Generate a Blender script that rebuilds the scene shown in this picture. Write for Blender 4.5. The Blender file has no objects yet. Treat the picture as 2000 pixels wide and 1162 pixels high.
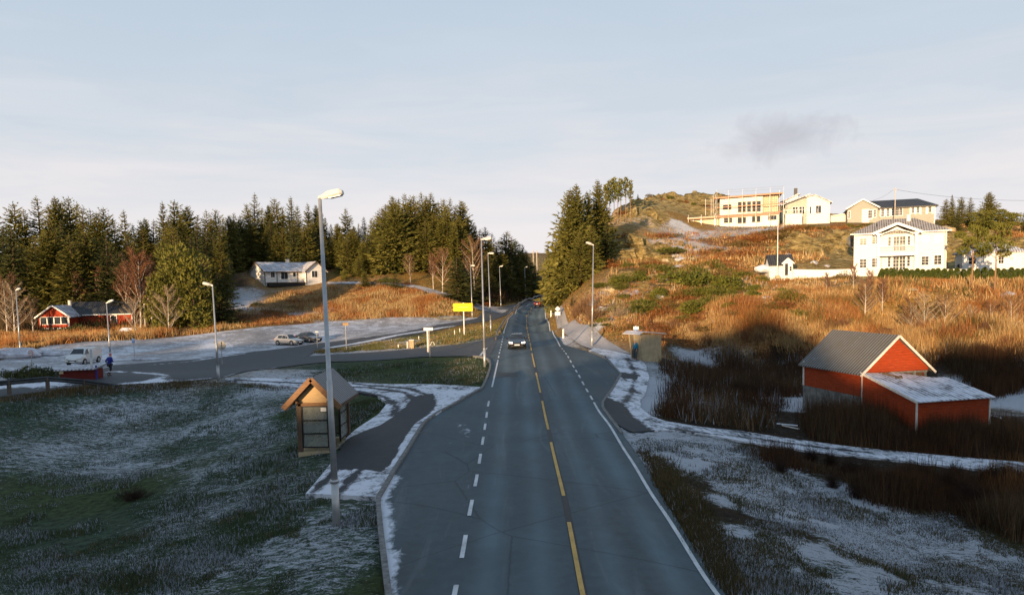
import bpy, math, random
import numpy as np
from mathutils import Vector, Matrix
random.seed(7); RNG = np.random.default_rng(11)
scene = bpy.context.scene
COL = scene.collection
R = math.radians

# ------------------------------------------------------------------ camera
CAMH = 7.7
F = 1400.0
PITCH = math.atan(107/1400.0)
cam_d = bpy.data.cameras.new("camera"); cam = bpy.data.objects.new("camera", cam_d); COL.objects.link(cam)
MCAM = Matrix.Rotation(0.0079, 3, 'Z') @ Matrix.Rotation(math.pi/2-PITCH, 3, 'X') @ Matrix.Rotation(-0.02, 3, 'Z')
cam.matrix_world = Matrix.Translation((0, 0, CAMH)) @ MCAM.to_4x4()
cam_d.sensor_width = 36; cam_d.lens = F/2000*36; cam_d.shift_y = 85/2000.0
cam_d.clip_end = 8000; cam_d.clip_start = 0.1
scene.camera = cam
MC = np.array(MCAM)

def rays(px, py):
    px = np.atleast_1d(np.asarray(px, float)); py = np.atleast_1d(np.asarray(py, float))
    d = np.stack([(px-1000)/F, -(py-666)/F, -np.ones_like(px)], 1)
    d = d @ MC.T
    return d/d[:, 1:2]          # unit step along world Y

def C(px, py, Y):
    d = rays(px, py)[0]
    return np.array([d[0]*Y, Y, CAMH+d[2]*Y])
def PZ(px, py, z):
    d = rays(px, py)[0]; t = (z-CAMH)/d[2]
    return np.array([d[0]*t, t, z])

# ------------------------------------------------------------------ value noise
def _h(ix, iy, s):
    n = (ix.astype(np.int64)*374761393 + iy.astype(np.int64)*668265263 + s*974711) & 0x7fffffff
    n = ((n ^ (n >> 13))*1274126177) & 0x7fffffff
    n = (n ^ (n >> 16)) & 0xffff
    return n/65535.0
def vnoise(x, y, s=0):
    ix = np.floor(x); iy = np.floor(y); fx = x-ix; fy = y-iy
    fx = fx*fx*(3-2*fx); fy = fy*fy*(3-2*fy)
    a = _h(ix, iy, s); b = _h(ix+1, iy, s); c = _h(ix, iy+1, s); d = _h(ix+1, iy+1, s)
    return (a*(1-fx)+b*fx)*(1-fy)+(c*(1-fx)+d*fx)*fy-0.5
def fbm(x, y, o=4, s=0, g=0.5):
    r = 0; a = 1.0
    for i in range(o):
        r = r+a*vnoise(x, y, s+i*17); x = x*2.03+3.1; y = y*2.03+7.7; a *= g
    return r

# ------------------------------------------------------------------ terrain control points
ctl = []
zt_y = [-60, 0, 30, 45, 55, 67, 85, 107, 130, 160, 200, 260]
zt_z = [0, 0, .04, .2, .5, .85, 1.12, 1.4, 1.8, 2.7, 3.6, 4.6]
def zr(Y): return float(np.interp(Y, zt_y, zt_z))
for Y in (-60, -20, 0, 8, 15, 22, 30, 38, 46, 55):
    for X in (-5.5, 1.7, 7.5):
        ctl.append((X, Y, zr(Y)))
_rows = [[(-1.6, 55, .5), (1.7, 55, .5), (5.2, 55, .5)]]+[[tuple(C(*q)) for q in r_] for r_ in [
    [(973, 697, 67), (1040, 697, 67), (1110, 697, 67)], [(983, 665, 84), (1032, 665, 85), (1090, 665, 86)], [(988, 644, 103), (1029, 644, 105), (1073, 644, 107)],
    [(995, 622, 128), (1028, 622, 130), (1065, 622, 132)], [(1012, 601, 158), (1040, 601, 160), (1072, 601, 163)], [(1046, 584, 195), (1066, 587, 196), (1088, 590, 198)], [(1075, 577, 235), (1092, 579, 240), (1110, 581, 245)]]]
for ra, rb in zip(_rows[:-1], _rows[1:]):
    for f_ in (.34, .67, 1.0):
        for p_, q_ in zip(ra, rb): ctl.append(tuple(p_[k]*(1-f_)+q_[k]*f_ for k in range(3)))
ctl.append(tuple(C(1130, 577, 290)))
for px, py, z in [(0, 765, .8), (215, 749, .8), (420, 742, .5), (560, 745, .35), (740, 755, .15), (930, 757, .35),
                  (300, 730, .4), (500, 700, .2), (640, 690, .2), (740, 690, .35), (850, 688, .6), (940, 680, .95), (840, 725, .3), (700, 725, .25),
                  (0, 900, -1.2), (200, 900, -1.7), (400, 860, -1.3), (300, 800, -.7), (100, 815, -.5), (550, 800, -.2), (560, 900, -.35), (500, 1000, -.6),
                  (200, 1050, -1.5), (0, 1150, -1.1), (700, 1100, 0), (450, 1160, -.5), (640, 1030, -.08), (600, 880, 0), (680, 870, 0), (740, 940, 0), (800, 830, .05), (690, 800, 0),
                  (150, 712, 0), (70, 700, .3), (200, 665, 1.2), (400, 680, .1), (400, 654, 1.2), (565, 673, 0.05), (640, 628, 2.0), (640, 650, .9), (483, 665, .6), (300, 700, .15), (483, 643, 1.7),
                  (760, 655, 1.0), (760, 625, 2.0), (880, 622, 2.0), (880, 650, 1.15), (960, 612, 2.3), (960, 640, 1.5), (820, 670, .8), (700, 675, .5),
                  (1300, 900, -.2), (1400, 1000, -.4), (1600, 1000, -1.4), (1900, 1150, -1.6), (1250, 835, -.02), (1400, 846, -.5), (1550, 868, -.9), (1750, 892, -1.2), (2000, 915, -1.4),
                  (1700, 1150, -1.0), (1550, 1150, -.6), (1450, 1162, -.25), (1800, 1000, -1.7), (1300, 780, -.6), (1400, 760, -.9), (1500, 800, -1.0), (1620, 800, -1.2),
                  (1400, 700, -.8), (1550, 700, -.7), (1750, 835, -1.3), (1925, 815, -1.3), (1950, 750, -1.0), (1900, 700, -.6), (1750, 690, -.6), (2000, 690, -.3),
                  (1250, 700, .6), (1300, 690, .2), (1180, 692, .85), (1160, 670, 1.15), (1120, 640, 1.6), (1215, 740, .3), (1265, 740, .1), (1180, 800, 0.03)]:
    ctl.append(tuple(PZ(px, py, z)))
for px, py, Y in [(520, 553, 152), (600, 549, 158), (430, 545, 150), (300, 640, 122), (560, 600, 140), (440, 610, 130), (700, 548, 157), (800, 562, 152), (870, 590, 140), (930, 600, 142),
                  (700, 590, 143), (780, 595, 141), (880, 540, 165), (960, 560, 172), (1000, 577, 190), (1040, 560, 225), (1085, 562, 280), (640, 510, 178), (800, 500, 182), (900, 500, 187),
                  (300, 570, 148), (100, 600, 140), (0, 600, 136), (0, 655, 108), (120, 648, 116), (230, 640, 122),
                  (1200, 620, 85), (1150, 612, 95), (1300, 625, 88), (1400, 635, 83), (1500, 645, 79), (1600, 645, 77), (1750, 645, 74), (1900, 645, 71), (2000, 645, 69),
                  (1150, 570, 106), (1250, 560, 101), (1250, 522, 115), (1350, 532, 108), (1450, 572, 94), (1450, 525, 109), (1400, 500, 118), (1550, 565, 94), (1600, 544, 99), (1530, 545, 99.5),
                  (1665, 533, 102), (1750, 546, 96), (1950, 552, 94), (1850, 592, 84), (1700, 592, 85), (1600, 505, 113), (1620, 462, 130), (1550, 442, 149), (1450, 449, 150), (1350, 452, 152),
                  (1750, 440, 155), (1850, 440, 152), (1950, 450, 150), (1990, 500, 125), (1990, 527, 104), (1860, 529, 104), (1760, 531, 103), (1760, 531.5, 112),
                  (1300, 452, 150), (1200, 442, 150), (1200, 412, 162), (1300, 385, 186), (1245, 398, 180), (1380, 384, 190), (1380, 425, 172), (1240, 470, 135), (1240, 502, 124), (1190, 502, 126),
                  (1180, 452, 146), (1110, 572, 116), (1100, 595, 115), (1120, 622, 101), (1320, 480, 130), (1500, 480, 128), (1720, 436, 152), (1560, 435, 165), (1700, 428, 170), (1150, 480, 140), (1120, 540, 150), (1110, 560, 200)]:
    ctl.append(tuple(C(px, py, Y)))
ctl += [(-150, 200, 13), (-80, 240, 18), (0, 320, 14), (-200, 120, 7), (-150, 60, 2), (-100, 40, 1), (-60, 20, 0), (-60, -20, 0), (-120, -20, 0), (60, -20, -1), (30, 260, 12), (80, 260, 24), (150, 260, 20),
        (150, 150, 17), (120, 100, 9), (100, 60, 1), (80, 20, -1.5), (50, 10, -1.5), (200, 60, 3), (25, 5, -.6), (-30, 8, -.8), (-250, 250, 14), (250, 250, 20), (0, 450, 16), (-250, 450, 18), (250, 450, 20), (-300, -60, 2), (300, -60, 2), (-300, 100, 9), (300, 100, 9)]
ctl = np.array(ctl)
# merge near-duplicates
keep = []
for i in range(len(ctl)):
    if all((ctl[i, 0]-ctl[j, 0])**2+(ctl[i, 1]-ctl[j, 1])**2 > 1.2**2 for j in keep): keep.append(i)
ctl = ctl[keep]
def _phi(r2): return np.sqrt(r2+5.0**2)
d2 = ((ctl[:, None, :2]-ctl[None, :, :2])**2).sum(-1)
n = len(ctl)
A = np.zeros((n+1, n+1)); A[:n, :n] = _phi(d2)-np.eye(n)*0.15; A[:n, n] = 1; A[n, :n] = 1
W = np.linalg.solve(A, np.append(ctl[:, 2], 0))
GX0, GX1, GY0, GY1 = -300, 300, -60, 460
gx = np.arange(GX0, GX1+1.0); gy = np.arange(GY0, GY1+1.0)
GZ = np.zeros((len(gy), len(gx)))
for i, yy in enumerate(gy):
    dd = (gx[:, None]-ctl[None, :, 0])**2+(yy-ctl[None, :, 1])**2
    GZ[i] = _phi(dd) @ W[:n]+W[n]
def Hs(x, y):
    x = np.asarray(x, float); y = np.asarray(y, float)
    u = np.clip(x, GX0, GX1-1e-6)-GX0; v = np.clip(y, GY0, GY1-1e-6)-GY0
    i = np.floor(u).astype(int); j = np.floor(v).astype(int); i = np.minimum(i, len(gx)-2); j = np.minimum(j, len(gy)-2)
    fu = u-i; fv = v-j
    return (GZ[j, i]*(1-fu)+GZ[j, i+1]*fu)*(1-fv)+(GZ[j+1, i]*(1-fu)+GZ[j+1, i+1]*fu)*fv
_T = np.concatenate([np.arange(8, 60, .5), np.arange(60, 200, 1.0), np.arange(200, 455, 3.0)])
def G(px, py):
    """where the view ray through a pixel of the photograph meets the smooth ground"""
    d = rays(px, py); N = len(d)
    hit = np.full(N, 450.0); lo = np.full(N, 8.0); done = np.zeros(N, bool)
    prev = 8.0
    for t in _T:
        below = (CAMH+d[:, 2]*t) < Hs(d[:, 0]*t, np.full(N, t))
        new = below & ~done
        hit[new] = t; lo[new] = prev; done |= new; prev = t
    hi = hit.copy(); lo[~done] = hit[~done]
    for _ in range(12):
        m = (lo+hi)/2; b = (CAMH+d[:, 2]*m) < Hs(d[:, 0]*m, m)
        hi = np.where(b, m, hi); lo = np.where(b, lo, m)
    return np.stack([d[:, 0]*hi, hi, Hs(d[:, 0]*hi, hi)], 1)
def g1(px, py): return G([px], [py])[0]

# ------------------------------------------------------------------ ribbons (roads and paths), pixel outlines -> world
def resample(P, n):
    P = np.asarray(P, float); s = np.r_[0, np.cumsum(np.hypot(*np.diff(P[:, :2], axis=0).T))]
    t = np.linspace(0, s[-1], n); return np.stack([np.interp(t, s, P[:, k]) for k in range(2)], 1)
def ribbon_pts(pairs, pre=None, step=1.0, smooth=True):
    q_ = lambda p: C(*p)[:2] if len(p) == 3 else G([p[0]], [p[1]])[0, :2]
    L = np.array([q_(p[0]) for p in pairs]); Rr = np.array([q_(p[1]) for p in pairs])
    if pre is not None:
        L = np.vstack([[q[0] for q in pre], L]); Rr = np.vstack([[q[1] for q in pre], Rr])
    m = (L+Rr)/2; s = np.r_[0, np.cumsum(np.hypot(*np.diff(m, axis=0).T)+.05)]
    t = np.linspace(0, s[-1], max(4, int(s[-1]/step)))
    f = lambda P: np.stack([np.interp(t, s, P[:, k]) for k in range(2)], 1)
    return f(L), f(Rr)
RIB = {}
RIB['main'] = ribbon_pts([((762, 1190), (1440, 1190)), ((759, 1162), (1418, 1162)), ((745, 1050), (1342, 1050)), ((737, 978), (1297, 978)), ((770, 922), (1268, 922)), ((800, 875), (1236, 875)), ((829, 827), (1198, 827)),
    ((855, 808), (1183, 808)), ((885, 793), (1176, 793)), ((920, 772), (1190, 770)), ((942, 760), (1198, 757)), ((950, 740), (1213, 733)), ((957, 722), (1200, 718)), ((958, 710), (1186, 703)), ((950, 701), (1165, 693)), ((946, 697), (1150, 688)), ((952, 688), (1128, 681)), ((962, 676), (1100, 673)),
    ((970, 662), (1092, 660)), ((978, 653), (1081, 648)), ((984, 644), (1075, 638)), ((990, 630), (1068, 625)), ((998, 616), (1066, 612)), ((1010, 602), (1070, 603)), ((1024, 593), (1080, 597)), ((1045, 584, 195), (1090, 590, 198)), ((1074, 577, 235), (1112, 581, 245)), ((1110, 572, 290), (1160, 577, 300))],
    pre=[((-4.6, -30), (5.6, -30)), ((-4.6, 0), (5.6, 0))], step=.8)
RIB['side'] = ribbon_pts([((976, 655), (956, 702)), ((940, 666), (946, 699)), ((904, 672), (900, 696)), ((801, 682), (828, 697)), ((731, 688), (721, 705)), ((660, 692), (644, 707)), ((590, 697), (595, 712)), ((540, 702), (540, 719))])
RIB['upper'] = ribbon_pts([((1060, 578), (1064, 581)), ((1040, 586), (1043, 590)), ((1008, 595), (1005, 606)), ((966, 605), (986, 617)), ((931, 622), (955, 627)), ((863, 633), (890, 637)), ((780, 650), (800, 655)), ((731, 658), (731, 667)), ((617, 671), (620, 684)), ((494, 687), (560, 716)),
    ((380, 702), (483, 725)), ((310, 707), (440, 737)), ((206, 715), (380, 743)), ((184, 720), (227, 752)), ((110, 730), (110, 762)), ((0, 745), (0, 776)), ((-150, 750), (-150, 790))])
RIB['lot'] = ribbon_pts([((935, 620), (935, 623)), ((876, 621), (880, 632)), ((760, 620), (760, 654)), ((640, 628), (640, 669)), ((483, 642), (483, 689)), ((380, 654), (380, 703)), ((268, 664), (268, 711)), ((165, 668), (165, 724)), ((90, 676), (90, 733)), ((0, 705), (0, 745)), ((-120, 715), (-120, 750))])
RIB['pave'] = ribbon_pts([((440, 741), (440, 745)), ((500, 741), (500, 750)), ((560, 742), (560, 757)), ((620, 746), (640, 763)), ((700, 750), (690, 768)), ((800, 753), (735, 775)), ((880, 755), (757, 790)), ((940, 759), (740, 812)), ((900, 784), (705, 835)), ((860, 807), (692, 845)),
    ((829, 827), (678, 858)), ((800, 873), (668, 880)), ((770, 921), (650, 905)), ((737, 977), (597, 970))], step=.35)
RIB['rpath'] = ribbon_pts([((1150, 685), (1160, 680)), ((1182, 696), (1245, 697)), ((1198, 712), (1262, 715)), ((1213, 733), (1268, 738)), ((1195, 762), (1262, 765)), ((1177, 790), (1250, 785)), ((1183, 808), (1254, 800)), ((1198, 827), (1275, 815)), ((1235, 846), (1300, 824)), ((1300, 841), (1360, 834)), ((1400, 853), (1450, 843)),
    ((1480, 868), (1560, 860)), ((1600, 884), (1650, 872)), ((1750, 900), (1800, 887)), ((2000, 926), (2010, 905)), ((2200, 940), (2210, 915))], step=.4)
RIB['gravel'] = ribbon_pts([((1076, 608), (1082, 601)), ((1086, 626), (1105, 617)), ((1098, 645), (1130, 632)), ((1112, 660), (1170, 652)), ((1130, 672), (1205, 676)), ((1165, 684), (1235, 692))])
RIB['hillpath'] = ribbon_pts([((1000, 603), (962, 610)), ((930, 592), (912, 600)), ((905, 583), (890, 590)), ((862, 570), (852, 577)), ((822, 559), (812, 563)), ((760, 552), (755, 556)), ((640, 551), (640, 555))])
POLY = {k: np.vstack([v[0][::2], v[1][::-2]]) for k, v in RIB.items()}
def seg_dist(P, poly):
    """distance to outline, and inside flag"""
    x = P[:, 0]; y = P[:, 1]; best = np.full(len(P), 1e9); ins = np.zeros(len(P), bool)
    a = poly; b = np.roll(poly, -1, 0)
    for (x1, y1), (x2, y2) in zip(a, b):
        dx, dy = x2-x1, y2-y1; L = dx*dx+dy*dy+1e-9
        t = np.clip(((x-x1)*dx+(y-y1)*dy)/L, 0, 1)
        best = np.minimum(best, (x-x1-t*dx)**2+(y-y1-t*dy)**2)
        c = ((y1 > y) != (y2 > y)); c &= x < (x2-x1)*(y-y1)/(y2-y1+1e-12)+x1
        ins ^= c
    return np.sqrt(best), ins
def strip_dist(P, key):
    """signed (positive inside) using the union of the ribbon's quads - robust for folded outlines"""
    poly = POLY[key]; mn = poly.min(0)-6; mx = poly.max(0)+6
    out = np.full(len(P), -6.0)
    m = (P[:, 0] > mn[0]) & (P[:, 0] < mx[0]) & (P[:, 1] > mn[1]) & (P[:, 1] < mx[1])
    if m.any():
        d, ins = seg_dist(P[m], poly); out[m] = np.where(ins, d, -np.minimum(d, 6))
    return out
def paved(P):
    r = np.full(len(P), -6.0)
    for k in RIB: r = np.maximum(r, strip_dist(P, k))
    return r
# pads of buildings: keep ground calm there (x, y, radius)
PADS = []
# ------------------------------------------------------------------ ground zones   colour, frost, rock/roughness
ZT = {'F': ((.046, .080, .052), .49, .05), 'F2': ((.055, .055, .026), .66, .06), 'G': ((.050, .080, .030), .26, .04), 'R': ((.24, .105, .035), .10, .14), 'S': ((.28, .19, .09), .34, .16),
      'K': ((.30, .22, .11), .12, .60), 'H': ((.14, .10, .035), .10, .34), 'D': ((.030, .020, .012), .22, .12), 'W': ((.28, .24, .20), .58, .12), 'V': ((.42, .34, .25), .36, .40), 'Y': ((.26, .17, .05), .12, .10), 'T': ((.02, .018, .01), .02, .1)}
zc = [(100, 820, 'F'), (300, 900, 'F'), (300, 1050, 'F'), (600, 1050, 'F'), (560, 900, 'F'), (60, 1100, 'F'), (500, 800, 'F'), (450, 770, 'F'), (200, 780, 'F'), (700, 1040, 'F'), (740, 1140, 'G'), (550, 830, 'F'), (30, 790, 'F'), (200, 960, 'G'),
      (660, 800, 'G'), (800, 720, 'G'), (700, 722, 'G'), (900, 730, 'G'), (560, 730, 'W'), (640, 720, 'F'), (930, 650, 'G'), (870, 665, 'G'), (800, 672, 'W'), (700, 680, 'W'), (620, 688, 'W'), (950, 640, 'Y'),
      (250, 735, 'W'), (100, 640, 'R'), (30, 665, 'R'), (250, 650, 'Y'), (350, 645, 'R'), (180, 655, 'S'), (430, 640, 'Y'), (520, 625, 'R'), (600, 612, 'W'), (700, 600, 'R'), (680, 575, 'R'), (800, 590, 'R'), (600, 625, 'R'), (760, 612, 'S'), (860, 600, 'Y'), (650, 620, 'S'), (480, 580, 'W'), (520, 595, 'W'), (450, 620, 'D'),
      (560, 590, 'S'), (440, 560, 'D'), (550, 560, 'S'), (640, 555, 'S'), (750, 560, 'S'), (700, 530, 'Y'), (800, 540, 'Y'), (900, 570, 'Y'), (940, 590, 'Y'), (960, 560, 'H'), (300, 600, 'T'), (150, 600, 'T'), (50, 600, 'T'), (1020, 575, 'T'), (1050, 560, 'T'), (820, 500, 'T'), (600, 510, 'T'), (430, 520, 'H'), (980, 595, 'Y'),
      (1350, 900, 'F2'), (1500, 960, 'F2'), (1700, 1060, 'F2'), (1900, 1100, 'F2'), (1600, 1140, 'F2'), (1420, 1080, 'G'), (1500, 1130, 'F'), (1380, 1000, 'D'), (1290, 880, 'F2'), (1300, 925, 'D'), (1450, 980, 'F2'), (1400, 935, 'F2'), (1500, 1070, 'F2'), (1350, 890, 'F2'), (1750, 1000, 'F2'), (1500, 900, 'F2'), (1960, 1140, 'F2'),
      (1800, 950, 'D'), (1950, 1000, 'D'), (1650, 920, 'D'), (1500, 840, 'D'), (1350, 800, 'F2'), (1300, 760, 'F2'), (1420, 790, 'F2'), (1500, 790, 'F2'), (1450, 730, 'D'), (1350, 720, 'D'), (1550, 740, 'D'), (1620, 820, 'D'), (1350, 690, 'F2'), (1450, 685, 'S'), (1550, 680, 'D'),
      (1900, 720, 'D'), (1970, 730, 'W'), (1960, 770, 'W'), (1850, 700, 'D'), (1950, 850, 'D'), (1290, 715, 'F2'), (1170, 660, 'W'), (1200, 650, 'Y'), (1150, 640, 'W'),
      (1250, 640, 'R'), (1350, 640, 'R'), (1400, 620, 'S'), (1450, 600, 'S'), (1500, 610, 'R'), (1550, 600, 'R'), (1600, 640, 'R'), (1700, 640, 'R'), (1800, 650, 'R'), (1900, 660, 'R'), (1850, 610, 'Y'), (1750, 600, 'Y'), (1950, 600, 'Y'), (1980, 570, 'S'), (1800, 565, 'S'), (1700, 560, 'S'), (1600, 560, 'S'),
      (1500, 560, 'Y'), (1420, 590, 'Y'), (1350, 600, 'R'), (1250, 600, 'Y'), (1180, 600, 'Y'), (1130, 600, 'Y'), (1170, 570, 'S'), (1200, 565, 'W'), (1130, 620, 'S'), (1250, 560, 'H'), (1300, 530, 'H'), (1350, 560, 'H'), (1400, 560, 'H'), (1400, 530, 'H'), (1250, 535, 'H'), (1300, 580, 'R'), (1450, 550, 'H'), (1500, 540, 'Y'), (1350, 520, 'R'), (1450, 500, 'R'),
      (1210, 500, 'K'), (1240, 470, 'K'), (1260, 490, 'K'), (1220, 455, 'Y'), (1230, 520, 'Y'), (1280, 505, 'K'), (1190, 430, 'V'), (1240, 430, 'V'), (1280, 440, 'V'), (1320, 440, 'W'), (1300, 400, 'K'), (1350, 400, 'K'), (1270, 410, 'K'), (1330, 430, 'Y'), (1300, 425, 'K'),
      (1380, 460, 'W'), (1340, 480, 'W'), (1420, 455, 'W'), (1460, 450, 'W'), (1320, 490, 'W'), (1450, 470, 'R'), (1500, 460, 'R'), (1550, 460, 'Y'), (1600, 455, 'H'), (1480, 490, 'H'), (1550, 485, 'K'), (1620, 490, 'K'), (1600, 510, 'K'), (1560, 505, 'Y'), (1640, 520, 'K'), (1640, 470, 'K'),
      (1970, 480, 'K'), (1960, 500, 'K'), (1900, 450, 'Y'), (1850, 445, 'Y'), (1990, 460, 'Y')]
_zp = G([c[0] for c in zc], [c[1] for c in zc])[:, :2]
_zv = np.array([list(ZT[c[2]][0])+[ZT[c[2]][1], ZT[c[2]][2]] for c in zc])
_ex = [(-60, 15, 'F'), (-30, 8, 'F'), (-10, 10, 'F'), (12, 12, 'F2'), (30, 15, 'F2'), (70, 30, 'F2'), (0, -20, 'G'), (100, 80, 'H'), (150, 150, 'H'), (0, 400, 'H'), (-200, 200, 'T'), (-150, 120, 'T'), (150, 300, 'H'), (-100, 60, 'S'), (60, 300, 'K'), (-40, 330, 'T')]
_zp = np.vstack([_zp, [(e[0], e[1]) for e in _ex]]); _zv = np.vstack([_zv, [list(ZT[e[2]][0])+[ZT[e[2]][1], ZT[e[2]][2]] for e in _ex]])
def zones(P, warp=True):
    P = np.asarray(P, float)[:, :2]
    if warp:
        P = P+np.stack([fbm(P[:, 0]/5, P[:, 1]/5, 3, 5), fbm(P[:, 0]/5, P[:, 1]/5, 3, 91)], 1)*(3.0+P[:, 1:2].clip(0, 150)*.03)
    out = np.zeros((len(P), 5))
    for a in range(0, len(P), 20000):
        q = P[a:a+20000]
        d = ((q[:, None, :]-_zp[None])**2).sum(-1)+.3
        w = d**-2.5
        out[a:a+20000] = (w @ _zv)/w.sum(1)[:, None]
    return out
def rough(x, y, z5, pv):
    """terrain relief on top of the smooth ground"""
    amp = z5[:, 4]
    k = np.clip(-pv/1.2, 0, 1)
    for (cx, cy, r) in PADS: k = k*np.clip((np.hypot(x-cx, y-cy)-r)/3, 0, 1)
    n_ = fbm(x/7, y/7, 4, 3)*2.2*amp+fbm(x/1.7, y/1.7, 3, 8)*(.10+.5*amp)
    rk = np.clip(amp-.25, 0, 1)*2.5
    led = 1-((fbm(x/9, y/9, 3, 44)*3+(x*.06+y*.19)) % 1); led2 = 1-((fbm(x/4, y/4, 3, 54)*2+(x*.15+y*.45)) % 1)
    return (n_+rk*(led*2.0+led2*.8)-rk*1.0)*k
def HG(x, y):
    x = np.atleast_1d(np.asarray(x, float)); y = np.atleast_1d(np.asarray(y, float)); P = np.stack([x, y], 1)
    pv = paved(P)
    return Hs(x, y)+rough(x, y, zones(P), pv)
def zg(x, y): return float(HG(x, y)[0])
# ------------------------------------------------------------------ materials
def mat(name):
    m = bpy.data.materials.new(name); m.use_nodes = True
    nt = m.node_tree; b = nt.nodes['Principled BSDF']; return m, nt, b
def nd(nt, t, **kw):
    n = nt.nodes.new(t)
    for k, v in kw.items():
        if k in n.inputs.keys() if hasattr(n.inputs, 'keys') else False: n.inputs[k].default_value = v
        else: setattr(n, k, v)
    return n
def noise(nt, scale, detail=4, rough=.55, dist=0, vec=None):
    n = nt.nodes.new('ShaderNodeTexNoise'); n.inputs['Scale'].default_value = scale; n.inputs['Detail'].default_value = detail
    n.inputs['Roughness'].default_value = rough; n.inputs['Distortion'].default_value = dist
    if vec is not None: nt.links.new(vec, n.inputs['Vector'])
    return n
def mapr(nt, v, a, b, c=0, d=1):
    n = nt.nodes.new('ShaderNodeMapRange'); n.inputs[1].default_value = a; n.inputs[2].default_value = b; n.inputs[3].default_value = c; n.inputs[4].default_value = d
    nt.links.new(v, n.inputs[0]); return n.outputs[0]
def mathn(nt, op, a, b=None):
    n = nt.nodes.new('ShaderNodeMath'); n.operation = op
    for i, v in enumerate((a, b)):
        if v is None: continue
        if isinstance(v, (int, float)): n.inputs[i].default_value = v
        else: nt.links.new(v, n.inputs[i])
    return n.outputs[0]
def mixc(nt, f, a, b, mode='MIX'):
    n = nt.nodes.new('ShaderNodeMix'); n.data_type = 'RGBA'; n.blend_type = mode
    for s, v in ((n.inputs[0], f), (n.inputs[6], a), (n.inputs[7], b)):
        if isinstance(v, (int, float)): s.default_value = v
        elif isinstance(v, tuple): s.default_value = (*v, 1) if len(v) == 3 else v
        else: nt.links.new(v, s)
    return n.outputs[2]
def objvec(nt, scale=None, world=False):
    if world:
        g = nt.nodes.new('ShaderNodeNewGeometry'); o = g.outputs['Position']
    else:
        tc = nt.nodes.new('ShaderNodeTexCoord'); o = tc.outputs['Object']
    if scale:
        mp = nt.nodes.new('ShaderNodeMapping'); mp.inputs['Scale'].default_value = scale; nt.links.new(o, mp.inputs[0]); o = mp.outputs[0]
    return o
def bump(nt, b, h, s=.3, d=.05):
    n = nt.nodes.new('ShaderNodeBump'); n.inputs['Strength'].default_value = s; n.inputs['Distance'].default_value = d
    nt.links.new(h, n.inputs['Height']); nt.links.new(n.outputs[0], b.inputs['Normal'])
def attr(nt, name, out='Color'):
    n = nt.nodes.new('ShaderNodeAttribute'); n.attribute_name = name; return n.outputs[out]
def simple(name, col, rough=.6, metal=0, var=.25, vs=3.0, bmp=0, spec=.4, stretch=None):
    """paint / wood / stone etc. with mottled wear"""
    m, nt, b = mat(name); v = objvec(nt, stretch)
    n = noise(nt, vs, 5, .6, vec=v)
    f = mapr(nt, n.outputs[0], .3, .7)
    nt.links.new(mixc(nt, f, tuple(c*(1-var) for c in col), tuple(min(1, c*(1+var)) for c in col)), b.inputs['Base Color'])
    b.inputs['Roughness'].default_value = rough; b.inputs['Metallic'].default_value = metal; b.inputs['Specular IOR Level'].default_value = spec
    if bmp: bump(nt, b, n.outputs[0], bmp, .03)
    return m
def boards(name, col, pitch=.14, axis=2, col2=None, wear=.25, rough=.75):
    """painted timber cladding: board lines along one axis, wear showing through"""
    m, nt, b = mat(name); v = objvec(nt)
    s = nt.nodes.new('ShaderNodeSeparateXYZ'); nt.links.new(v, s.inputs[0])
    q = mathn(nt, 'FRACT', mathn(nt, 'MULTIPLY', s.outputs[axis], 1/pitch))
    line = mapr(nt, q, 0, .12)
    n = noise(nt, 2.2, 6, .65, vec=objvec(nt, (1, 1, 5) if axis == 2 else (5, 5, 1)))
    c1 = mixc(nt, mapr(nt, n.outputs[0], .35, .65), tuple(c*.75 for c in col), tuple(min(1, c*1.15) for c in col))
    n2 = noise(nt, 9, 6, .7, vec=objvec(nt, (.6, .6, 3) if axis == 2 else (3, 3, .6)))
    c2 = mixc(nt, mathn(nt, 'MULTIPLY', mapr(nt, n2.outputs[0], .58, .7), wear*2.5), c1, col2 or tuple(c*.5 for c in col))
    c3 = mixc(nt, line, tuple(c*.45 for c in col), c2)
    nt.links.new(c3, b.inputs['Base Color']); b.inputs['Roughness'].default_value = rough; b.inputs['Specular IOR Level'].default_value = .25
    bump(nt, b, line, .5, .02)
    return m

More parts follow.
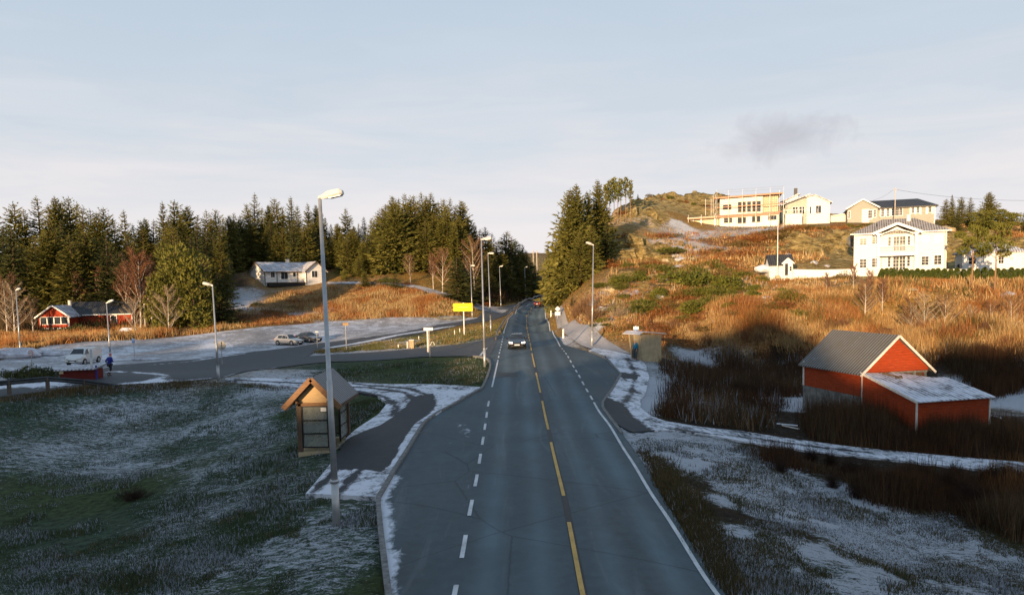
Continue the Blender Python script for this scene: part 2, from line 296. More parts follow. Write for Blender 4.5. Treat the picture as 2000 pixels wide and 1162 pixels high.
def mat_ground():
    m, nt, b = mat('ground'); P = objvec(nt, world=True)
    col = attr(nt, 'Col'); fr = attr(nt, 'frost', 'Fac'); rk = attr(nt, 'rock', 'Fac')
    n1 = noise(nt, .45, 8, .62, .4, P); n2 = noise(nt, 3.1, 7, .68, .2, P); n3 = noise(nt, 16, 4, .7, 0, P)
    # crests where the snow stayed, streaked along the slope
    mp = nt.nodes.new('ShaderNodeMapping'); mp.inputs['Scale'].default_value = (.75, 1.5, 1); mp.inputs['Rotation'].default_value = (0, 0, .3); nt.links.new(P, mp.inputs[0])
    n4 = noise(nt, 2.9, 9, .78, .8, mp.outputs[0]); n5 = noise(nt, .16, 3, .5, 0, P)
    dark = mixc(nt, 1.0, col, (.42, .40, .38), 'MULTIPLY'); light = mixc(nt, 1.0, col, (1.5, 1.42, 1.28), 'MULTIPLY')
    c = mixc(nt, mapr(nt, n2.outputs[0], .36, .62), dark, light)
    c = mixc(nt, mathn(nt, 'MULTIPLY', mapr(nt, n1.outputs[0], .5, .68), .55), c, mixc(nt, 1.0, col, (1.15, .75, .5), 'MULTIPLY'))
    # rock: layered ochre stone with cracks and lichen
    mr = nt.nodes.new('ShaderNodeMapping'); mr.inputs['Scale'].default_value = (.5, .9, 2.6); mr.inputs['Rotation'].default_value = (.45, .35, .3); nt.links.new(P, mr.inputs[0])
    r1 = noise(nt, .9, 9, .7, .6, mr.outputs[0])
    rc = nt.nodes.new('ShaderNodeValToRGB'); nt.links.new(r1.outputs[0], rc.inputs[0]); e = rc.color_ramp.elements
    e[0].position = .36; e[0].color = (.18, .12, .045, 1); e[1].position = .66; e[1].color = (.74, .60, .34, 1)
    x = e.new(.47); x.color = (.44, .32, .12, 1); x = e.new(.55); x.color = (.62, .46, .18, 1)
    rf = mapr(nt, mathn(nt, 'ADD', rk, mathn(nt, 'MULTIPLY', mathn(nt, 'SUBTRACT', n1.outputs[0], .5), .9)), .30, .42)
    c = mixc(nt, rf, c, rc.outputs[0])
    # frost
    s = mathn(nt, 'ADD', mathn(nt, 'MULTIPLY', n4.outputs[0], 1.1), mathn(nt, 'ADD', mathn(nt, 'MULTIPLY', n3.outputs[0], .55), mathn(nt, 'MULTIPLY', n5.outputs[0], .35)))
    th = mathn(nt, 'ADD', s, fr)      # mean 1.0 + frost
    ff = mapr(nt, th, 1.47, 1.62)
    c = mixc(nt, mathn(nt, 'MULTIPLY', ff, .9), c, (.58, .61, .67))
    nt.links.new(c, b.inputs['Base Color']); b.inputs['Roughness'].default_value = .9; b.inputs['Specular IOR Level'].default_value = .15
    h = mathn(nt, 'ADD', mathn(nt, 'MULTIPLY', n2.outputs[0], .8), mathn(nt, 'ADD', mathn(nt, 'MULTIPLY', n3.outputs[0], .3), mathn(nt, 'MULTIPLY', r1.outputs[0], 1.0)))
    bump(nt, b, h, .9, .42)
    b1 = b.inputs['Normal'].links[0].from_node; b2 = nt.nodes.new('ShaderNodeBump'); b2.inputs['Distance'].default_value = .9; nt.links.new(mathn(nt, 'MULTIPLY', rf, .9), b2.inputs['Strength']); nt.links.new(r1.outputs[0], b2.inputs['Height']); nt.links.new(b2.outputs[0], b1.inputs['Normal'])
    return m
def mat_asphalt(name, base=(.062, .070, .080), snow=True, tracks=True, frost=0.0):
    m, nt, b = mat(name); P = objvec(nt, world=True)
    n1 = noise(nt, .35, 6, .6, .5, objvec(nt, (1, .22, 1), True)); n2 = noise(nt, 2.3, 7, .7, .1, P); n3 = noise(nt, 60, 3, .7, 0, P)
    c = mixc(nt, mapr(nt, n1.outputs[0], .32, .68), tuple(x*.62 for x in base), tuple(x*1.45 for x in base))
    c = mixc(nt, mathn(nt, 'MULTIPLY', mapr(nt, n2.outputs[0], .4, .7), .35), c, tuple(x*1.9 for x in base))
    c = mixc(nt, mathn(nt, 'MULTIPLY', mapr(nt, n3.outputs[0], .4, .7), .35), c, tuple(x*.45 for x in base))
    if tracks:
        tr = attr(nt, 'track', 'Fac')
        c = mixc(nt, mathn(nt, 'MULTIPLY', tr, mapr(nt, n1.outputs[0], .3, .6, .5, 1)), c, tuple(x*2.3 for x in base))
        n6 = noise(nt, .9, 6, .7, 1.2, objvec(nt, (1, .10, 1), True)); c = mixc(nt, mathn(nt, 'MULTIPLY', mapr(nt, n6.outputs[0], .55, .75), .40), c, (.21, .235, .25))
        n7 = noise(nt, .11, 4, .6, .5, P); c = mixc(nt, mapr(nt, n7.outputs[0], .42, .60, 0, .35), c, tuple(x*.55 for x in base))
        crk = nt.nodes.new('ShaderNodeTexVoronoi'); crk.feature = 'DISTANCE_TO_EDGE'; crk.inputs['Scale'].default_value = .16
        nt.links.new(mixc(nt, .12, P, n2.outputs[1]), crk.inputs['Vector'])
        c = mixc(nt, mathn(nt, 'MULTIPLY', mapr(nt, crk.outputs[0], .006, .0, 0, 1), .55), c, (.018, .02, .022))
    if snow:
        sa = attr(nt, 'snow', 'Fac'); s1 = noise(nt, 3.2, 9, .72, .6, objvec(nt, (1, .6, 1), True)); s2 = noise(nt, .5, 4, .6, 0, P)
        th = mathn(nt, 'ADD', mathn(nt, 'ADD', s1.outputs[0], mathn(nt, 'MULTIPLY', mathn(nt, 'SUBTRACT', s2.outputs[0], .5), .8)), sa)
        ff = mapr(nt, th, .92, 1.14)
        c = mixc(nt, mathn(nt, 'MULTIPLY', ff, .93), c, (.66, .68, .74))
    nt.links.new(c, b.inputs['Base Color'])
    rr = mapr(nt, n1.outputs[0], .3, .7, .62, .85)
    nt.links.new(rr, b.inputs['Roughness']); b.inputs['Specular IOR Level'].default_value = .32
    bump(nt, b, mathn(nt, 'ADD', n3.outputs[0], n2.outputs[0]), .35, .02)
    return m
def mat_paint(name, col, wear=.3):
    m, nt, b = mat(name); P = objvec(nt, world=True)
    n = noise(nt, 7, 7, .75, .2, P)
    c = mixc(nt, mapr(nt, n.outputs[0], .56, .72), col, (.10, .105, .11))
    n2 = noise(nt, 1.2, 3, .5, 0, P)
    c = mixc(nt, mapr(nt, n2.outputs[0], .3, .7), c, mixc(nt, 1.0, c, (.7, .7, .7), 'MULTIPLY'))
    nt.links.new(c, b.inputs['Base Color']); b.inputs['Roughness'].default_value = .7
    return m
def mat_leaf(name, c1, c2, c3=None, rough=.7, trans=.0):
    """foliage: colour varies from clump to clump and from tree to tree"""
    m, nt, b = mat(name); v = objvec(nt)
    n = noise(nt, 2.2, 4, .6, vec=v)
    c = mixc(nt, mapr(nt, n.outputs[0], .35, .65), c1, c2)
    oi = nt.nodes.new('ShaderNodeObjectInfo')
    c = mixc(nt, mathn(nt, 'MULTIPLY', oi.outputs['Random'], .6), c, c3 or tuple((a+b_)/2 for a, b_ in zip(c1, c2)))
    nt.links.new(c, b.inputs['Base Color']); b.inputs['Roughness'].default_value = rough; b.inputs['Specular IOR Level'].default_value = .2
    return m
def mat_attr(name, rough=.85):
    m, nt, b = mat(name); nt.links.new(attr(nt, 'Col'), b.inputs['Base Color']); b.inputs['Roughness'].default_value = rough; b.inputs['Specular IOR Level'].default_value = .15
    return m
def mat_glass(name, col=(.02, .025, .03), rough=.08):
    m, nt, b = mat(name); n = noise(nt, 1.5, 3, .5, vec=objvec(nt))
    nt.links.new(mixc(nt, mapr(nt, n.outputs[0], .35, .65), col, tuple(c*2.2 for c in col)), b.inputs['Base Color'])
    b.inputs['Roughness'].default_value = rough; b.inputs['Specular IOR Level'].default_value = .7; return m
def mat_clear(name, tint=(.75, .78, .72), haze=.45):
    """frosted see-through shelter pane"""
    m, nt, b = mat(name)
    t = nt.nodes.new('ShaderNodeBsdfTransparent'); t.inputs[0].default_value = (*tint, 1); mx = nt.nodes.new('ShaderNodeMixShader')
    n = noise(nt, 2.5, 5, .6, vec=objvec(nt)); nt.links.new(mapr(nt, n.outputs[0], .3, .7, haze*.7, haze*1.3), mx.inputs[0])
    b.inputs['Base Color'].default_value = (.34, .36, .33, 1); b.inputs['Roughness'].default_value = .25
    nt.links.new(t.outputs[0], mx.inputs[1]); nt.links.new(b.outputs[0], mx.inputs[2])
    nt.links.new(mx.outputs[0], nt.nodes['Material Output'].inputs[0]); return m
def mat_corr(name, col, pitch=.16, axis=0, frost=.0, rough=.55, blotch=None):
    """corrugated or tiled roofing: ribs running down the slope, frost in patches"""
    m, nt, b = mat(name); v = objvec(nt); s = nt.nodes.new('ShaderNodeSeparateXYZ'); nt.links.new(v, s.inputs[0])
    w = mathn(nt, 'SINE', mathn(nt, 'MULTIPLY', s.outputs[axis], 2*math.pi/pitch)); wf = mapr(nt, w, -1, 1)
    n = noise(nt, 1.4, 7, .7, .3, v)
    c = mixc(nt, wf, tuple(x*.22 for x in col), tuple(x*1.25 for x in col))
    c = mixc(nt, mathn(nt, 'MULTIPLY', mapr(nt, n.outputs[0], .4, .65), .5), c, blotch or tuple(x*1.5 for x in col))
    if frost:
        n2 = noise(nt, .9, 8, .75, .3, v)
        ff = mapr(nt, mathn(nt, 'ADD', n2.outputs[0], mathn(nt, 'MULTIPLY', wf, .12)), .78-frost*.5, .95-frost*.5)
        c = mixc(nt, ff, c, (.62, .64, .70))
    nt.links.new(c, b.inputs['Base Color']); b.inputs['Roughness'].default_value = rough; bump(nt, b, wf, .6, .03)
    return m

M = {}
M['ground'] = mat_ground()
M['asphalt'] = mat_asphalt('asphalt', base=(.060, .083, .094))
M['asphalt_side'] = mat_asphalt('asphalt_side', base=(.060, .062, .066), tracks=False)
M['pave'] = mat_asphalt('pavement', base=(.032, .034, .038), tracks=False)
M['lot'] = mat_asphalt('frosty_gravel', base=(.28, .27, .275), tracks=False)
M['white_line'] = mat_paint('white_line', (.62, .63, .64)); M['yellow_line'] = mat_paint('yellow_line', (.60, .36, .09)); M['seal'] = simple('seal', (.018, .019, .02), .6, vs=8)
M['kerb'] = simple('kerb', (.16, .155, .15), .9, vs=6, bmp=.4, var=.5)
M['galv'] = simple('galvanised', (.42, .42, .42), .42, .55, .18, 3)
M['lampwhite'] = simple('lamp_housing', (.62, .60, .56), .45, 0, .12, 6); M['lens'] = mat_glass('lamp_lens', (.35, .34, .31), .2)
M['dark_metal'] = simple('dark_metal', (.035, .035, .038), .5, .4, .3, 4)
M['rail'] = simple('rail_steel', (.30, .31, .32), .5, .6, .3, 2, spec=.5); M['rail_dark'] = simple('rail_dark_steel', (.045, .05, .055), .5, .5, .4, 2); M['post'] = simple('rail_post', (.11, .085, .065), .8, 0, .4, 6)  # rail steel in two tones, the darker one for the near guardrail
M['bark'] = simple('bark', (.10, .065, .040), .95, 0, .45, 9, .6, stretch=(1, 1, .25))
M['bark_pine'] = simple('bark_pine', (.26, .15, .08), .9, 0, .4, 6, .6, stretch=(1, 1, .3))
M['bark_birch'] = simple('bark_birch', (.48, .42, .35), .8, 0, .35, 5, .3, stretch=(1, 1, 2))
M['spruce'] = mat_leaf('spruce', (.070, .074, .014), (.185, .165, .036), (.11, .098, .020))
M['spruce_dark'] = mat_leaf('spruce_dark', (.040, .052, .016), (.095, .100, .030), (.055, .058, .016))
M['pine'] = mat_leaf('pine', (.080, .090, .014), (.180, .170, .030), (.12, .11, .02))
M['juniper'] = mat_leaf('juniper', (.065, .078, .012), (.140, .145, .022), (.095, .085, .015))
M['thuja'] = mat_leaf('thuja', (.040, .060, .010), (.085, .105, .020))
M['rustleaf'] = mat_leaf('rustleaf', (.16, .055, .015), (.27, .11, .03), (.14, .06, .02))
M['heath'] = mat_leaf('heath', (.10, .060, .018), (.16, .105, .03), (.085, .07, .02))
M['twig'] = mat_leaf('twig', (.15, .085, .045), (.26, .16, .085), (.19, .085, .04)); M['redtwig'] = mat_leaf('redtwig', (.15, .066, .034), (.23, .11, .055), (.13, .07, .04))
M['paletwig'] = mat_leaf('paletwig', (.26, .19, .12), (.40, .30, .19)); M['darktwig'] = mat_leaf('darktwig', (.022, .013, .008), (.055, .03, .018))
M['frostleaf'] = mat_leaf('frostleaf', (.35, .27, .16), (.60, .50, .36))
M['blade'] = mat_attr('blade')
M['white_wall'] = boards('white_boards', (.82, .80, .76), .16, 2, (.7, .68, .62), .0); M['white_trim'] = simple('white_trim', (.82, .81, .78), .5, 0, .05, 4)
M['red_wall'] = boards('red_boards', (.40, .050, .018), .15, 2, (.20, .03, .015), .25)
M['barn_wall'] = boards('barn_boards', (.33, .045, .009), .16, 2, (.24, .12, .08), .6, .85); M['barn_trim'] = simple('barn_trim', (.66, .60, .52), .8, 0, .25, 8)
M['beige_wall'] = boards('beige_boards', (.48, .47, .41), .16, 2); M['dark_red'] = boards('dark_red_boards', (.13, .016, .012), .15, 2); M['cream_wall'] = simple('cream_wall', (.78, .75, .67), .85, 0, .08, 2); M['grey_wall'] = boards('grey_boards', (.38, .375, .33), .16, 2)
M['raw_wood'] = boards('raw_wood', (.70, .62, .46), .12, 0, (.45, .3, .15), .2); M['new_wood'] = simple('new_wood', (.66, .52, .32), .7, 0, .2, 5, stretch=(1, 1, 4))
M['osb'] = simple('sheathing', (.80, .77, .68), .85, 0, .08, 1.2)
M['orange'] = simple('orange_board', (.64, .30, .18), .7, 0, .2, 3)
M['stone'] = simple('stone', (.15, .15, .14), .95, 0, .5, 2.5, .8); M['concrete'] = simple('concrete', (.42, .33, .20), .9, 0, .2, 2.0, .4)
M['glass'] = mat_glass('window_glass'); M['glasslight'] = mat_glass('window_blind', (.42, .38, .30), .3); M['clear'] = mat_clear('shelter_pane')
M['tile'] = mat_corr('grey_tiles', (.30, .27, .245), .30, 0, 0, .6); M['tile_black'] = mat_corr('black_tiles', (.035, .035, .036), .3, 0, .0, .5, (.07, .07, .07)); M['tile_frost'] = mat_corr('frosty_tiles', (.38, .37, .39), .3, 0, .55, .7)
M['roof_dark'] = mat_corr('shelter_roofing', (.085, .095, .115), .30, 1, 0, .45, (.10, .11, .13)); M['roof_barn'] = mat_corr('barn_roofing', (.17, .165, .155), .24, 1, .10, .8, (.10, .085, .06)); M['roof_snow'] = mat_corr('snowy_roofing', (.10, .10, .11), .30, 0, .72, .7)
M['shelter_wood'] = simple('shelter_wood', (.21, .105, .045), .65, 0, .3, 6, .2, stretch=(1, 3, 3)); M['shelter_board'] = simple('shelter_board', (.46, .31, .15), .65, 0, .18, 5, .1, stretch=(.6, 3, 4)); M['shelter_post'] = simple('shelter_post', (.10, .062, .038), .7, 0, .35, 6, .2, stretch=(3, 3, .7))
M['yellow_sign'] = simple('yellow_sign', (.90, .70, .0), .35, 0, .03, 1); M['white_sign'] = simple('white_sign', (.82, .80, .76), .35, 0, .04, 1); M['black'] = simple('black', (.012, .012, .013), .5, 0, .1, 3); M['red'] = simple('red_paint', (.55, .02, .02), .4, 0, .1, 3); M['blue'] = simple('blue_sign', (.03, .16, .42), .4, 0, .1, 3)
M['sign_back'] = simple('sign_back', (.40, .38, .34), .5, .3, .15, 4); M['brown_sign'] = simple('brown_sign', (.30, .18, .07), .6, 0, .2, 4)
def paintmat(name, col, rough=.25):
    m, nt, b = mat(name); n = noise(nt, 4, 5, .6, vec=objvec(nt)); s = nt.nodes.new('ShaderNodeSeparateXYZ'); nt.links.new(objvec(nt), s.inputs[0])
    dirt = mathn(nt, 'MULTIPLY', mapr(nt, s.outputs[2], .75, .15), mapr(nt, n.outputs[0], .35, .65, .2, .8))
    nt.links.new(mixc(nt, dirt, col, (.10, .09, .08)), b.inputs['Base Color']); b.inputs['Roughness'].default_value = rough; b.inputs['Metallic'].default_value = .2; b.inputs['Coat Weight'].default_value = .6; b.inputs['Coat Roughness'].default_value = .1
    return m
M['car_black'] = paintmat('car_black', (.012, .014, .018)); M['car_grey'] = paintmat('car_grey', (.05, .052, .058)); M['car_silver'] = paintmat('car_silver', (.44, .43, .41), .35); M['car_white'] = paintmat('car_white', (.62, .61, .59), .35); M['car_red'] = paintmat('car_red', (.09, .012, .010))
M['tyre'] = simple('tyre', (.014, .014, .014), .9, 0, .2, 6); M['rim'] = simple('rim', (.40, .40, .40), .35, .8, .1, 6)
M['carglass'] = mat_glass('car_glass', (.012, .015, .018), .06)
def emis(name, col, s):
    m, nt, b = mat(name); b.inputs['Base Color'].default_value = (*col, 1); b.inputs['Emission Color'].default_value = (*col, 1); b.inputs['Emission Strength'].default_value = s; return m
M['headlight'] = emis('headlight', (1, .95, .85), 1.6); M['taillight'] = emis('taillight', (.5, .02, .01), .5)
M['plate'] = simple('plate', (.75, .75, .75), .5, 0, .05, 3); M['skin'] = simple('skin', (.50, .30, .21), .6, 0, .1, 10)
M['cloth_blue'] = simple('cloth_blue', (.012, .025, .22), .8, 0, .3, 8); M['cloth_teal'] = simple('cloth_teal', (.015, .17, .30), .8, 0, .25, 8); M['cloth_dark'] = simple('cloth_dark', (.02, .022, .03), .85, 0, .3, 8); M['cloth_jeans'] = simple('cloth_jeans', (.07, .09, .11), .85, 0, .3, 8)
M['cloth_red'] = simple('cloth_red', (.50, .03, .03), .8, 0, .2, 8); M['reflective'] = simple('reflective', (.85, .85, .85), .3, 0, .05, 8); M['grey_cap'] = simple('grey_cap', (.40, .38, .36), .8, 0, .2, 8)
M['frostmound'] = simple('frost_mound', (.42, .42, .46), .9, 0, .5, 1.2, .8)
M['snow'] = simple('snow', (.70, .72, .78), .8, 0, .1, 3, .4)

# ------------------------------------------------------------------ mesh helpers
def link(o, parent=None):
    COL.objects.link(o)
    if parent is not None: o.parent = parent
    return o
def mesh_obj(name, V, Fc, m, parent=None, smooth=False, cols=None, loc=None, attrs=None):
    me = bpy.data.meshes.new(name); 
    me.from_pydata([tuple(v) for v in V], [], [tuple(f) for f in Fc]); me.materials.append(m)
    if smooth: me.polygons.foreach_set('use_smooth', [True]*len(me.polygons))
    if cols is not None:
        a = me.color_attributes.new('Col', 'FLOAT_COLOR', 'POINT'); a.data.foreach_set('color', np.asarray(cols, np.float32).ravel())
    for k, v in (attrs or {}).items():
        a = me.attributes.new(k, 'FLOAT', 'POINT'); a.data.foreach_set('value', np.asarray(v, np.float32))
    me.update(); o = bpy.data.objects.new(name, me)
    if loc is not None: o.location = loc
    return link(o, parent)
def tri_mesh(name, V, m, cols=None, quads=False):
    """fast mesh of loose triangles/quads"""
    V = np.asarray(V, np.float32).reshape(-1, 3); k = 4 if quads else 3; nf = len(V)//k
    me = bpy.data.meshes.new(name); me.vertices.add(len(V)); me.vertices.foreach_set('co', V.ravel()); me.loops.add(len(V)); me.loops.foreach_set('vertex_index', np.arange(len(V), dtype=np.int32))
    me.polygons.add(nf); me.polygons.foreach_set('loop_start', np.arange(0, len(V), k, dtype=np.int32)); me.polygons.foreach_set('loop_total', np.full(nf, k, np.int32))
    if cols is not None:
        c = np.ones((len(V), 4), np.float32); c[:, :3] = cols; a = me.color_attributes.new('Col', 'FLOAT_COLOR', 'POINT'); a.data.foreach_set('color', c.ravel())
    me.materials.append(m); me.update(calc_edges=True); me.validate(); return me
def thing(name, label, cat, loc=(0, 0, 0), rz=0, group=None):
    o = bpy.data.objects.new(name, None); o.empty_display_size = .5; COL.objects.link(o); o.location = loc; o.rotation_euler = (0, 0, rz)
    o['label'] = label; o['category'] = cat
    if group: o['group'] = group
    return o
def tag(o, label=None, cat=None, group=None, kind=None):
    for k, v in (('label', label), ('category', cat), ('group', group), ('kind', kind)):
        if v: o[k] = v
    return o
def copy_tree(o, parent=None):
    c = o.copy(); COL.objects.link(c); c.parent = parent
    for ch in list(o.children): copy_tree(ch, c)
    return c
class MB:
    def __init__(s): s.v = []; s.f = []
    def add(s, V, Fc):
        b = len(s.v); s.v += [tuple(map(float, v)) for v in V]; s.f += [tuple(b+i for i in f) for f in Fc]; return s
    def box(s, x0, x1, y0, y1, z0, z1):
        return s.add([(x0, y0, z0), (x1, y0, z0), (x1, y1, z0), (x0, y1, z0), (x0, y0, z1), (x1, y0, z1), (x1, y1, z1), (x0, y1, z1)], [(0, 3, 2, 1), (4, 5, 6, 7), (0, 1, 5, 4), (1, 2, 6, 5), (2, 3, 7, 6), (3, 0, 4, 7)])
    def bar(s, a, b, w, h=None, up=(0, 0, 1)):
        a = Vector(a); b = Vector(b); d = (b-a).normalized(); u = Vector(up); sd = d.cross(u)
        if sd.length < 1e-4: sd = d.cross(Vector((0, 1, 0)))
        sd.normalize(); u = sd.cross(d).normalized(); h = h or w; V = []
        for p in (a, b):
            for (i, j) in ((-1, -1), (1, -1), (1, 1), (-1, 1)): V.append(p+sd*(i*w/2)+u*(j*h/2))
        return s.add(V, [(0, 3, 2, 1), (4, 5, 6, 7), (0, 1, 5, 4), (1, 2, 6, 5), (2, 3, 7, 6), (3, 0, 4, 7)])
    def tube(s, pts, rad, n=8, cap=True):
        pts = [Vector(p) for p in pts]; rad = rad if isinstance(rad, (list, tuple)) else [rad]*len(pts); V = []; ref = None
        for i, p in enumerate(pts):
            d = (pts[min(i+1, len(pts)-1)]-pts[max(i-1, 0)]).normalized()
            a = d.cross(Vector((0, 0, 1))) if abs(d.z) < .95 else d.cross(Vector((1, 0, 0)))
            a.normalize()
            if ref is not None and a.dot(ref) < 0: a = -a
            ref = a; b = d.cross(a)
            for k in range(n): t = 2*math.pi*k/n; V.append(p+a*(math.cos(t)*rad[i])+b*(math.sin(t)*rad[i]))
        Fc = [(i*n+k, i*n+(k+1) % n, (i+1)*n+(k+1) % n, (i+1)*n+k) for i in range(len(pts)-1) for k in range(n)]
        if cap: Fc += [tuple(range(n))[::-1], tuple((len(pts)-1)*n+k for k in range(n))]
        return s.add(V, Fc)
    def prism(s, poly, a, b):
        """polygon of 3-D points extruded from offset a to offset b (vectors)"""
        a = Vector(a); b = Vector(b); P = [Vector(p) for p in poly]; n = len(P)
        return s.add([p+a for p in P]+[p+b for p in P], [tuple(range(n))[::-1], tuple(range(n, 2*n))]+[(i, (i+1) % n, (i+1) % n+n, i+n) for i in range(n)])
    def slab(s, q, t):
        """quad/polygon with thickness t downwards"""
        return s.prism(q, (0, 0, -t), (0, 0, 0))
    def build(s, name, m, parent=None, smooth=False, loc=None): return mesh_obj(name, s.v, s.f, m, parent, smooth, loc=loc)

# ------------------------------------------------------------------ ground sheet
def axis(segs):
    a = [segs[0][0]]
    for (x0, x1, st) in segs:
        n_ = max(1, int(round((x1-x0)/st))); a += list(np.linspace(x0, x1, n_+1)[1:])
    return np.array(a)
xs = axis([(-3500, -900, 260), (-900, -300, 40), (-300, -130, 5), (-130, -45, 1.1), (-45, 45, .45), (45, 120, 1.0), (120, 300, 6), (300, 900, 40), (900, 3500, 260)])
ys = axis([(-1200, -60, 60), (-60, 8, 3), (8, 80, .42), (80, 135, .75), (135, 215, 1.3), (215, 460, 5), (460, 1000, 22), (1000, 4000, 250)])
XX, YY = np.meshgrid(xs, ys); P = np.stack([XX.ravel(), YY.ravel()], 1)
PADS += [(58, 106, 12), (71, 108, 8), (-37, 156, 12), (-70, 124, 9), (48, 163, 16), (67, 163, 12), (89, 162, 14), (22.5, 44, 7), (-9.5, 36, 3.5), (15, 69, 2.5)]
pv = paved(P); z5 = zones(P)
Z = Hs(P[:, 0], P[:, 1])+rough(P[:, 0], P[:, 1], z5, pv)
far = np.clip((P[:, 1]-330)/350, 0, 1); far = far*far*(3-2*far)
Z = Z+far*(18+9*fbm(P[:, 0]/170, P[:, 1]/170, 4, 71)*2)
side = np.clip((np.abs(P[:, 0])-300)/600, 0, 1); Z = Z*(1-side)+side*(10+14*fbm(P[:, 0]/300, P[:, 1]/300, 3, 33))
Z = Z-.28*np.clip(pv/.55, 0, 1)**1.0*(pv > 0)
nx, ny = len(xs), len(ys); idx = np.arange(nx*ny).reshape(ny, nx)
Fq = np.stack([idx[:-1, :-1], idx[:-1, 1:], idx[1:, 1:], idx[1:, :-1]], -1).reshape(-1, 4)
me = bpy.data.meshes.new('ground'); me.vertices.add(nx*ny); me.vertices.foreach_set('co', np.stack([P[:, 0], P[:, 1], Z], 1).astype(np.float32).ravel())
me.loops.add(Fq.size); me.loops.foreach_set('vertex_index', Fq.astype(np.int32).ravel()); me.polygons.add(len(Fq)); me.polygons.foreach_set('loop_start', np.arange(0, Fq.size, 4, dtype=np.int32)); me.polygons.foreach_set('loop_total', np.full(len(Fq), 4, np.int32))
me.polygons.foreach_set('use_smooth', np.ones(len(Fq), bool))
ca = me.color_attributes.new('Col', 'FLOAT_COLOR', 'POINT'); ca.data.foreach_set('color', np.c_[z5[:, :3], np.ones(len(z5))].astype(np.float32).ravel())
# patches of frost by nature of the place
fz = z5[:, 3]+.30*fbm(P[:, 0]/9, P[:, 1]/9, 3, 61)
a = me.attributes.new('frost', 'FLOAT', 'POINT'); a.data.foreach_set('value', fz.astype(np.float32)); a = me.attributes.new('rock', 'FLOAT', 'POINT'); a.data.foreach_set('value', z5[:, 4].astype(np.float32))
me.materials.append(M['ground']); me.update(calc_edges=True)
tag(link(bpy.data.objects.new('ground', me)), kind='structure')

# ------------------------------------------------------------------ paved sheets
def sheet(name, key, m, off, nv, snowfn=None, trackfn=None):
    L, Rr = RIB[key]; n_ = len(L); t = np.linspace(0, 1, nv)
    V = L[:, None, :]*(1-t)[None, :, None]+Rr[:, None, :]*t[None, :, None]; V = V.reshape(-1, 2); z = Hs(V[:, 0], V[:, 1])+off
    Fc = [(i*nv+j, i*nv+j+1, (i+1)*nv+j+1, (i+1)*nv+j) for i in range(n_-1) for j in range(nv-1)]
    at = {'snow': snowfn(V) if snowfn else np.zeros(len(V))}
    at['track'] = trackfn(V) if trackfn else np.zeros(len(V))
    # skirt so that the sheet has an edge
    loop = [j for j in range(nv)]+[i*nv+nv-1 for i in range(1, n_)]+[(n_-1)*nv+j for j in range(nv-2, -1, -1)]+[i*nv for i in range(n_-2, 0, -1)]
    if off > .05:
        b0 = len(V); Vs = V[loop]; V = np.vstack([V, Vs]); z = np.r_[z, z[loop]-off-.25]; q = len(loop)
        Fc += [(loop[i], b0+i, b0+(i+1) % q, loop[(i+1) % q]) for i in range(q)]
        for k_ in at: at[k_] = np.r_[at[k_], at[k_][loop]]
    o = mesh_obj(name, np.c_[V, z], Fc, m, attrs=at); tag(o, kind='structure'); return o
def path(pix): return G([p[0] for p in pix], [p[1] for p in pix])[:, :2]
LW = path([(888, 1162), (905, 1075), (918, 1000), (930, 940), (938, 893), (945, 850), (952, 800), (957, 775), (961, 757), (973, 703), (978, 680), (983, 657), (985, 645), (993, 623), (1012, 604), (1035, 594), (1070, 584), (1092, 578)])
RW = path([(1400, 1162), (1316, 1032), (1232, 899), (1160, 787), (1127, 728), (1097, 681), (1094.5, 678), (1080, 650), (1068.5, 625), (1065, 612), (1068, 603), (1078, 597), (1095, 590)])
CL = path([(1138, 1162), (1101, 970), (1076, 865), (1059, 784), (1049, 738), (1040, 697), (1034, 665), (1029, 640), (1028, 622), (1033, 608), (1043, 598), (1066, 588), (1092, 579)])
def pdist(P, line):
    best = np.full(len(P), 1e9)
    for a_, b_ in zip(line[:-1], line[1:]):
        d = b_-a_; t = np.clip(((P-a_) @ d)/(d @ d+1e-9), 0, 1); best = np.minimum(best, np.hypot(*(P-a_-t[:, None]*d).T))
    return best
def ext(line): return np.vstack([[line[0][0]-(line[1][0]-line[0][0])*3, line[0][1]-(line[1][1]-line[0][1])*3], line])
LW = ext(LW); CL = ext(CL); RW = ext(RW)
def tracks(V):
    d = pdist(V, CL); t = np.exp(-((d-.95)/.35)**2)+np.exp(-((d-2.45)/.35)**2); return t*.55
def main_snow(V):
    # thin crust along the kerb of the bay and on the verges
    s = np.full(len(V), .0)
    e = G([752, 757, 770, 740], [1060, 1000, 960, 985])[:, :2]
    seg = path([(745, 1160), (743, 1050), (741, 978), (765, 930)])
    s += .78*np.exp(-(pdist(V, ext(seg))/.62)**2)
    bay = path([(905, 1020), (925, 900), (915, 850), (905, 830)]); s += .30*np.exp(-(pdist(V, bay)/.35)**2)
    s += .24*np.exp(-(pdist(V, path([(868, 930), (893, 840), (900, 820)]))/.5)**2)+.2*np.exp(-(pdist(V, path([(835, 880), (862, 840)]))/.35)**2)
    ed = strip_dist(V, 'main'); s += .28*np.exp(-(ed/.30)**2)*(V[:, 0] > 4)
    return s
sheet('road', 'main', M['asphalt'], .030, 46, main_snow, tracks)
def edge_snow(key, base, amt, w):
    def f(V): return base+amt*np.exp(-(np.maximum(strip_dist(V, key), 0)/w)**2)
    return f
sheet('side_road', 'side', M['asphalt_side'], .048, 14, lambda V: -.2+.5*np.exp(-(pdist(V, path([(950, 703), (873, 697), (760, 704), (640, 710)]))/.5)**2)+.45*np.exp(-(pdist(V, path([(960, 662), (801, 683)]))/.4)**2))
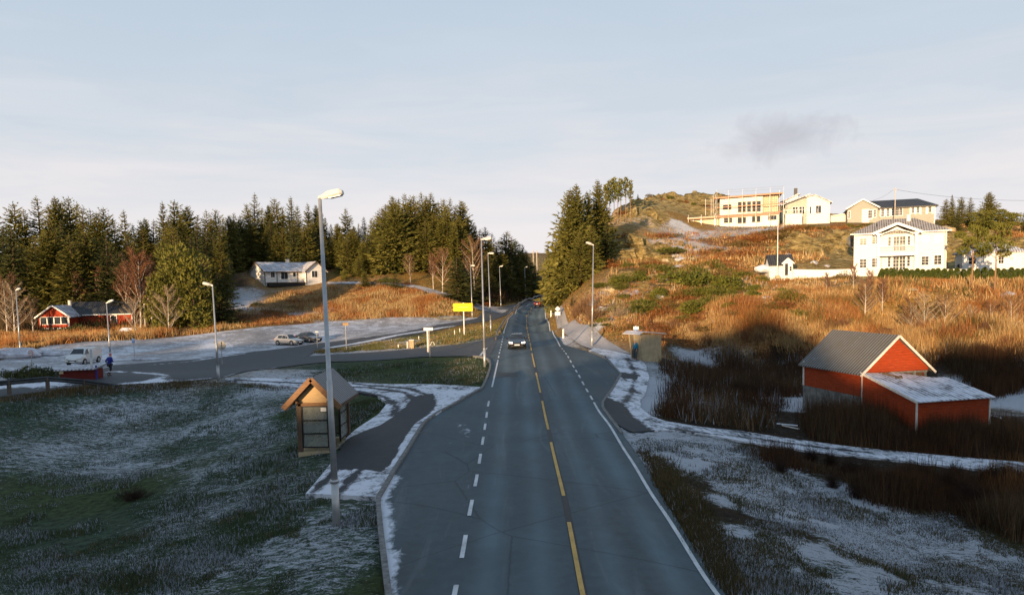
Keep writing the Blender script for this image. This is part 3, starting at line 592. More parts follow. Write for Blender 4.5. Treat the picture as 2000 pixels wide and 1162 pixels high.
def up_snow(V):
    s = np.full(len(V), -.1)
    s += .9*np.exp(-(pdist(V, path([(960, 631), (863, 640), (780, 654), (731, 665), (640, 680)]))/1.3)**2)
    s += .7*np.exp(-(pdist(V, path([(483, 690), (380, 705), (310, 711), (206, 718)]))/1.2)**2)
    s += .8*np.exp(-(pdist(V, path([(560, 716), (483, 726), (440, 738), (380, 744), (227, 753)]))/.45)**2)
    s += .85*np.exp(-(pdist(V, path([(184, 728), (225, 726), (290, 729), (320, 737), (305, 744)]))/.9)**2)
    s += .9*np.exp(-(pdist(V, path([(-50, 756), (0, 756), (60, 752), (110, 750)]))/1.8)**2)
    return s
sheet('upper_road', 'upper', M['asphalt_side'], .036, 16, up_snow)
lane1 = path([(186, 703), (300, 688), (400, 675)])
def lot_snow(V):
    s = .50-.35*np.exp(-(pdist(V, path([(640, 660), (560, 668), (400, 672), (200, 700)]))/3.5)**2)*fbm(V[:, 0]/3, V[:, 1]/8, 2, 3)
    return s+.25*fbm(V[:, 0]/6, V[:, 1]/10, 3, 9)
sheet('parking_area', 'lot', M['lot'], .022, 30, lot_snow)
_dark = path([(845, 772), (852, 790), (838, 812), (812, 830), (795, 850), (775, 890), (748, 928), (700, 921), (655, 921), (648, 905), (662, 872), (690, 856), (715, 845), (735, 838), (775, 815), (800, 790), (812, 778)])
def pave_snow(V):
    d, ins = seg_dist(V, _dark); s = np.where(ins, .62-.75*np.clip((d+.25)/.5, 0, 1), .62)
    for tr in ([(465, 745), (600, 752), (720, 760), (790, 770), (822, 790)], [(600, 758), (690, 766), (750, 778), (775, 798), (770, 815)], [(690, 752), (800, 762), (835, 775)], [(700, 924), (655, 975)], [(655, 924), (612, 968)]):
        s -= .34*np.exp(-(pdist(V, path(tr))/.22)**2)
    return s
sheet('pavement', 'pave', M['pave'], .13, 26, pave_snow)
def rp_snow(V):
    s = np.full(len(V), .60)
    d, ins = seg_dist(V, path([(1176, 790), (1180, 775), (1215, 790), (1235, 815), (1262, 838), (1310, 855), (1214, 850), (1186, 811)])); s = np.where(ins, .62-.8*np.clip((d+.2)/.6, 0, 1), s)
    for tr in ([(1225, 700), (1240, 730), (1235, 765), (1215, 800), (1245, 828), (1330, 842), (1480, 858), (1700, 886)], [(1213, 738), (1225, 745)]): s -= .22*np.exp(-(pdist(V, path(tr))/.2)**2)
    d2, i2 = seg_dist(V, path([(1262, 725), (1213, 725), (1215, 740), (1240, 742)])); return np.where(i2 & (V[:, 1] < 58), s-.4, s)
sheet('foot_path', 'rpath', M['pave'], .055, 12, rp_snow)
sheet('gravel_path', 'gravel', M['lot'], .05, 8, lambda V: .12+0*V[:, 0])
sheet('hill_path', 'hillpath', M['lot'], .05, 6, lambda V: .42+0*V[:, 0])
# painted lines
def line_strip(mb, line, s0, s1, w, off, dx=0):
    s = np.r_[0, np.cumsum(np.hypot(*np.diff(line, axis=0).T))]; n_ = max(2, int((s1-s0)/.8)+1); t = np.linspace(s0, s1, n_)
    x = np.interp(t, s, line[:, 0]); y = np.interp(t, s, line[:, 1]); tx = np.gradient(x); ty = np.gradient(y); l = np.hypot(tx, ty)+1e-9; nxx = ty/l; nyy = -tx/l; b = len(mb.v); V = []
    for i in range(n_):
        for sg in (-1, 1):
            X = x[i]+nxx[i]*(sg*w/2+dx); Y = y[i]+nyy[i]*(sg*w/2+dx); V.append((X, Y, float(Hs(X, Y))+off+.00012*Y))
    mb.add(V, [(2*i, 2*i+1, 2*i+3, 2*i+2) for i in range(n_-1)])
def arc_at(line, pt):
    s = np.r_[0, np.cumsum(np.hypot(*np.diff(line, axis=0).T))]; best = (1e9, 0)
    for i, (a_, b_) in enumerate(zip(line[:-1], line[1:])):
        d = b_-a_; t = np.clip(((pt-a_) @ d)/(d @ d), 0, 1); q = np.hypot(*(pt-a_-t*d))
        if q < best[0]: best = (q, s[i]+t*(s[i+1]-s[i]))
    return best[1]
P2 = lambda px, py: g1(px, py)[:2]
slen = lambda l: float(np.hypot(*np.diff(l, axis=0).T).sum())
w_ = MB(); A = lambda l, px, py: arc_at(l, P2(px, py))
line_strip(w_, RW, 0, A(RW, 1160, 787), .13, .046); 
s = A(RW, 1157, 782); e = A(RW, 1097, 681); per = (e-s)/10.5
for i in range(11): line_strip(w_, RW, s+i*per, s+(i+.5)*per, .13, .046)
line_strip(w_, RW, A(RW, 1094.5, 678), slen(RW)-1, .13, .046)
s = A(LW, 888, 1190); a0 = A(LW, 908, 1047); per = A(LW, 921, 978)-a0; k = -6
while a0+k*per < A(LW, 960, 762)-2:
    line_strip(w_, LW, max(0, a0+k*per-per*.5), a0+k*per, .13, .046); k += 1
line_strip(w_, LW, A(LW, 961, 757), A(LW, 973, 704), .13, .046)
s = A(LW, 974, 700); e = A(LW, 983, 656); n_ = 8; per = (e-s)/n_
for i in range(n_): line_strip(w_, LW, s+i*per, s+(i+.5)*per, .13, .046)
line_strip(w_, LW, A(LW, 984, 652), slen(LW)-1, .13, .046)
yl = path([(938, 696), (951, 681)]); line_strip(w_, yl, 0, slen(yl), .22, .064)
tag(w_.build('white_lines', M['white_line']), kind='structure')
y_ = MB(); a0 = A(CL, 1101, 970); a1 = A(CL, 1076, 865); per = A(CL, 1059, 784)-a1; dl = a1-a0; k = -3
while a0+k*per < A(CL, 1034, 668):
    s0 = a0+k*per
    line_strip(y_, CL, max(0, s0), s0+dl, .13, .046); k += 1
s = a0+k*per
while s+3 < slen(CL): line_strip(y_, CL, s, s+3, .13, .046); s += 4.6
tag(y_.build('yellow_lines', M['yellow_line']), kind='structure')
z_ = MB(); line_strip(z_, CL, 0, slen(CL)-1, .22, .037, .02)
d0, i0 = [(973, 728), (1010, 728), (1012, 737), (971, 737)], 0
pp = G([q[0] for q in d0], [q[1] for q in d0]); z_.add([(q[0], q[1], q[2]+.036) for q in pp], [(0, 3, 2, 1)])
tag(z_.build('asphalt_seal', M['seal']), kind='structure')
# kerbs: 12 cm step between road and pavement
def kerb(pix, name, pre=None, h=.12):
    l = path(pix); l = ext(l) if pre else l; l = resample(l, max(4, int(slen(l)/.9))); tx = np.gradient(l[:, 0]); ty = np.gradient(l[:, 1]); L_ = np.hypot(tx, ty); nx_ = ty/L_; ny_ = -tx/L_
    V = []; mb = MB()
    for i in range(len(l)):
        for (o_, dz) in ((-.09, -.2), (.09, -.2), (.08, h+.030), (-.09, h+.036)):
            X = l[i, 0]+nx_[i]*o_; Y = l[i, 1]+ny_[i]*o_; V.append((X, Y, float(Hs(X, Y))+dz))
    n_ = len(l); mb.add(V, [(4*i+k, 4*i+(k+1) % 4, 4*i+4+(k+1) % 4, 4*i+4+k) for i in range(n_-1) for k in range(4)]+[(0, 1, 2, 3), (4*n_-1, 4*n_-2, 4*n_-3, 4*n_-4)])
    return tag(mb.build(name, M['kerb']), kind='structure')
kerb([(759, 1162), (745, 1050), (738, 978), (770, 922), (800, 875), (829, 827), (855, 808), (885, 793), (920, 772), (942, 760), (951, 740), (957, 722), (958, 710), (954, 703), (944, 699), (925, 697)], 'kerb', True)
kerb([(1150, 687), (1165, 692), (1184, 702), (1199, 717), (1213, 732), (1198, 757), (1188, 771), (1176, 789), (1178, 799), (1187, 811), (1198, 827), (1214, 847)], 'kerb', h=.06)
# ------------------------------------------------------------------ plants: mesh kit (unit height, copied with shared data)
def leaf_tris(cen, dirs, ln, wd, rng):
    """triangles with base at cen pointing along dirs"""
    n_ = len(cen); r = rng.normal(size=(n_, 3)); s = np.cross(dirs, r); s /= np.linalg.norm(s, axis=1)[:, None]+1e-9
    a = cen-s*wd[:, None]/2; b = cen+s*wd[:, None]/2; c = cen+dirs*ln[:, None]
    return np.stack([a, b, c], 1).reshape(-1, 3)
def spruce_mesh(seed, r0=.20, levels=34, gap=0.0, low=.05, shape=.8, m=None, nb0=9, sparse_top=True):
    rng = np.random.default_rng(seed); cen = []; dr = []; ln = []; wd = []
    for i in range(levels):
        h = low+(0.975-low)*(i+rng.uniform(-.3, .3))/levels; u = (h-low)/(1-low)
        L0 = r0*max(0, 1-u)**shape+.012
        nb = int(max(4, nb0-3.5*u)) 
        ph = rng.uniform(0, 6.28)
        for k in range(nb):
            az = ph+6.283*k/nb+rng.normal(0, .25); L = L0*rng.uniform(.62, 1.18)*(1+.25*math.sin(az*2+seed))
            el = -.22+.75*u+rng.normal(0, .1)
            d = np.array([math.cos(az)*math.cos(el), math.sin(az)*math.cos(el), math.sin(el)])
            st = 4 if L > .06 else 2
            for j in range(st):
                f = (j+.6+rng.uniform(-.2, .2))/st; p = np.array([0, 0, h])+d*L*f; p[2] += L*.25*f*f-.1*L*f
                tl = .30*L*(1.15-.5*f)+.010
                for sgn in (-1, 1, 0, 0):
                    a2 = az+sgn*rng.uniform(.5, 1.1); e2 = el*.5+rng.uniform(-.75, .25) if sgn else el+rng.uniform(-.1, .45)
                    cen.append(p); dr.append([math.cos(a2)*math.cos(e2), math.sin(a2)*math.cos(e2), math.sin(e2)]); ln.append(tl*rng.uniform(.7, 1.3)); wd.append(tl*rng.uniform(.26, .46))
    for j in range(14):
        cen.append([0, 0, .90+.007*j]); a2 = rng.uniform(0, 6.28); dr.append([math.cos(a2)*.75, math.sin(a2)*.75, .66]); ln.append(.024); wd.append(.006)
    cen.append([0, 0, .95]); dr.append([0, 0, 1]); ln.append(.05); wd.append(.006)
    return leaf_tris(np.array(cen), np.array(dr), np.array(ln), np.array(wd), rng)
def trunk_mesh(name, m, h=.95, r=.014, bend=0.0, seed=0, limbs=()):
    mb = MB(); rng = random.Random(seed); pts = [(bend*math.sin(2.2*t)*.5+rng.uniform(-.004, .004), bend*t*t*.4+rng.uniform(-.004, .004), -.03+(h+.03)*t) for t in [i/7 for i in range(8)]]
    mb.tube(pts, [r*(1.25-1.05*i/7) for i in range(8)], 7)
    for (t, az, el, L, rr) in limbs:
        i = t*7; a = int(i); f = i-a; p = Vector(pts[a]).lerp(Vector(pts[min(a+1, 7)]), f); d = Vector((math.cos(az)*math.cos(el), math.sin(az)*math.cos(el), math.sin(el)))
        mb.tube([p, p+d*L*.5+Vector((0, 0, L*.05)), p+d*L+Vector((0, 0, L*.18))], [rr, rr*.7, rr*.3], 5)
    o = mb.build(name, m, smooth=True); me = o.data; bpy.data.objects.remove(o); return me
def blob_tris(rng, c, rad, n_, ls, up=.2, fill=.45):
    d = rng.normal(size=(n_, 3)); d /= np.linalg.norm(d, axis=1)[:, None]; rr = rng.uniform(fill, 1, n_)**.5
    cen = np.array(c)+d*rr[:, None]*np.array(rad); dd = d*.8+rng.normal(size=(n_, 3))*.55+np.array([0, 0, up]); dd /= np.linalg.norm(dd, axis=1)[:, None]
    ln = ls*rng.uniform(.6, 1.4, n_); return leaf_tris(cen, dd, ln, ln*rng.uniform(.3, .55, n_), rng)
KIT = {}
def kit(name, crown, cm, trunk):
    me = tri_mesh('crown', crown, cm); me.name = 'crown'; KIT[name] = (me, trunk)
for i in range(5):
    kit('spruce%d' % i, spruce_mesh(20+i, r0=[.17, .20, .15, .22, .185][i], levels=[36, 34, 38, 32, 36][i], low=[.06, .1, .05, .04, .14][i], shape=[.8, .7, .85, .75, .65][i]), M['spruce'], trunk_mesh('trunk', M['bark'], .97, .013, .02, i))
for i in range(2):
    kit('dark%d' % i, spruce_mesh(40+i, r0=[.19, .16][i], levels=32, low=.05), M['spruce_dark'], trunk_mesh('trunk', M['bark'], .97, .013, .02, i))
kit('big', spruce_mesh(60, r0=.27, levels=46, low=.03, shape=.72, nb0=11), M['spruce'], trunk_mesh('trunk', M['bark'], .97, .014, .01, 3))
kit('smallfir', spruce_mesh(61, r0=.30, levels=16, low=.03, shape=.8), M['spruce_dark'], trunk_mesh('trunk', M['bark'], .9, .018, .01, 3))
def pine_mesh(seed, lo=.45, r=.22, ncl=13, nt=150, flat=.45):
    rng = np.random.default_rng(seed); T = []; limbs = []
    for k in range(ncl):
        h = lo+(1-lo-.06)*(k+.5)/ncl; az = k*2.4+rng.uniform(-.5, .5); rr = r*(1-.55*abs((h-lo)/(1-lo)-.35))*rng.uniform(.55, 1.05)
        if k == ncl-1: rr *= .2
        c = [math.cos(az)*rr, math.sin(az)*rr, h]; s_ = r*rng.uniform(.38, .62)
        T.append(blob_tris(rng, c, (s_, s_, s_*flat), nt, .05, .5)); limbs.append((min(.98, h-.07), az, .35, rr*1.05, .006))
    return np.vstack(T), limbs
for i, (sd, lo, r, ncl, nt_, fl) in enumerate([(3, .45, .30, 13, 170, .45), (4, .62, .16, 8, 110, .8), (5, .08, .30, 26, 170, .75), (6, .40, .42, 14, 220, .30), (7, .55, .05, 8, 42, 1.5), (8, .52, .30, 9, 210, .28)]):
    T, lb = pine_mesh(sd, lo, r, ncl, nt_, fl); kit('pine%d' % i, T, M['pine'], trunk_mesh('trunk', M['bark_pine'], .96, [.018, .011, .016, .022, .009, .020][i], .05 if i not in (1, 4) else .01, sd, lb))
def bare_mesh(seed, spread=.16, nl=16, tw=22, haze=260, lo=.25, fan=.9):
    """leafless tree: limbs as tapering tubes (trunk mesh) and a cloud of fine twigs (crown mesh)"""
    rng = np.random.default_rng(seed); limbs = []; cen = []; dr = []; ln = []
    for k in range(nl):
        t = lo+(.97-lo)*(k+.3)/nl; az = k*2.4+rng.uniform(-.5, .5); L = spread*(1.35-.9*t)*rng.uniform(.8, 1.3)+.05; el = fan+rng.uniform(-.2, .2)
        limbs.append((t, az, el, L, .0045*(1.2-t)+.0012)); d0 = np.array([math.cos(az)*math.cos(el), math.sin(az)*math.cos(el), math.sin(el)])
        for j in range(tw):
            f = rng.uniform(.15, 1.05); p = np.array([0, 0, t*.96])+d0*L*f+np.array([0, 0, L*.15*f]); d = d0*1.0+rng.normal(size=3)*.55+np.array([0, 0, .35]); d /= np.linalg.norm(d)
            cen.append(p); dr.append(d); ln.append(.07*rng.uniform(.5, 1.5))
            for q in range(2):
                d2 = d+rng.normal(size=3)*.5; d2 /= np.linalg.norm(d2); cen.append(p+d*.03*rng.uniform(.3, 1.3)); dr.append(d2); ln.append(.045*rng.uniform(.6, 1.5))
    ln = np.array(ln); return leaf_tris(np.array(cen), np.array(dr), ln, np.full(len(ln), .0042), rng), limbs
for i, (sd, sp, tm, bm) in enumerate([(11, .20, 'redtwig', 'bark_birch'), (12, .24, 'twig', 'bark_birch'), (13, .16, 'redtwig', 'bark_birch'), (14, .30, 'paletwig', 'bark_birch')]):
    T, lb = bare_mesh(sd, sp, 20, 56, lo=[.3, .22, .35, .05][i], fan=[.95, .85, 1.0, .8][i]); kit('bare%d' % i, T, M[tm], trunk_mesh('trunk', M[bm], .94, [.011, .013, .009, .012][i], .04, sd, lb))
def bush_kit(name, m, seed, n_, ls, nc=7, flat=.5, spread=.6, up=.3):
    rng = np.random.default_rng(seed); T = []
    for k in range(nc):
        az = rng.uniform(0, 6.28); rr = spread*rng.uniform(0, 1)**.6*(k > 0); h = flat*rng.uniform(.35, .75)*(1.05-rr*.7)
        s_ = rng.uniform(.28, .5); T.append(blob_tris(rng, (math.cos(az)*rr, math.sin(az)*rr, h*.8), (s_, s_, max(.15, h*.75)), n_//nc, ls, up, .5))
    V = np.vstack(T); V[:, 2] = np.maximum(V[:, 2], -.05); me = tri_mesh('shrub', V, m); KIT[name] = (me, None)
for i in range(3): bush_kit('juniper%d' % i, M['juniper'], 70+i, 1500, .10, 8, .62, .55, .5)
for i in range(2): bush_kit('rust%d' % i, M['rustleaf'], 80+i, 1300, .085, 8, .7, .6, .7); bush_kit('heath%d' % i, M['heath'], 84+i, 1300, .085, 8, .5, .6, .5)
bush_kit('frost', M['frostleaf'], 90, 1100, .09, 8, .7, .5, .3); bush_kit('darkbush', M['spruce_dark'], 91, 2000, .085, 9, .6, .62, .5)
def fan_bush(name, m, seed, n_=260, w=.010):
    rng = np.random.default_rng(seed); cen = []; dr = []; ln = []
    for k in range(n_):
        az = rng.uniform(0, 6.28); el = rng.uniform(.45, 1.45); d = np.array([math.cos(az)*math.cos(el), math.sin(az)*math.cos(el), math.sin(el)]); L = rng.uniform(.45, 1.0); cen.append(rng.normal(size=3)*[.06, .06, 0]); dr.append(d); ln.append(L)
        for q in range(6):
            f = rng.uniform(.3, .95); d2 = d+rng.normal(size=3)*.4; d2 /= np.linalg.norm(d2); cen.append(d*L*f); dr.append(d2); ln.append(rng.uniform(.12, .3))
    ln = np.array(ln); KIT[name] = (tri_mesh('shrub', leaf_tris(np.array(cen), np.array(dr), ln, np.full(len(ln), w), rng), m), None)
fan_bush('fan', M['paletwig'], 5, 150); fan_bush('fanred', M['redtwig'], 6, 220); fan_bush('fandark', M['darktwig'], 7, 260); fan_bush('fanbrown', M['twig'], 8, 300)
# thuja: smooth clipped cone
rng = np.random.default_rng(99); hh_ = rng.uniform(0, 1, 900)**1.2; az_ = rng.uniform(0, 6.28, 900); rr_ = .30*np.sqrt(np.clip(1-hh_, 0, 1))*rng.uniform(.75, 1, 900); cen_ = np.stack([np.cos(az_)*rr_, np.sin(az_)*rr_, hh_*.95], 1); dd_ = np.stack([np.cos(az_)*.4, np.sin(az_)*.4, np.full(900, .9)], 1)+rng.normal(size=(900, 3))*.3; dd_ /= np.linalg.norm(dd_, axis=1)[:, None]
KIT['thuja'] = (tri_mesh('crown', leaf_tris(cen_, dd_, np.full(900, .11), np.full(900, .06), rng), M['thuja']), None)

def plant(kind, name, X, Y, h, w=None, label='', cat='tree', group=None, rz=None, sink=0.0, z=None, tilt=0):
    crown, trunk = KIT[kind]; w = w or h; z = (zg(X, Y) if z is None else z)-sink; rz = random.uniform(0, 6.28) if rz is None else rz
    if trunk is None:
        o = bpy.data.objects.new(name, crown); o.location = (X, Y, z); o.scale = (w, w, h); o.rotation_euler = (0, 0, rz); tag(o, label, cat, group); COL.objects.link(o); return o
    o = thing(name, label, cat, (X, Y, z), rz, group); o.scale = (w, w, h); o.rotation_euler = (tilt, 0, rz)
    for nm, me in (('trunk', trunk), ('crown', crown)): c = bpy.data.objects.new(nm, me); link(c, o)
    return o
def top(kind, name, px, py, Y, label, group=None, wf=1.0, base_z=None, **kw):
    """plant whose tip is seen at a pixel, standing at depth Y"""
    p = C(px, py, Y); z = zg(p[0], p[1]) if base_z is None else base_z; h = p[2]-z
    return plant(kind, name, p[0], p[1], h, h*wf, label, 'tree', group, z=z, **kw)

# ---- forest on the left
GL = 'tall conifers of the forest left of the road'
def seg(px):
    if px < 200: return 'tall dark spruce of the forest directly behind the red cabin'
    if px < 440: return 'olive spruce of the forest between red cabin and white bungalow'
    if px < 640: return 'tall spruce in the forest directly behind the white bungalow'
    if px < 730: return 'lower spruce in the dip of the forest right of the bungalow'
    return 'dense golden green spruce in the high stand right of the bungalow'
sky_t = [(-40, 400, 140), (-15, 408, 146), (24, 394, 142), (44, 407, 146), (70, 382, 148), (92, 398, 140), (106, 382, 143), (119, 391, 150), (134, 384, 144), (150, 393, 150), (162, 400, 142), (175, 408, 150), (188, 412, 142), (202, 404, 146), (221, 424, 150), (240, 409, 145), (258, 436, 152),
         (275, 430, 148), (283, 426, 154), (300, 428, 150), (317, 392, 150), (330, 420, 146), (341, 389, 152), (352, 418, 148), (365, 400, 154), (385, 420, 150), (402, 410, 156), (412, 424, 150), (422, 409, 158), (436, 424, 156), (447, 419, 162), (457, 414, 166), (468, 420, 168),
         (482, 398, 170), (497, 377, 172), (512, 404, 170), (524, 400, 176), (536, 385, 172), (550, 402, 172), (567, 382, 174), (580, 400, 172), (600, 396, 176), (617, 400, 178), (626, 410, 174), (635, 425, 176), (646, 436, 178), (675, 406, 176), (662, 440, 176), (690, 440, 180), (700, 436, 178), (710, 422, 182), (725, 428, 178), (738, 414, 176),
         (752, 398, 176), (766, 382, 174), (778, 386, 176), (790, 377, 174), (799, 384, 172), (808, 380, 172), (822, 374, 174), (832, 382, 172), (842, 375, 174), (855, 392, 174), (867, 388, 174), (879, 386, 176), (890, 398, 176), (901, 390, 180), (912, 420, 178), (925, 436, 180)]
for i, (px, py, Y) in enumerate(sky_t):
    top('spruce%d' % (i*3 % 5) if i % 6 else 'big', 'spruce_tree', px, py+random.uniform(-1, 1), Y, seg(px), GL, wf=random.uniform(.9, 1.25)*(.8 if i % 6 == 0 else 1))
# second and third rows, lower crowns in front
GR = 'smaller conifers at the front edge of the left forest'
def seg2(px):
    if px < 250: return 'smaller shaded spruce at the forest front near the red cabin'
    if px < 450: return 'smaller spruce at the forest front left of the white bungalow'
    if px < 740: return 'smaller spruce at the forest front above the bungalow roof'
    return 'smaller spruce at the front of the high stand right of the bungalow'
rr = random.Random(3)
for i in range(58):
    px = -30+i*8.6+rr.uniform(-4, 4); Y = rr.uniform(128, 140) if px < 250 else rr.uniform(136, 150)
    if px > 430: continue
    py = rr.uniform(435, 485) if px > 240 else rr.uniform(420, 500)
    if rr.random() < .25: py += 35
    top(rr.choice(['spruce0', 'spruce3', 'spruce4', 'dark0', 'dark1']), 'spruce_tree', px, py, Y, seg2(px), GR, wf=rr.uniform(1.1, 1.6))
for i in range(26):
    px = 455+i*7+rr.uniform(-3, 3); top(rr.choice(['spruce0', 'spruce3', 'dark0', 'spruce1']), 'spruce_tree', px, rr.uniform(425, 462), rr.uniform(163, 172), seg2(px), GR, wf=rr.uniform(1.1, 1.5))
for i in range(30):
    px = 650+i*8.8+rr.uniform(-3, 3); top(rr.choice(['spruce0', 'spruce3', 'spruce4', 'big']), 'spruce_tree', px, rr.uniform(395, 440)+(35 if px < 735 else 0)+(max(0, px-860)*.5), rr.uniform(162, 172), seg2(px), GR, wf=rr.uniform(1.0, 1.4))
# dark slope above the bend
GB = 'shaded conifers above the bend of the road'
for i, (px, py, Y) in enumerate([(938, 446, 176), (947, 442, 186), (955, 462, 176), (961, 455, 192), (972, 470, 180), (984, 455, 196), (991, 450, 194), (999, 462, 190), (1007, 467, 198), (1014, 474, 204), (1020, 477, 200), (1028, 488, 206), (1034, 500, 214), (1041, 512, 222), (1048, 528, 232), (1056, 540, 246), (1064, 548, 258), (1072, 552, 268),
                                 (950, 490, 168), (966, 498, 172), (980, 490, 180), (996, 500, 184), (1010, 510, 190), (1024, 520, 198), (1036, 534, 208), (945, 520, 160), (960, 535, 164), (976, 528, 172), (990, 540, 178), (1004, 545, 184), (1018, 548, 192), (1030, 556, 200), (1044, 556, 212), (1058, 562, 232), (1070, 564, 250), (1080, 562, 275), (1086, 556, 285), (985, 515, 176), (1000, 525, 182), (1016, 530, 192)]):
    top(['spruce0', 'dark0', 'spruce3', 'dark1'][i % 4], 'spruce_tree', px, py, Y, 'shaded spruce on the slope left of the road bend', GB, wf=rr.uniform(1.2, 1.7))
# big pair right of the road
for px, py, Y, k, wf, lb in [(1126, 359, 118, 'big', .95, 'big spruce with twin tops right of the bend, its taller right top'), (1113, 367, 117, 'big', .95, 'big spruce right of the bend, left top of the twin pair'), (1147, 373, 121, 'big', .85, 'spruce with golden left side just right of the twin topped spruce'),
                        (1168, 350, 124, 'big', .8, 'tallest spruce right of the bend, beside the bare-stemmed pines'), (1180, 392, 125, 'spruce1', 1.2, 'shaded spruce at the right edge of the big spruce group'), (1098, 430, 122, 'spruce3', 1.3, 'lower spruce at the left edge of the big spruce group'), (1185, 430, 120, 'dark0', 1.2, 'small dark spruce under the tallest one beside the cliff'),
                        (1155, 440, 114, 'spruce3', 1.3, 'spruce in front of the group, above the gravel path'), (1132, 450, 113, 'spruce1', 1.4, 'broad low spruce in front of the twin topped one')]:
    top(k, 'spruce_tree', px, py, Y, lb, 'big spruces right of the road bend', wf=wf)
for px, py, Y, w_, lb in [(1062, 505, 128, .62, 'bright green bushy pine leaning over the road bend, leftmost of the right bank'), (1078, 496, 124, .62, 'green pine beside the road bend below the big spruces'), (1100, 515, 119, .65, 'low green pine on the bank below the twin topped spruce')]:
    p = C(px, py, Y); x = max(p[0], 6.5+(Y-110)*.02); plant('pine2', 'pine_tree', x, Y, p[2]-zg(x, Y), (p[2]-zg(x, Y))*w_, lb, 'tree', 'green pines on the right bank of the bend')
for px, py, Y in [(1106, 560, 116), (1118, 590, 108), (1098, 570, 122), (1095, 556, 135), (1096, 548, 150)]:
    p = C(px, py, Y); x = max(p[0], 7.5); plant('dark0', 'spruce_tree', x, Y, max(1.5, p[2]-zg(x, Y)), 3.2, 'young dark spruce on the steep bank right of the bend', 'tree', 'young spruces on the right bank of the bend')
# thin tall pines on the knoll
for i, (px, py) in enumerate([(1184, 356), (1190, 349), (1199, 343), (1206, 351), (1212, 345), (1222, 342), (1231, 349)]):
    top('pine4', 'pine_tree', px, py, 150+i % 3, 'thin bare-stemmed pine on the knoll beside the big spruces', 'thin pines in a clump on the knoll', wf=.95)
top('smallfir', 'spruce_tree', 1246, 378, 168, 'small lone fir on the ridge left of the rock dome', wf=1)
# right of the grey house
for i, (px, py, Y, k, wf, lb) in enumerate([(1848, 388, 150, 'spruce1', 1.2, 'leftmost spruce right of the grey house'), (1860, 380, 152, 'spruce0', 1.2, 'spiky spruce right of the grey house, second from left'), (1878, 384, 154, 'spruce4', 1.3, 'third spruce from the grey house, in the middle of the row'), (1896, 385, 152, 'spruce2', 1.5, 'fourth spruce from the grey house, left of the wide pine'),
                        (1933, 374, 146, 'big', 1.1, 'tallest spruce on the ridge at the far right'), (1950, 408, 140, 'pine3', 1.3, 'wide flat-topped pine below the tallest ridge spruce'), (1978, 415, 142, 'pine3', 1.4, 'low spreading pine on the ridge near the right edge'), (1870, 410, 144, 'dark0', 1.5, 'short dense spruce in front of the ridge row'), (1910, 412, 144, 'pine2', 1.0, 'round green pine in front of the ridge row'), (2000, 418, 145, 'dark1', 1.2, 'dark spruce at the right edge of the photo')]):
    top(k, 'pine_tree' if 'pine' in k else 'spruce_tree', px, py, Y, lb, 'conifers on the ridge right of the grey house', wf=wf)
# two leaning garden pines in front of the garage wing
for px, pyt, bx, by, Y, wf, lb in [(1885, 436, 1900, 585, 88, .62, 'flat crowned pine with leaning orange stem before the white garage'), (1938, 430, 1938, 580, 87, .60, 'pine with two crown layers right of the leaning one, before the garage')]:
    b_ = C(bx, by, Y); t_ = C(px, pyt, Y); z = zg(b_[0], Y); plant('pine5', 'pine_tree', (b_[0]+t_[0])/2+.4, Y, t_[2]-z, (t_[2]-z)*wf, lb, 'tree', 'garden pines before the white house wing', rz=.5, z=z)
# singles on the left
top('pine2', 'pine_tree', 345, 480, 117, 'big bushy bright green pine between red cabin and street lamp', wf=.78); top('pine2', 'pine_tree', 372, 505, 116, 'lower right half of the bushy green pine clump by the lamp', wf=.9); top('pine2', 'pine_tree', 320, 530, 115, 'low bushy pine at the left foot of the bright green one', wf=.9)
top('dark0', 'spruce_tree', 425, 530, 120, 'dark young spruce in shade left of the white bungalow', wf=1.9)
top('smallfir', 'spruce_tree', 174, 570, 128, 'small fir behind the dark roof of the red cabin', wf=1.0)
top('dark0', 'spruce_tree', 894, 500, 146, 'dense bluish young spruce right of the field path', wf=2.6)
top('dark1', 'spruce_tree', 918, 520, 150, 'dark young spruce just right of the bluish one', wf=2.2)
top('spruce3', 'spruce_tree', 700, 500, 160, 'young spruce right of the bungalow at the forest foot', wf=1.8); top('pine2', 'pine_tree', 672, 528, 158, 'low round pine bush right of the bungalow', wf=1.1); top('spruce1', 'spruce_tree', 712, 530, 152, 'short young spruce with dark shadow beside the field path', wf=2.0)
top('smallfir', 'spruce_tree', 755, 534, 152, 'tiny fir below the golden stand, left one', wf=1.6); top('smallfir', 'spruce_tree', 772, 530, 151, 'tiny fir below the golden stand, right one', wf=1.8)
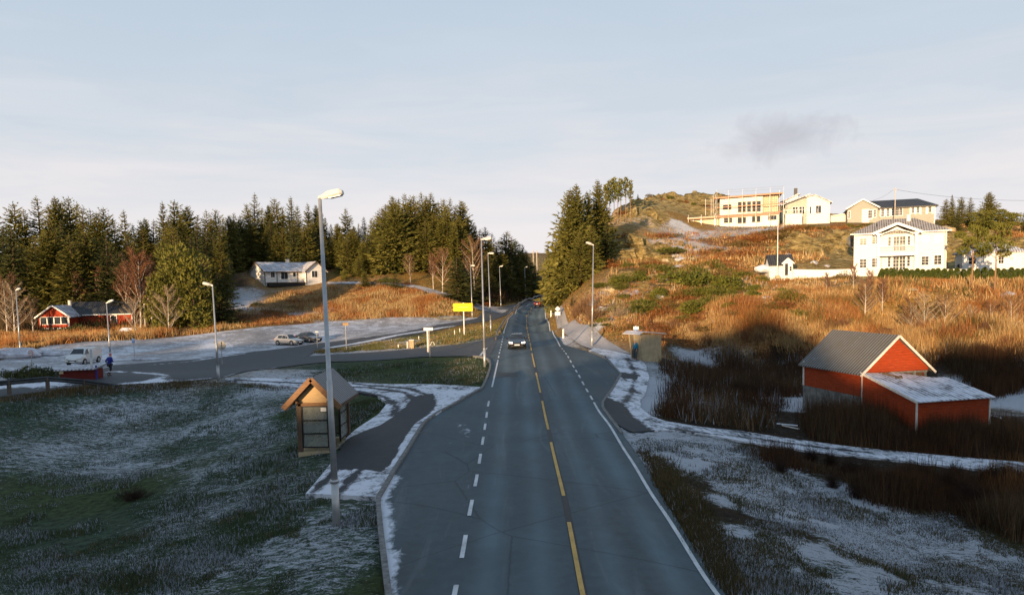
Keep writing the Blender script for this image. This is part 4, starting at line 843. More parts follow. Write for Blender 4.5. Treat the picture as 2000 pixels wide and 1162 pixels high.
for px, py, Y, k, nm, lb in [(266, 498, 119, 'bare0', 'birch_tree', 'tall bare birch with white stem left of the bright green pine'), (276, 510, 121, 'bare2', 'birch_tree', 'second bare birch, thin, right behind the tall one'), (325, 566, 112, 'bare3', 'birch_tree', 'pale many-stemmed bare birch before the green pine'), (262, 585, 114, 'bare3', 'birch_tree', 'pale bare birch right of the red cabin'), (6, 540, 112, 'bare1', 'birch_tree', 'bare birch at the left edge by the lamp'), (22, 560, 110, 'bare3', 'birch_tree', 'pale bare shrubby birch at the left edge'),
                         (60, 585, 112, 'bare1', 'birch_tree', 'bare birch left of the red cabin'), (150, 540, 128, 'bare0', 'birch_tree', 'reddish bare birch behind the cabin chimney'), (172, 560, 130, 'bare2', 'birch_tree', 'thin reddish birch behind the cabin'), (196, 530, 130, 'bare0', 'birch_tree', 'reddish bare birch behind the right end of the cabin'), (222, 500, 134, 'bare1', 'birch_tree', 'brown bare birch at the forest front'), (240, 520, 126, 'bare0', 'birch_tree', 'reddish birch left of the tall white-stemmed birch'), (290, 520, 124, 'bare1', 'birch_tree', 'brownish bare birch behind the pale shrubby one'),
                         (398, 515, 132, 'bare2', 'birch_tree', 'bare birch left of the bungalow lawn'), (427, 500, 150, 'bare2', 'birch_tree', 'pale dead stem at the forest edge left of the bungalow'), (448, 512, 155, 'bare1', 'birch_tree', 'leafless birch behind the left gable of the bungalow'), (800, 500, 155, 'bare1', 'birch_tree', 'bare trees below the golden stand, left'), (845, 500, 153, 'bare0', 'birch_tree', 'reddish bare tree below the golden stand, right'), (862, 490, 152, 'bare1', 'birch_tree', 'brown bare tree left of the bluish spruce'), (925, 470, 158, 'bare1', 'birch_tree', 'brown bare tree on the bank behind the lamps'), 
                         (1615, 535, 88, 'bare2', 'birch_tree', 'slim bare birch below the white garden wall'), (1668, 520, 88, 'bare0', 'larch_tree', 'rust coloured leafless larch left of the hedge, before the white house corner'), (1700, 530, 86, 'bare0', 'larch_tree', 'rust coloured leafless larch in front of the hedge start'), (1725, 545, 84, 'bare0', 'larch_tree', 'lower rust coloured larch right of the other two'), (1690, 550, 83, 'bare1', 'larch_tree', 'small brown larch at the foot of the larch group'),
                         (1808, 580, 74, 'bare3', 'birch_tree', 'pale bare birch in the reeds above the red barn'), (1780, 585, 75, 'bare1', 'birch_tree', 'wide bare willow above the barn roof'), (1850, 580, 74, 'bare1', 'birch_tree', 'wide bare willow right of the pale birch'), (1935, 590, 70, 'bare1', 'birch_tree', 'bare willow in the reeds near the right edge'), (1975, 580, 72, 'bare1', 'birch_tree', 'bare willow at the right edge'), (1900, 600, 71, 'bare3', 'birch_tree', 'low pale willow above the barn annex')]:
    top(k, nm, px, py, Y, lb, wf=1.15)
# ---- shrubs on the right hill
def shrub(kind, px, py, wpx, hpx, label, group, cat='shrub', name='shrub', dz=.15):
    p = g1(px, py); s = p[1]/F; w = wpx*s/1.7; h = hpx*s; z = zg(p[0], p[1]); return plant(kind, name, p[0], p[1], h, w, label, cat, group, sink=dz*h, z=z)
GJ = 'green juniper mounds on the right hill'; lj = 'low green juniper mound on the heathy hill right of the road'
for i, (px, py, w_, h_) in enumerate([(1312, 504, 66, 12), (1225, 545, 60, 14), (1250, 540, 46, 12), (1287, 577, 40, 20), (1340, 556, 90, 26), (1372, 552, 90, 26), (1400, 556, 74, 26), (1320, 545, 70, 20), (1395, 575, 60, 18), (1355, 575, 60, 16), (1255, 608, 66, 24), (1235, 614, 40, 20), (1362, 605, 60, 26), (1380, 595, 40, 20), (1430, 585, 44, 14), (1212, 580, 30, 12), (1300, 530, 60, 12), (1410, 530, 60, 14), (1440, 540, 50, 14), (1380, 525, 50, 12), (1345, 530, 50, 12), (1185, 556, 46, 10), (1270, 525, 50, 10), (1228, 520, 40, 8), (1176, 625, 40, 10), (1215, 560, 44, 12), (1455, 560, 40, 12)]):
    shrub('juniper%d' % (i % 3), px, py, w_*1.3, h_*2.0, lj, GJ)
shrub('juniper0', 1470, 576, 40, 30, 'bright green conical juniper left of the white playhouse', None); shrub('juniper1', 1488, 548, 40, 24, 'bright green juniper just below the white playhouse', None)
for px, py, w_, h_, lb in [(1532, 582, 78, 32, 'large green juniper dome below the white garden wall'), (1545, 578, 60, 26, 'right shoulder of the juniper dome below the garden wall')]: shrub('juniper2', px, py, w_, h_, lb, None)
GRr = 'rust red shrubs on the right hill'; lr = 'rust coloured heath shrub on the hill right of the road'
for i, (px, py, w_, h_) in enumerate([(1330, 590, 50, 26), (1310, 600, 40, 18), (1290, 615, 50, 18), (1410, 545, 50, 26), (1430, 500, 46, 20), (1405, 494, 44, 16), (1380, 500, 44, 14), (1450, 480, 60, 18), (1480, 470, 60, 18), (1520, 455, 60, 16), (1500, 470, 60, 14), (1540, 470, 60, 14), (1560, 450, 50, 12), (1590, 450, 46, 14), (1460, 500, 44, 16), (1225, 480, 30, 20), (1215, 470, 24, 14), (1310, 460, 46, 10), (1290, 462, 40, 10), (1565, 590, 40, 18), (1520, 600, 50, 18), (1490, 600, 50, 16), (1750, 565, 40, 18), (1790, 560, 30, 14), (1545, 495, 40, 14), (1650, 545, 36, 26), (1640, 450, 36, 14), (1450, 610, 50, 14), (1340, 625, 60, 14), (1380, 640, 60, 14), (1290, 640, 50, 12), (1230, 640, 40, 12)]):
    shrub(['rust0', 'heath0', 'rust1', 'heath1'][i % 4], px, py, w_*1.3, h_*1.7, lr, GRr)
GH = 'low shrubs along the hedge line below the upper houses'; 
rq = random.Random(21)
for i in range(70):
    px = rq.uniform(1185, 1570); py = rq.uniform(512, 625)
    if py < 512+(px-1400)*.12 or (px > 1480 and py < 560): continue
    k = ['juniper0', 'heath0', 'juniper2', 'heath1', 'rust1', 'juniper1'][i % 6]; jn = 'juniper' in k
    shrub(k, px, py, rq.uniform(22, 60), rq.uniform(12, 26), lj if jn else lr, GJ if jn else GRr)
for i, px in enumerate(range(1545, 1720, 11)):
    shrub(['juniper0', 'heath0', 'juniper1', 'rust0'][i % 4], px, 446-(px-1545)*.045+random.uniform(-2, 5), 24, random.uniform(9, 16), 'low mixed shrub in the row below the cream and grey houses', GH)
shrub('frost', 1420, 497, 44, 22, 'pale frosted seed-head bush above the juniper slope', None); shrub('juniper1', 1614, 434, 13, 17, 'clipped yellow-green round bush beside the cream house', None)
shrub('fan', 1208, 618, 60, 42, 'bare fan-shaped shrub with pale stems above the right verge', None); shrub('fanbrown', 1140, 615, 76, 56, 'large grey-brown leafless bush on the bank beside the road sign', None); shrub('fanbrown', 1160, 625, 60, 46, 'grey-brown leafless bush right of the larger one', None); shrub('fanbrown', 1125, 620, 40, 34, 'small leafless bush closest to the road sign', None)
shrub('rust0', 1172, 600, 50, 16, 'rusty bush behind the right street lamp', None); shrub('darkbush', 1163, 636, 26, 8, 'low dark green mat by the right lamp foot', None); shrub('juniper0', 1185, 634, 40, 9, 'low green mat right of the lamp foot', None)
for i, (px, py, w_) in enumerate([(1255, 386, 26), (1268, 386, 20), (1296, 383, 16), (1310, 383, 22), (1325, 382, 22), (1337, 383, 18), (1355, 385, 20), (1372, 385, 24), (1384, 388, 22), (1240, 398, 22), (1222, 408, 20), (1212, 411, 26), (1248, 412, 18)]):
    p = C(px, py+3, 178 if px > 1230 else 158); x, y = p[0], p[1]; plant(['juniper0', 'heath0', 'rust0'][i % 3], 'shrub', x, y, 1.6, w_*.064, 'dark low shrub on the crest of the rock dome', 'shrub', 'shrubs along the crest of the rock dome', sink=.2)
# ---- shrubs on the left
GLs = 'bushes on the lit field left of the road'
for i, (px, py, w_, h_, k) in enumerate([(845, 578, 30, 10, 'heath0'), (866, 592, 18, 16, 'juniper0'), (800, 555, 50, 10, 'rust0'), (760, 550, 50, 14, 'juniper1'), (735, 552, 40, 12, 'heath1'), (680, 580, 60, 10, 'rust1'), (560, 600, 60, 10, 'heath0'), (600, 622, 50, 10, 'rust0'), (520, 608, 46, 10, 'heath1'), (930, 590, 30, 16, 'heath0'), (945, 596, 26, 18, 'rust0'), (912, 605, 40, 16, 'heath1'), (890, 612, 50, 14, 'heath0'), (850, 615, 50, 12, 'heath1'), (935, 570, 30, 20, 'juniper2'), (955, 585, 26, 24, 'darkbush'), (962, 596, 26, 26, 'darkbush')]):
    shrub(k, px, py, w_, h_, 'low bush on the sunlit field left of the road', GLs)
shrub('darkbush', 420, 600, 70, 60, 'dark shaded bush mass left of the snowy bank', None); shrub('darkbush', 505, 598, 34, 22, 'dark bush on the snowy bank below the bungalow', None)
shrub('darkbush', 150, 648, 54, 34, 'dark green round bush before the red cabin', None, 'bush', 'bush'); shrub('rust0', 190, 648, 40, 22, 'rusty bush before the cabin window', None); shrub('heath0', 220, 650, 40, 20, 'brown bush at the right end of the red cabin', None)
for px, py, w_, h_, lb in [(250, 655, 46, 18, 'frosty low bush left of the blue sign'), (380, 640, 90, 24, 'dark low bush under the bright green pine'), (330, 640, 80, 22, 'dark low bush under the pale birch')]: shrub('heath1' if px == 250 else 'darkbush', px, py, w_, h_, lb, None)
# the dark juniper hedge behind the near guardrail
for px, py, w_, h_, lb in [(62, 748, 70, 30, 'dark juniper bush behind the guardrail below the speed sign'), (92, 746, 60, 22, 'dark juniper bush behind the guardrail left of the red box'), (36, 750, 50, 22, 'dark juniper behind the left guardrail span'), (8, 742, 26, 22, 'small dark bush at the left edge by the guardrail')]:
    p = PZ(px, py, .55); plant('darkbush', 'bush', p[0], p[1], h_*.062, w_*.026, lb, 'bush', None)
# thuja hedge
tx_ = [1722.7, 1731.7, 1740.6, 1749, 1759, 1770, 1780, 1791.6, 1801.6, 1812.8, 1822.3, 1831.8, 1844.7, 1857, 1869.5, 1882, 1895, 1908.6, 1923, 1936, 1948, 1960.5, 1975, 1987, 1998]
for i, px in enumerate(tx_):
    p = C(px, 545-(px-1720)*.008, 97); plant('thuja', 'thuja_tree', p[0], 97, 1.55+random.uniform(-.15, .15), 2.1, 'clipped thuja in the hedge row before the white house', 'tree', 'thuja hedge before the white house', z=p[2]-.2)
for i in range(14): x = C(1990, 540, 97)[0]*0; 
# ---- loose ground plants
def in_poly(px, py, poly):
    ins = np.zeros(len(px), bool); poly = np.array(poly, float)
    for (x1, y1), (x2, y2) in zip(poly, np.roll(poly, -1, 0)):
        c = ((y1 > py) != (y2 > py)); c &= px < (x2-x1)*(py-y1)/(y2-y1+1e-12)+x1; ins ^= c
    return ins
def scatter(name, label, cat, polys, n_, h, w, nb, pal, spread=.12, lean=.35, frost=0.0, clump=0.0, hv=.5):
    rng = np.random.default_rng(abs(hash(name)) % 9999 if False else sum(map(ord, name+label))); pts = []
    for poly in polys:
        a = np.array([(2130 if q[0] >= 1990 else (-90 if q[0] <= 0 else q[0]), q[1]) for q in poly], float); k = n_//len(polys); mn = a.min(0); mx = a.max(0); px = rng.uniform(mn[0], mx[0], k*4); py = rng.uniform(mn[1], mx[1], k*4); m = in_poly(px, py, poly); px = px[m][:k]; py = py[m][:k]; pts.append(G(px, py))
    P = np.vstack(pts); P = P[P[:, 1] < 400]; P[:, :2] += rng.normal(size=(len(P), 2))*(.1+P[:, 1:2]*.004)
    if clump: c = fbm(P[:, 0]/1.6, P[:, 1]/1.6, 3, 77)+.8*fbm(P[:, 0]/6, P[:, 1]/6, 2, 12); P = P[c > clump-.35]
    P = P[paved(P[:, :2]) < -.12]; P = P[zones(P)[:, 4] < .36+.0*P[:, 0]]
    P[:, 2] = HG(P[:, 0], P[:, 1]); B = np.repeat(P, nb, 0); n2 = len(B); B[:, :2] += rng.normal(size=(n2, 2))*spread
    H = h*rng.uniform(1-hv, 1+hv, n2)*(.75+.5*np.repeat(rng.uniform(0, 1, len(P)), nb)); H *= np.repeat(np.clip(1+1.6*fbm(P[:, 0]/2.3, P[:, 1]/2.3, 3, 41)+.8*fbm(P[:, 0]/9, P[:, 1]/9, 2, 43), .35, 1.9), nb); az = rng.uniform(0, 6.283, n2); le = rng.normal(0, lean, n2)
    d = np.stack([np.cos(az)*np.sin(le), np.sin(az)*np.sin(le), np.cos(le)], 1)
    B[:, 2] -= .05*h
    a2 = rng.uniform(-.7, .7, n2); s_ = np.stack([np.cos(a2), np.sin(a2), 0*a2], 1)*(w*rng.uniform(.6, 1.4, n2)/2)[:, None]
    V = np.stack([B-s_, B+s_, B+d*H[:, None]], 1).reshape(-1, 3)
    pal = np.array(pal); ci = ((fbm(P[:, 0]/4.5, P[:, 1]/6, 3, 50+len(pal))*1.3+.5)*len(pal)+rng.normal(0, .8, len(P))).astype(int) % len(pal); c = np.repeat(pal[ci], nb, 0)*rng.uniform(.7, 1.35, (n2, 1))
    if frost:
        fm = rng.uniform(0, 1, n2) < frost*(.5+np.repeat(fbm(P[:, 0]*.7, P[:, 1]*.7, 3, 30), nb)*2.0+.2); c[fm] = np.array([.36, .39, .45])*rng.uniform(.6, 1.1, (fm.sum(), 1))
    me = tri_mesh(name, V, M['blade'], np.repeat(c, 3, 0)); o = bpy.data.objects.new(name, me); COL.objects.link(o); tag(o, label, cat, kind='stuff'); return o
GREEN = [(.040, .070, .034), (.055, .082, .036), (.075, .080, .036), (.034, .056, .030), (.11, .095, .05)]
scatter('grass', 'short frosted green grass in the shaded hollow left of the road', 'grass', [[(0, 775), (200, 765), (420, 748), (560, 770), (690, 860), (590, 968), (730, 985), (745, 1162), (0, 1162)]], 34000, .10, .024, 5, GREEN, .10, .5, .34, .25)
scatter('grass', 'dark grass on the traffic island beside the bus bay', 'grass', [[(560, 738), (720, 712), (930, 700), (948, 715), (935, 752), (720, 745)], [(700, 782), (740, 790), (700, 820), (665, 850)]], 7000, .12, .035, 5, GREEN, .12, .5, .12)
scatter('grass', 'frosty tufted grass on the shaded slope right of the road', 'grass', [[(1225, 850), (1480, 875), (1600, 960), (2000, 1010), (2000, 1162), (1425, 1162)]], 20000, .09, .024, 5, [(.06, .06, .026), (.10, .08, .04), (.05, .055, .024), (.13, .10, .05)], .11, .5, .40, .3)
scatter('tall_grass', 'dark coarse verge grass beside the right road edge', 'grass', [[(1250, 880), (1290, 900), (1370, 1000), (1440, 1162), (1425, 1162), (1300, 975)]], 3800, .16, .028, 6, [(.09, .065, .03), (.05, .045, .02), (.11, .08, .035)], .14, .5, .05)
scatter('grass', 'sunlit yellow green grass by the yellow sign', 'grass', [[(780, 665), (970, 630), (975, 650), (900, 672), (780, 682)], [(572, 690), (780, 664), (780, 681), (640, 690)]], 6000, .20, .06, 4, [(.10, .10, .03), (.13, .11, .04), (.2, .14, .06), (.08, .09, .03)], .2, .5, .05)
scatter('grass_tuft', 'long grass along the crest of the left bank', 'grass', [[(0, 765), (230, 752), (440, 740), (560, 755), (560, 765), (440, 752), (200, 770), (0, 785)]], 2200, .17, .035, 5, [(.09, .065, .03), (.13, .09, .04), (.06, .06, .025)], .15, .45, .1)
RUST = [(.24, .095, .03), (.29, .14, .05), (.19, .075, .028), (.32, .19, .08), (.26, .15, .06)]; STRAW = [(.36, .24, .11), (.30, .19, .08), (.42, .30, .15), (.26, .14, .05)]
scatter('bracken', 'rust orange dry grass on the field below the bungalow', 'dry grass', [[(560, 570), (870, 580), (930, 600), (900, 618), (640, 624), (480, 638), (400, 648), (440, 625)], [(640, 560), (760, 560), (870, 580), (860, 605), (640, 600)]], 15000, .45, .065, 5, RUST[:3]+STRAW[:3]+[(.16, .10, .04)], .5, .5)
scatter('bracken', 'orange dry grass strip before the red cabin', 'dry grass', [[(0, 645), (80, 648), (240, 642), (400, 636), (470, 632), (400, 652), (270, 662), (165, 667), (60, 680), (0, 700)]], 8000, .55, .09, 4, RUST+STRAW[:2]+[(.10, .05, .02)], .4, .3)
scatter('bracken', 'rust orange reeds and dry grass at the foot of the right hill', 'dry grass', [[(1180, 635), (1300, 615), (1400, 590), (1560, 570), (1700, 560), (2000, 570), (2000, 690), (1700, 690), (1480, 670), (1300, 665), (1200, 662)]], 26000, .50, .050, 5, RUST+[(.40, .22, .08)]+STRAW+[(.14, .09, .03), (.10, .09, .03)], .4, .5, 0, .12)
scatter('dry_grass', 'straw coloured frosty grass on the right hill', 'dry grass', [[(1100, 600), (1200, 555), (1350, 510), (1500, 520), (1660, 545), (1720, 560), (1500, 620), (1300, 640), (1150, 650)]], 10000, .30, .08, 4, STRAW+RUST[:2]+[(.10, .10, .03)], .3, .6, .05, .2)
scatter('dry_grass', 'rough dry grass on the upper right slopes', 'dry grass', [[(1200, 470), (1300, 455), (1560, 440), (1720, 440), (1660, 500), (1500, 520), (1200, 540)], [(1860, 440), (2000, 440), (2000, 520), (1960, 520)], [(1700, 548), (2000, 548), (2000, 590), (1700, 590)]], 12000, .5, .12, 4, STRAW+RUST+[(.07, .07, .02)], .4, .4, 0, .15)
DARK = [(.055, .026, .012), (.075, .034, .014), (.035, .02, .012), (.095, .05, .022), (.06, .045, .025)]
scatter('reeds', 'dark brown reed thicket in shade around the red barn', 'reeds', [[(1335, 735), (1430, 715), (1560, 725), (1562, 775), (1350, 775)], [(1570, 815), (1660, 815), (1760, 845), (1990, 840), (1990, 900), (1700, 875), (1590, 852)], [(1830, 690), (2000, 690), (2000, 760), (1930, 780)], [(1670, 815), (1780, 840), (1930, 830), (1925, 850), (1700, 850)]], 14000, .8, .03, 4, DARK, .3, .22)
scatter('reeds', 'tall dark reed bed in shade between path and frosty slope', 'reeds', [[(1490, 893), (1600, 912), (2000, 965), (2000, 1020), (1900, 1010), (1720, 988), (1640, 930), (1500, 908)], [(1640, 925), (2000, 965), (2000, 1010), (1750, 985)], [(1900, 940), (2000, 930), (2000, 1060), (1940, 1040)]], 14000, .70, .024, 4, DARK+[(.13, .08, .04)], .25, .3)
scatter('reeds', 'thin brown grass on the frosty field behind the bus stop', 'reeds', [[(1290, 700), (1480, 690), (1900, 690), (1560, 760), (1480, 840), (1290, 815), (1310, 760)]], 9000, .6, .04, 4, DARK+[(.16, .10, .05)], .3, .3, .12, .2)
scatter('reeds', 'orange tinted reeds at the lower right edge', 'reeds', [[(1930, 890), (2000, 880), (2000, 1000), (1940, 980)]], 700, 1.0, .025, 4, [(.20, .09, .025), (.14, .06, .02)], .25, .2)  # orange palette puts a patch of low sunlight into the reed colour
scatter('forest_floor', 'dark undergrowth at the foot of the left forest', 'undergrowth', [[(0, 560), (300, 560), (440, 560), (440, 620), (300, 640), (0, 650)], [(940, 600), (1085, 570), (1085, 555), (940, 560)]], 6000, 1.1, .16, 4, [(.03, .03, .012), (.05, .03, .015), (.08, .04, .02)], .5, .4)
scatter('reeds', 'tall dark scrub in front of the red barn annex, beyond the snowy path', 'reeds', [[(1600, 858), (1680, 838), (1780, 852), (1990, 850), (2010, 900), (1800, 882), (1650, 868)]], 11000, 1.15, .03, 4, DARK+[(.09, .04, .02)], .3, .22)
GK = 'small frosted rocks on the right hill'
rk_ = random.Random(8)
for i in range(26):
    px, py = rk_.choice([(1200, 570), (1290, 508), (1340, 518), (1360, 508), (1480, 575), (1260, 590), (1180, 600), (1460, 590), (1590, 520), (1560, 500), (1800, 570), (1960, 575), (1400, 515), (1300, 545)]); px += rk_.uniform(-30, 30); py += rk_.uniform(-8, 8); q = g1(px, py)
    me = KIT.setdefault('rock%d' % (i % 4), (None, None))
    if me[0] is None:
        r2 = np.random.default_rng(i); V = []; Fc = []
        for a_ in range(7):
            for b_ in range(10): th = math.pi*a_/6; ph_ = 6.283*b_/10; k_ = r2.uniform(.75, 1.15); V.append((math.sin(th)*math.cos(ph_)*k_, math.sin(th)*math.sin(ph_)*k_*.8, math.cos(th)*k_*.45))
        Fc = [(a_*10+b_, (a_+1)*10+b_, (a_+1)*10+(b_+1) % 10, a_*10+(b_+1) % 10) for a_ in range(6) for b_ in range(10)]
        o_ = mesh_obj('rock', V, Fc, M['frostmound' if i % 2 else 'concrete']); KIT['rock%d' % (i % 4)] = (o_.data, None); bpy.data.objects.remove(o_)
    plant('rock%d' % (i % 4), 'rock', q[0], q[1], rk_.uniform(.5, 1.1), rk_.uniform(.6, 1.5), 'small pale rock poking out of the dry grass on the right hill', 'rock', GK)
shrub('fandark', 262, 975, 90, 36, 'dark rush tussock in the frosty hollow left of the road', None, 'tussock', 'rush_tussock')
for i in range(30):
    px = random.uniform(1500, 1990); py = 855+ (px-1500)*.11+random.uniform(20, 90); shrub('fandark', px, py+12, 54, 48, 'dark leafless shrub in the reed bed below the red barn', 'dark shrubs in the reed bed')
for i in range(16):
    px = random.uniform(1340, 1560); py = random.uniform(725, 775); shrub('fandark', px, py, 50, 34, 'dark leafless shrub in the thicket left of the red barn', 'dark shrubs left of the barn')
for i in range(22):
    px = 1290+i*33+random.uniform(-10, 10); py = random.uniform(640, 680); shrub('fanred', px, py, 44, 28, 'rusty leafless shrub in the reeds along the hill foot', 'rusty shrubs along the hill foot')
# ------------------------------------------------------------------ building helpers (local frame: x along the front, y to the back, z up)
def win(parent, x, z, w, h, y=0, nx=2, nz=2, fm='white_trim', pane='glass', face='front', xs_=None, fw=.07):
    """window: frame with glazing bars (part) and pane (sub-part); x,z = lower left corner"""
    f = MB(); p = MB()
    if face == 'front':
        B = lambda a, b, c, d, o0, o1: (a, b, y-o1, y-o0, c, d)
    elif face == 'left':
        B = lambda a, b, c, d, o0, o1: (y-o1, y-o0, a, b, c, d)
    else:
        B = lambda a, b, c, d, o0, o1: (y+o0, y+o1, a, b, c, d)
    o = .045
    f.box(*B(x-fw, x, z-fw, z+h+fw, -.05, o)); f.box(*B(x+w, x+w+fw, z-fw, z+h+fw, -.05, o)); f.box(*B(x, x+w, z-fw, z, -.05, o)); f.box(*B(x, x+w, z+h, z+h+fw, -.05, o))
    bw = .035
    for i in range(1, nx): f.box(*B(x+w*i/nx-bw/2, x+w*i/nx+bw/2, z, z+h, -.03, o-.012))
    for j in range(1, nz): f.box(*B(x, x+w, z+h*j/nz-bw/2, z+h*j/nz+bw/2, -.03, o-.018))
    fo = f.build('window', M[fm], parent); p.box(*B(x-.005, x+w+.005, z-.005, z+h+.005, -.04, .012)); p.build('pane', M[pane], fo); return fo
def door(parent, x, z, w, h, y=0, m='white_trim', glass=True, nx=2, nz=3):
    f = MB(); f.box(x, x+w, y-.05, y+.02, z, z+h); d = f.build('door', M[m], parent)
    if glass:
        p = MB()
        for i in range(nx):
            for j in range(nz):
                x0 = x+.1+(w-.2)*i/nx+.02; x1 = x+.1+(w-.2)*(i+1)/nx-.02; z0 = z+.25+(h-.4)*j/nz+.02; z1 = z+.25+(h-.4)*(j+1)/nz-.02; p.box(x0, x1, y-.058, y-.045, z0, z1)
        p.build('pane', M['glass'], d)
    k = MB(); k.box(x+w-.14, x+w-.08, y-.10, y-.05, z+1.0, z+1.06); k.build('handle', M['galv'], d); return d
def gable_roof(x0, x1, y0, y1, ze, zr_, along='x', oh=.4, t=.16, ohe=.35):
    """two roof slabs; ridge along x or y"""
    mb = MB()
    if along == 'x':
        ym = (y0+y1)/2; k = (zr_-ze)/(ym-y0); a = x0-oh; b = x1+oh
        mb.slab([(a, y0-ohe, ze-k*ohe), (b, y0-ohe, ze-k*ohe), (b, ym, zr_), (a, ym, zr_)], t); mb.slab([(a, ym, zr_+.002), (b, ym, zr_+.002), (b, y1+ohe, ze-k*ohe), (a, y1+ohe, ze-k*ohe)], t)
    else:
        xm = (x0+x1)/2; k = (zr_-ze)/(xm-x0); a = y0-oh; b = y1+oh
        mb.slab([(x0-ohe, a, ze-k*ohe), (xm, a, zr_), (xm, b, zr_), (x0-ohe, b, ze-k*ohe)], t); mb.slab([(xm, a, zr_+.002), (x1+ohe, a, ze-k*ohe), (x1+ohe, b, ze-k*ohe), (xm, b, zr_+.002)], t)
    return mb
def gable_walls(x0, x1, y0, y1, zb, ze, zr_, along='x'):
    mb = MB(); e = .1
    if along == 'x':
        ym = (y0+y1)/2; mb.prism([(x0, y0, zb), (x0, y1, zb), (x0, y1, ze-e), (x0, ym, zr_-e-.05), (x0, y0, ze-e)], (0, 0, 0), (x1-x0, 0, 0))
    else:
        xm = (x0+x1)/2; mb.prism([(x0, y0, zb), (x1, y0, zb), (x1, y0, ze-e), (xm, y0, zr_-e-.05), (x0, y0, ze-e)], (0, 0, 0), (0, y1-y0, 0))
    return mb
def hip_roof(x0, x1, y0, y1, ze, zr_, rx0, rx1, oh=.5):
    ym = (y0+y1)/2; a, b, c, d = x0-oh, x1+oh, y0-oh, y1+oh; mb = MB()
    V = [(a, c, ze), (b, c, ze), (b, d, ze), (a, d, ze), (rx0, ym, zr_), (rx1, ym, zr_), (a, c, ze-.16), (b, c, ze-.16), (b, d, ze-.16), (a, d, ze-.16)]
    return mb.add(V, [(0, 1, 5, 4), (1, 2, 5), (2, 3, 4, 5), (3, 0, 4), (6, 9, 8, 7), (0, 6, 7, 1), (1, 7, 8, 2), (2, 8, 9, 3), (3, 9, 6, 0)])

# ------------------------------------------------------------------ the two-storey white house
def front(px0, Y0, rz):
    c_, s__ = math.cos(rz), math.sin(rz); X0 = float(rays(px0, 520)[0][0])*Y0
    def f(px): k_ = float(rays(px, 520)[0][0]); return (k_*Y0-X0)/(c_-k_*s__)
    return f
O_ = C(1667, 531, 102.6); H_ = O_[2]; s_ = 102.6/F
wh = thing('white_house', 'large white two-storey house with grey hipped roof and gabled balcony bay', 'house', (O_[0], O_[1], H_), R(-25))
LX = front(1667, 102.6, R(-25)); W = LX(1848) 
MB().box(0, W, 0, 8.6, -1.6, 5.25).build('wall', M['white_wall'], wh)
hip_roof(0, W, 0, 8.6, 5.30, 7.45, 3.6, 7.7).build('roof', M['tile'], wh)
g = MB(); g.box(-.5, LX(1718), -.62, -.50, 5.16, 5.30); g.box(LX(1791), W+.5, -.62, -.50, 5.16, 5.30); g.build('gutter', M['white_trim'], wh)
bx0, bx1 = LX(1719.5), LX(1781); bm = (bx0+bx1)/2
b_ = MB(); b_.prism([(bx0, -1.1, 2.55), (bx1, -1.1, 2.55), (bx1, -1.1, 5.0), (bm, -1.1, 6.1), (bx0, -1.1, 5.0)], (0, .95, 0), (0, 1.2, 0)); bay = b_.build('balcony_wall', M['white_wall'], wh)
r_ = MB()
for sg in (-1, 1):
    xa = bm+sg*3.0
    r_.slab([(bm, -1.45, 6.62), (xa, -1.45, 5.32), (xa, 2.0, 5.32), (bm, 3.4, 6.62)] if sg > 0 else [(xa, -1.45, 5.32), (bm, -1.45, 6.62), (bm, 3.4, 6.62), (xa, 2.0, 5.32)], .14)
r_.build('gable_roof', M['tile'], wh)
t_ = MB()
for sg in (-1, 1):
    t_.bar((bm, -1.50, 6.42), (bm+sg*3.02, -1.50, 5.12), .06, .34)
    t_.box(bm+sg*2.28-.17, bm+sg*2.28+.17, -1.42, -1.08, 2.3, 5.15); t_.box(bm+sg*2.28-.15, bm+sg*2.28+.15, -1.40, -1.10, 0, 2.0); t_.bar((bm, -1.30, 5.75), (bm+sg*2.2, -1.30, 4.95), .05, .10)
t_.box(bm-2.6, bm-2.0, -1.46, -1.0, 4.95, 5.15); t_.box(bm+2.0, bm+2.6, -1.46, -1.0, 4.95, 5.15)
t_.build('bay_columns', M['white_trim'], wh)
bl = MB(); bl.box(bm-2.45, bm+2.45, -1.5, 0, 2.05, 2.45); bl.box(bm-2.45, bm+2.45, -1.48, -1.42, 3.38, 3.46); bl.box(bm-2.45, bm+2.45, -1.47, -1.43, 2.52, 2.58)
for i in range(34): x = bm-2.4+i*4.8/33; bl.box(x-.02, x+.02, -1.465, -1.435, 2.5, 3.4)
bl.build('balcony', M['white_trim'], wh)
for px, zb, zt, nx, nz, pn in [(1678.5, 3.75, 4.65, 2, 3, 'glass'), (1702.2, 3.85, 4.75, 2, 3, 'glass'), (1799, 3.85, 4.6, 2, 2, 'glasslight'), (1824, 3.85, 4.6, 2, 2, 'glasslight'), (1679, .55, 1.75, 2, 3, 'glass'), (1702.7, .6, 1.8, 2, 3, 'glass'), (1799.5, .7, 1.85, 2, 3, 'glass'), (1824, .75, 1.95, 2, 3, 'glass')]:
    win(wh, LX(px), zb, .84, zt-zb, 0, nx, nz, pane=pn)
for px, w_, nx in [(1733.5, .33, 1), (1743.8, .68, 2), (1756.3, .68, 2), (1771, .33, 1)]:
    win(wh, LX(px), 2.75 if nx > 1 else 3.35, w_, 1.95 if nx > 1 else 1.35, -.15, nx, 4 if nx > 1 else 3); win(wh, LX(px)+.02, .1 if nx > 1 else .6, w_, 1.85 if nx > 1 else 1.3, 0, nx, 4 if nx > 1 else 3)
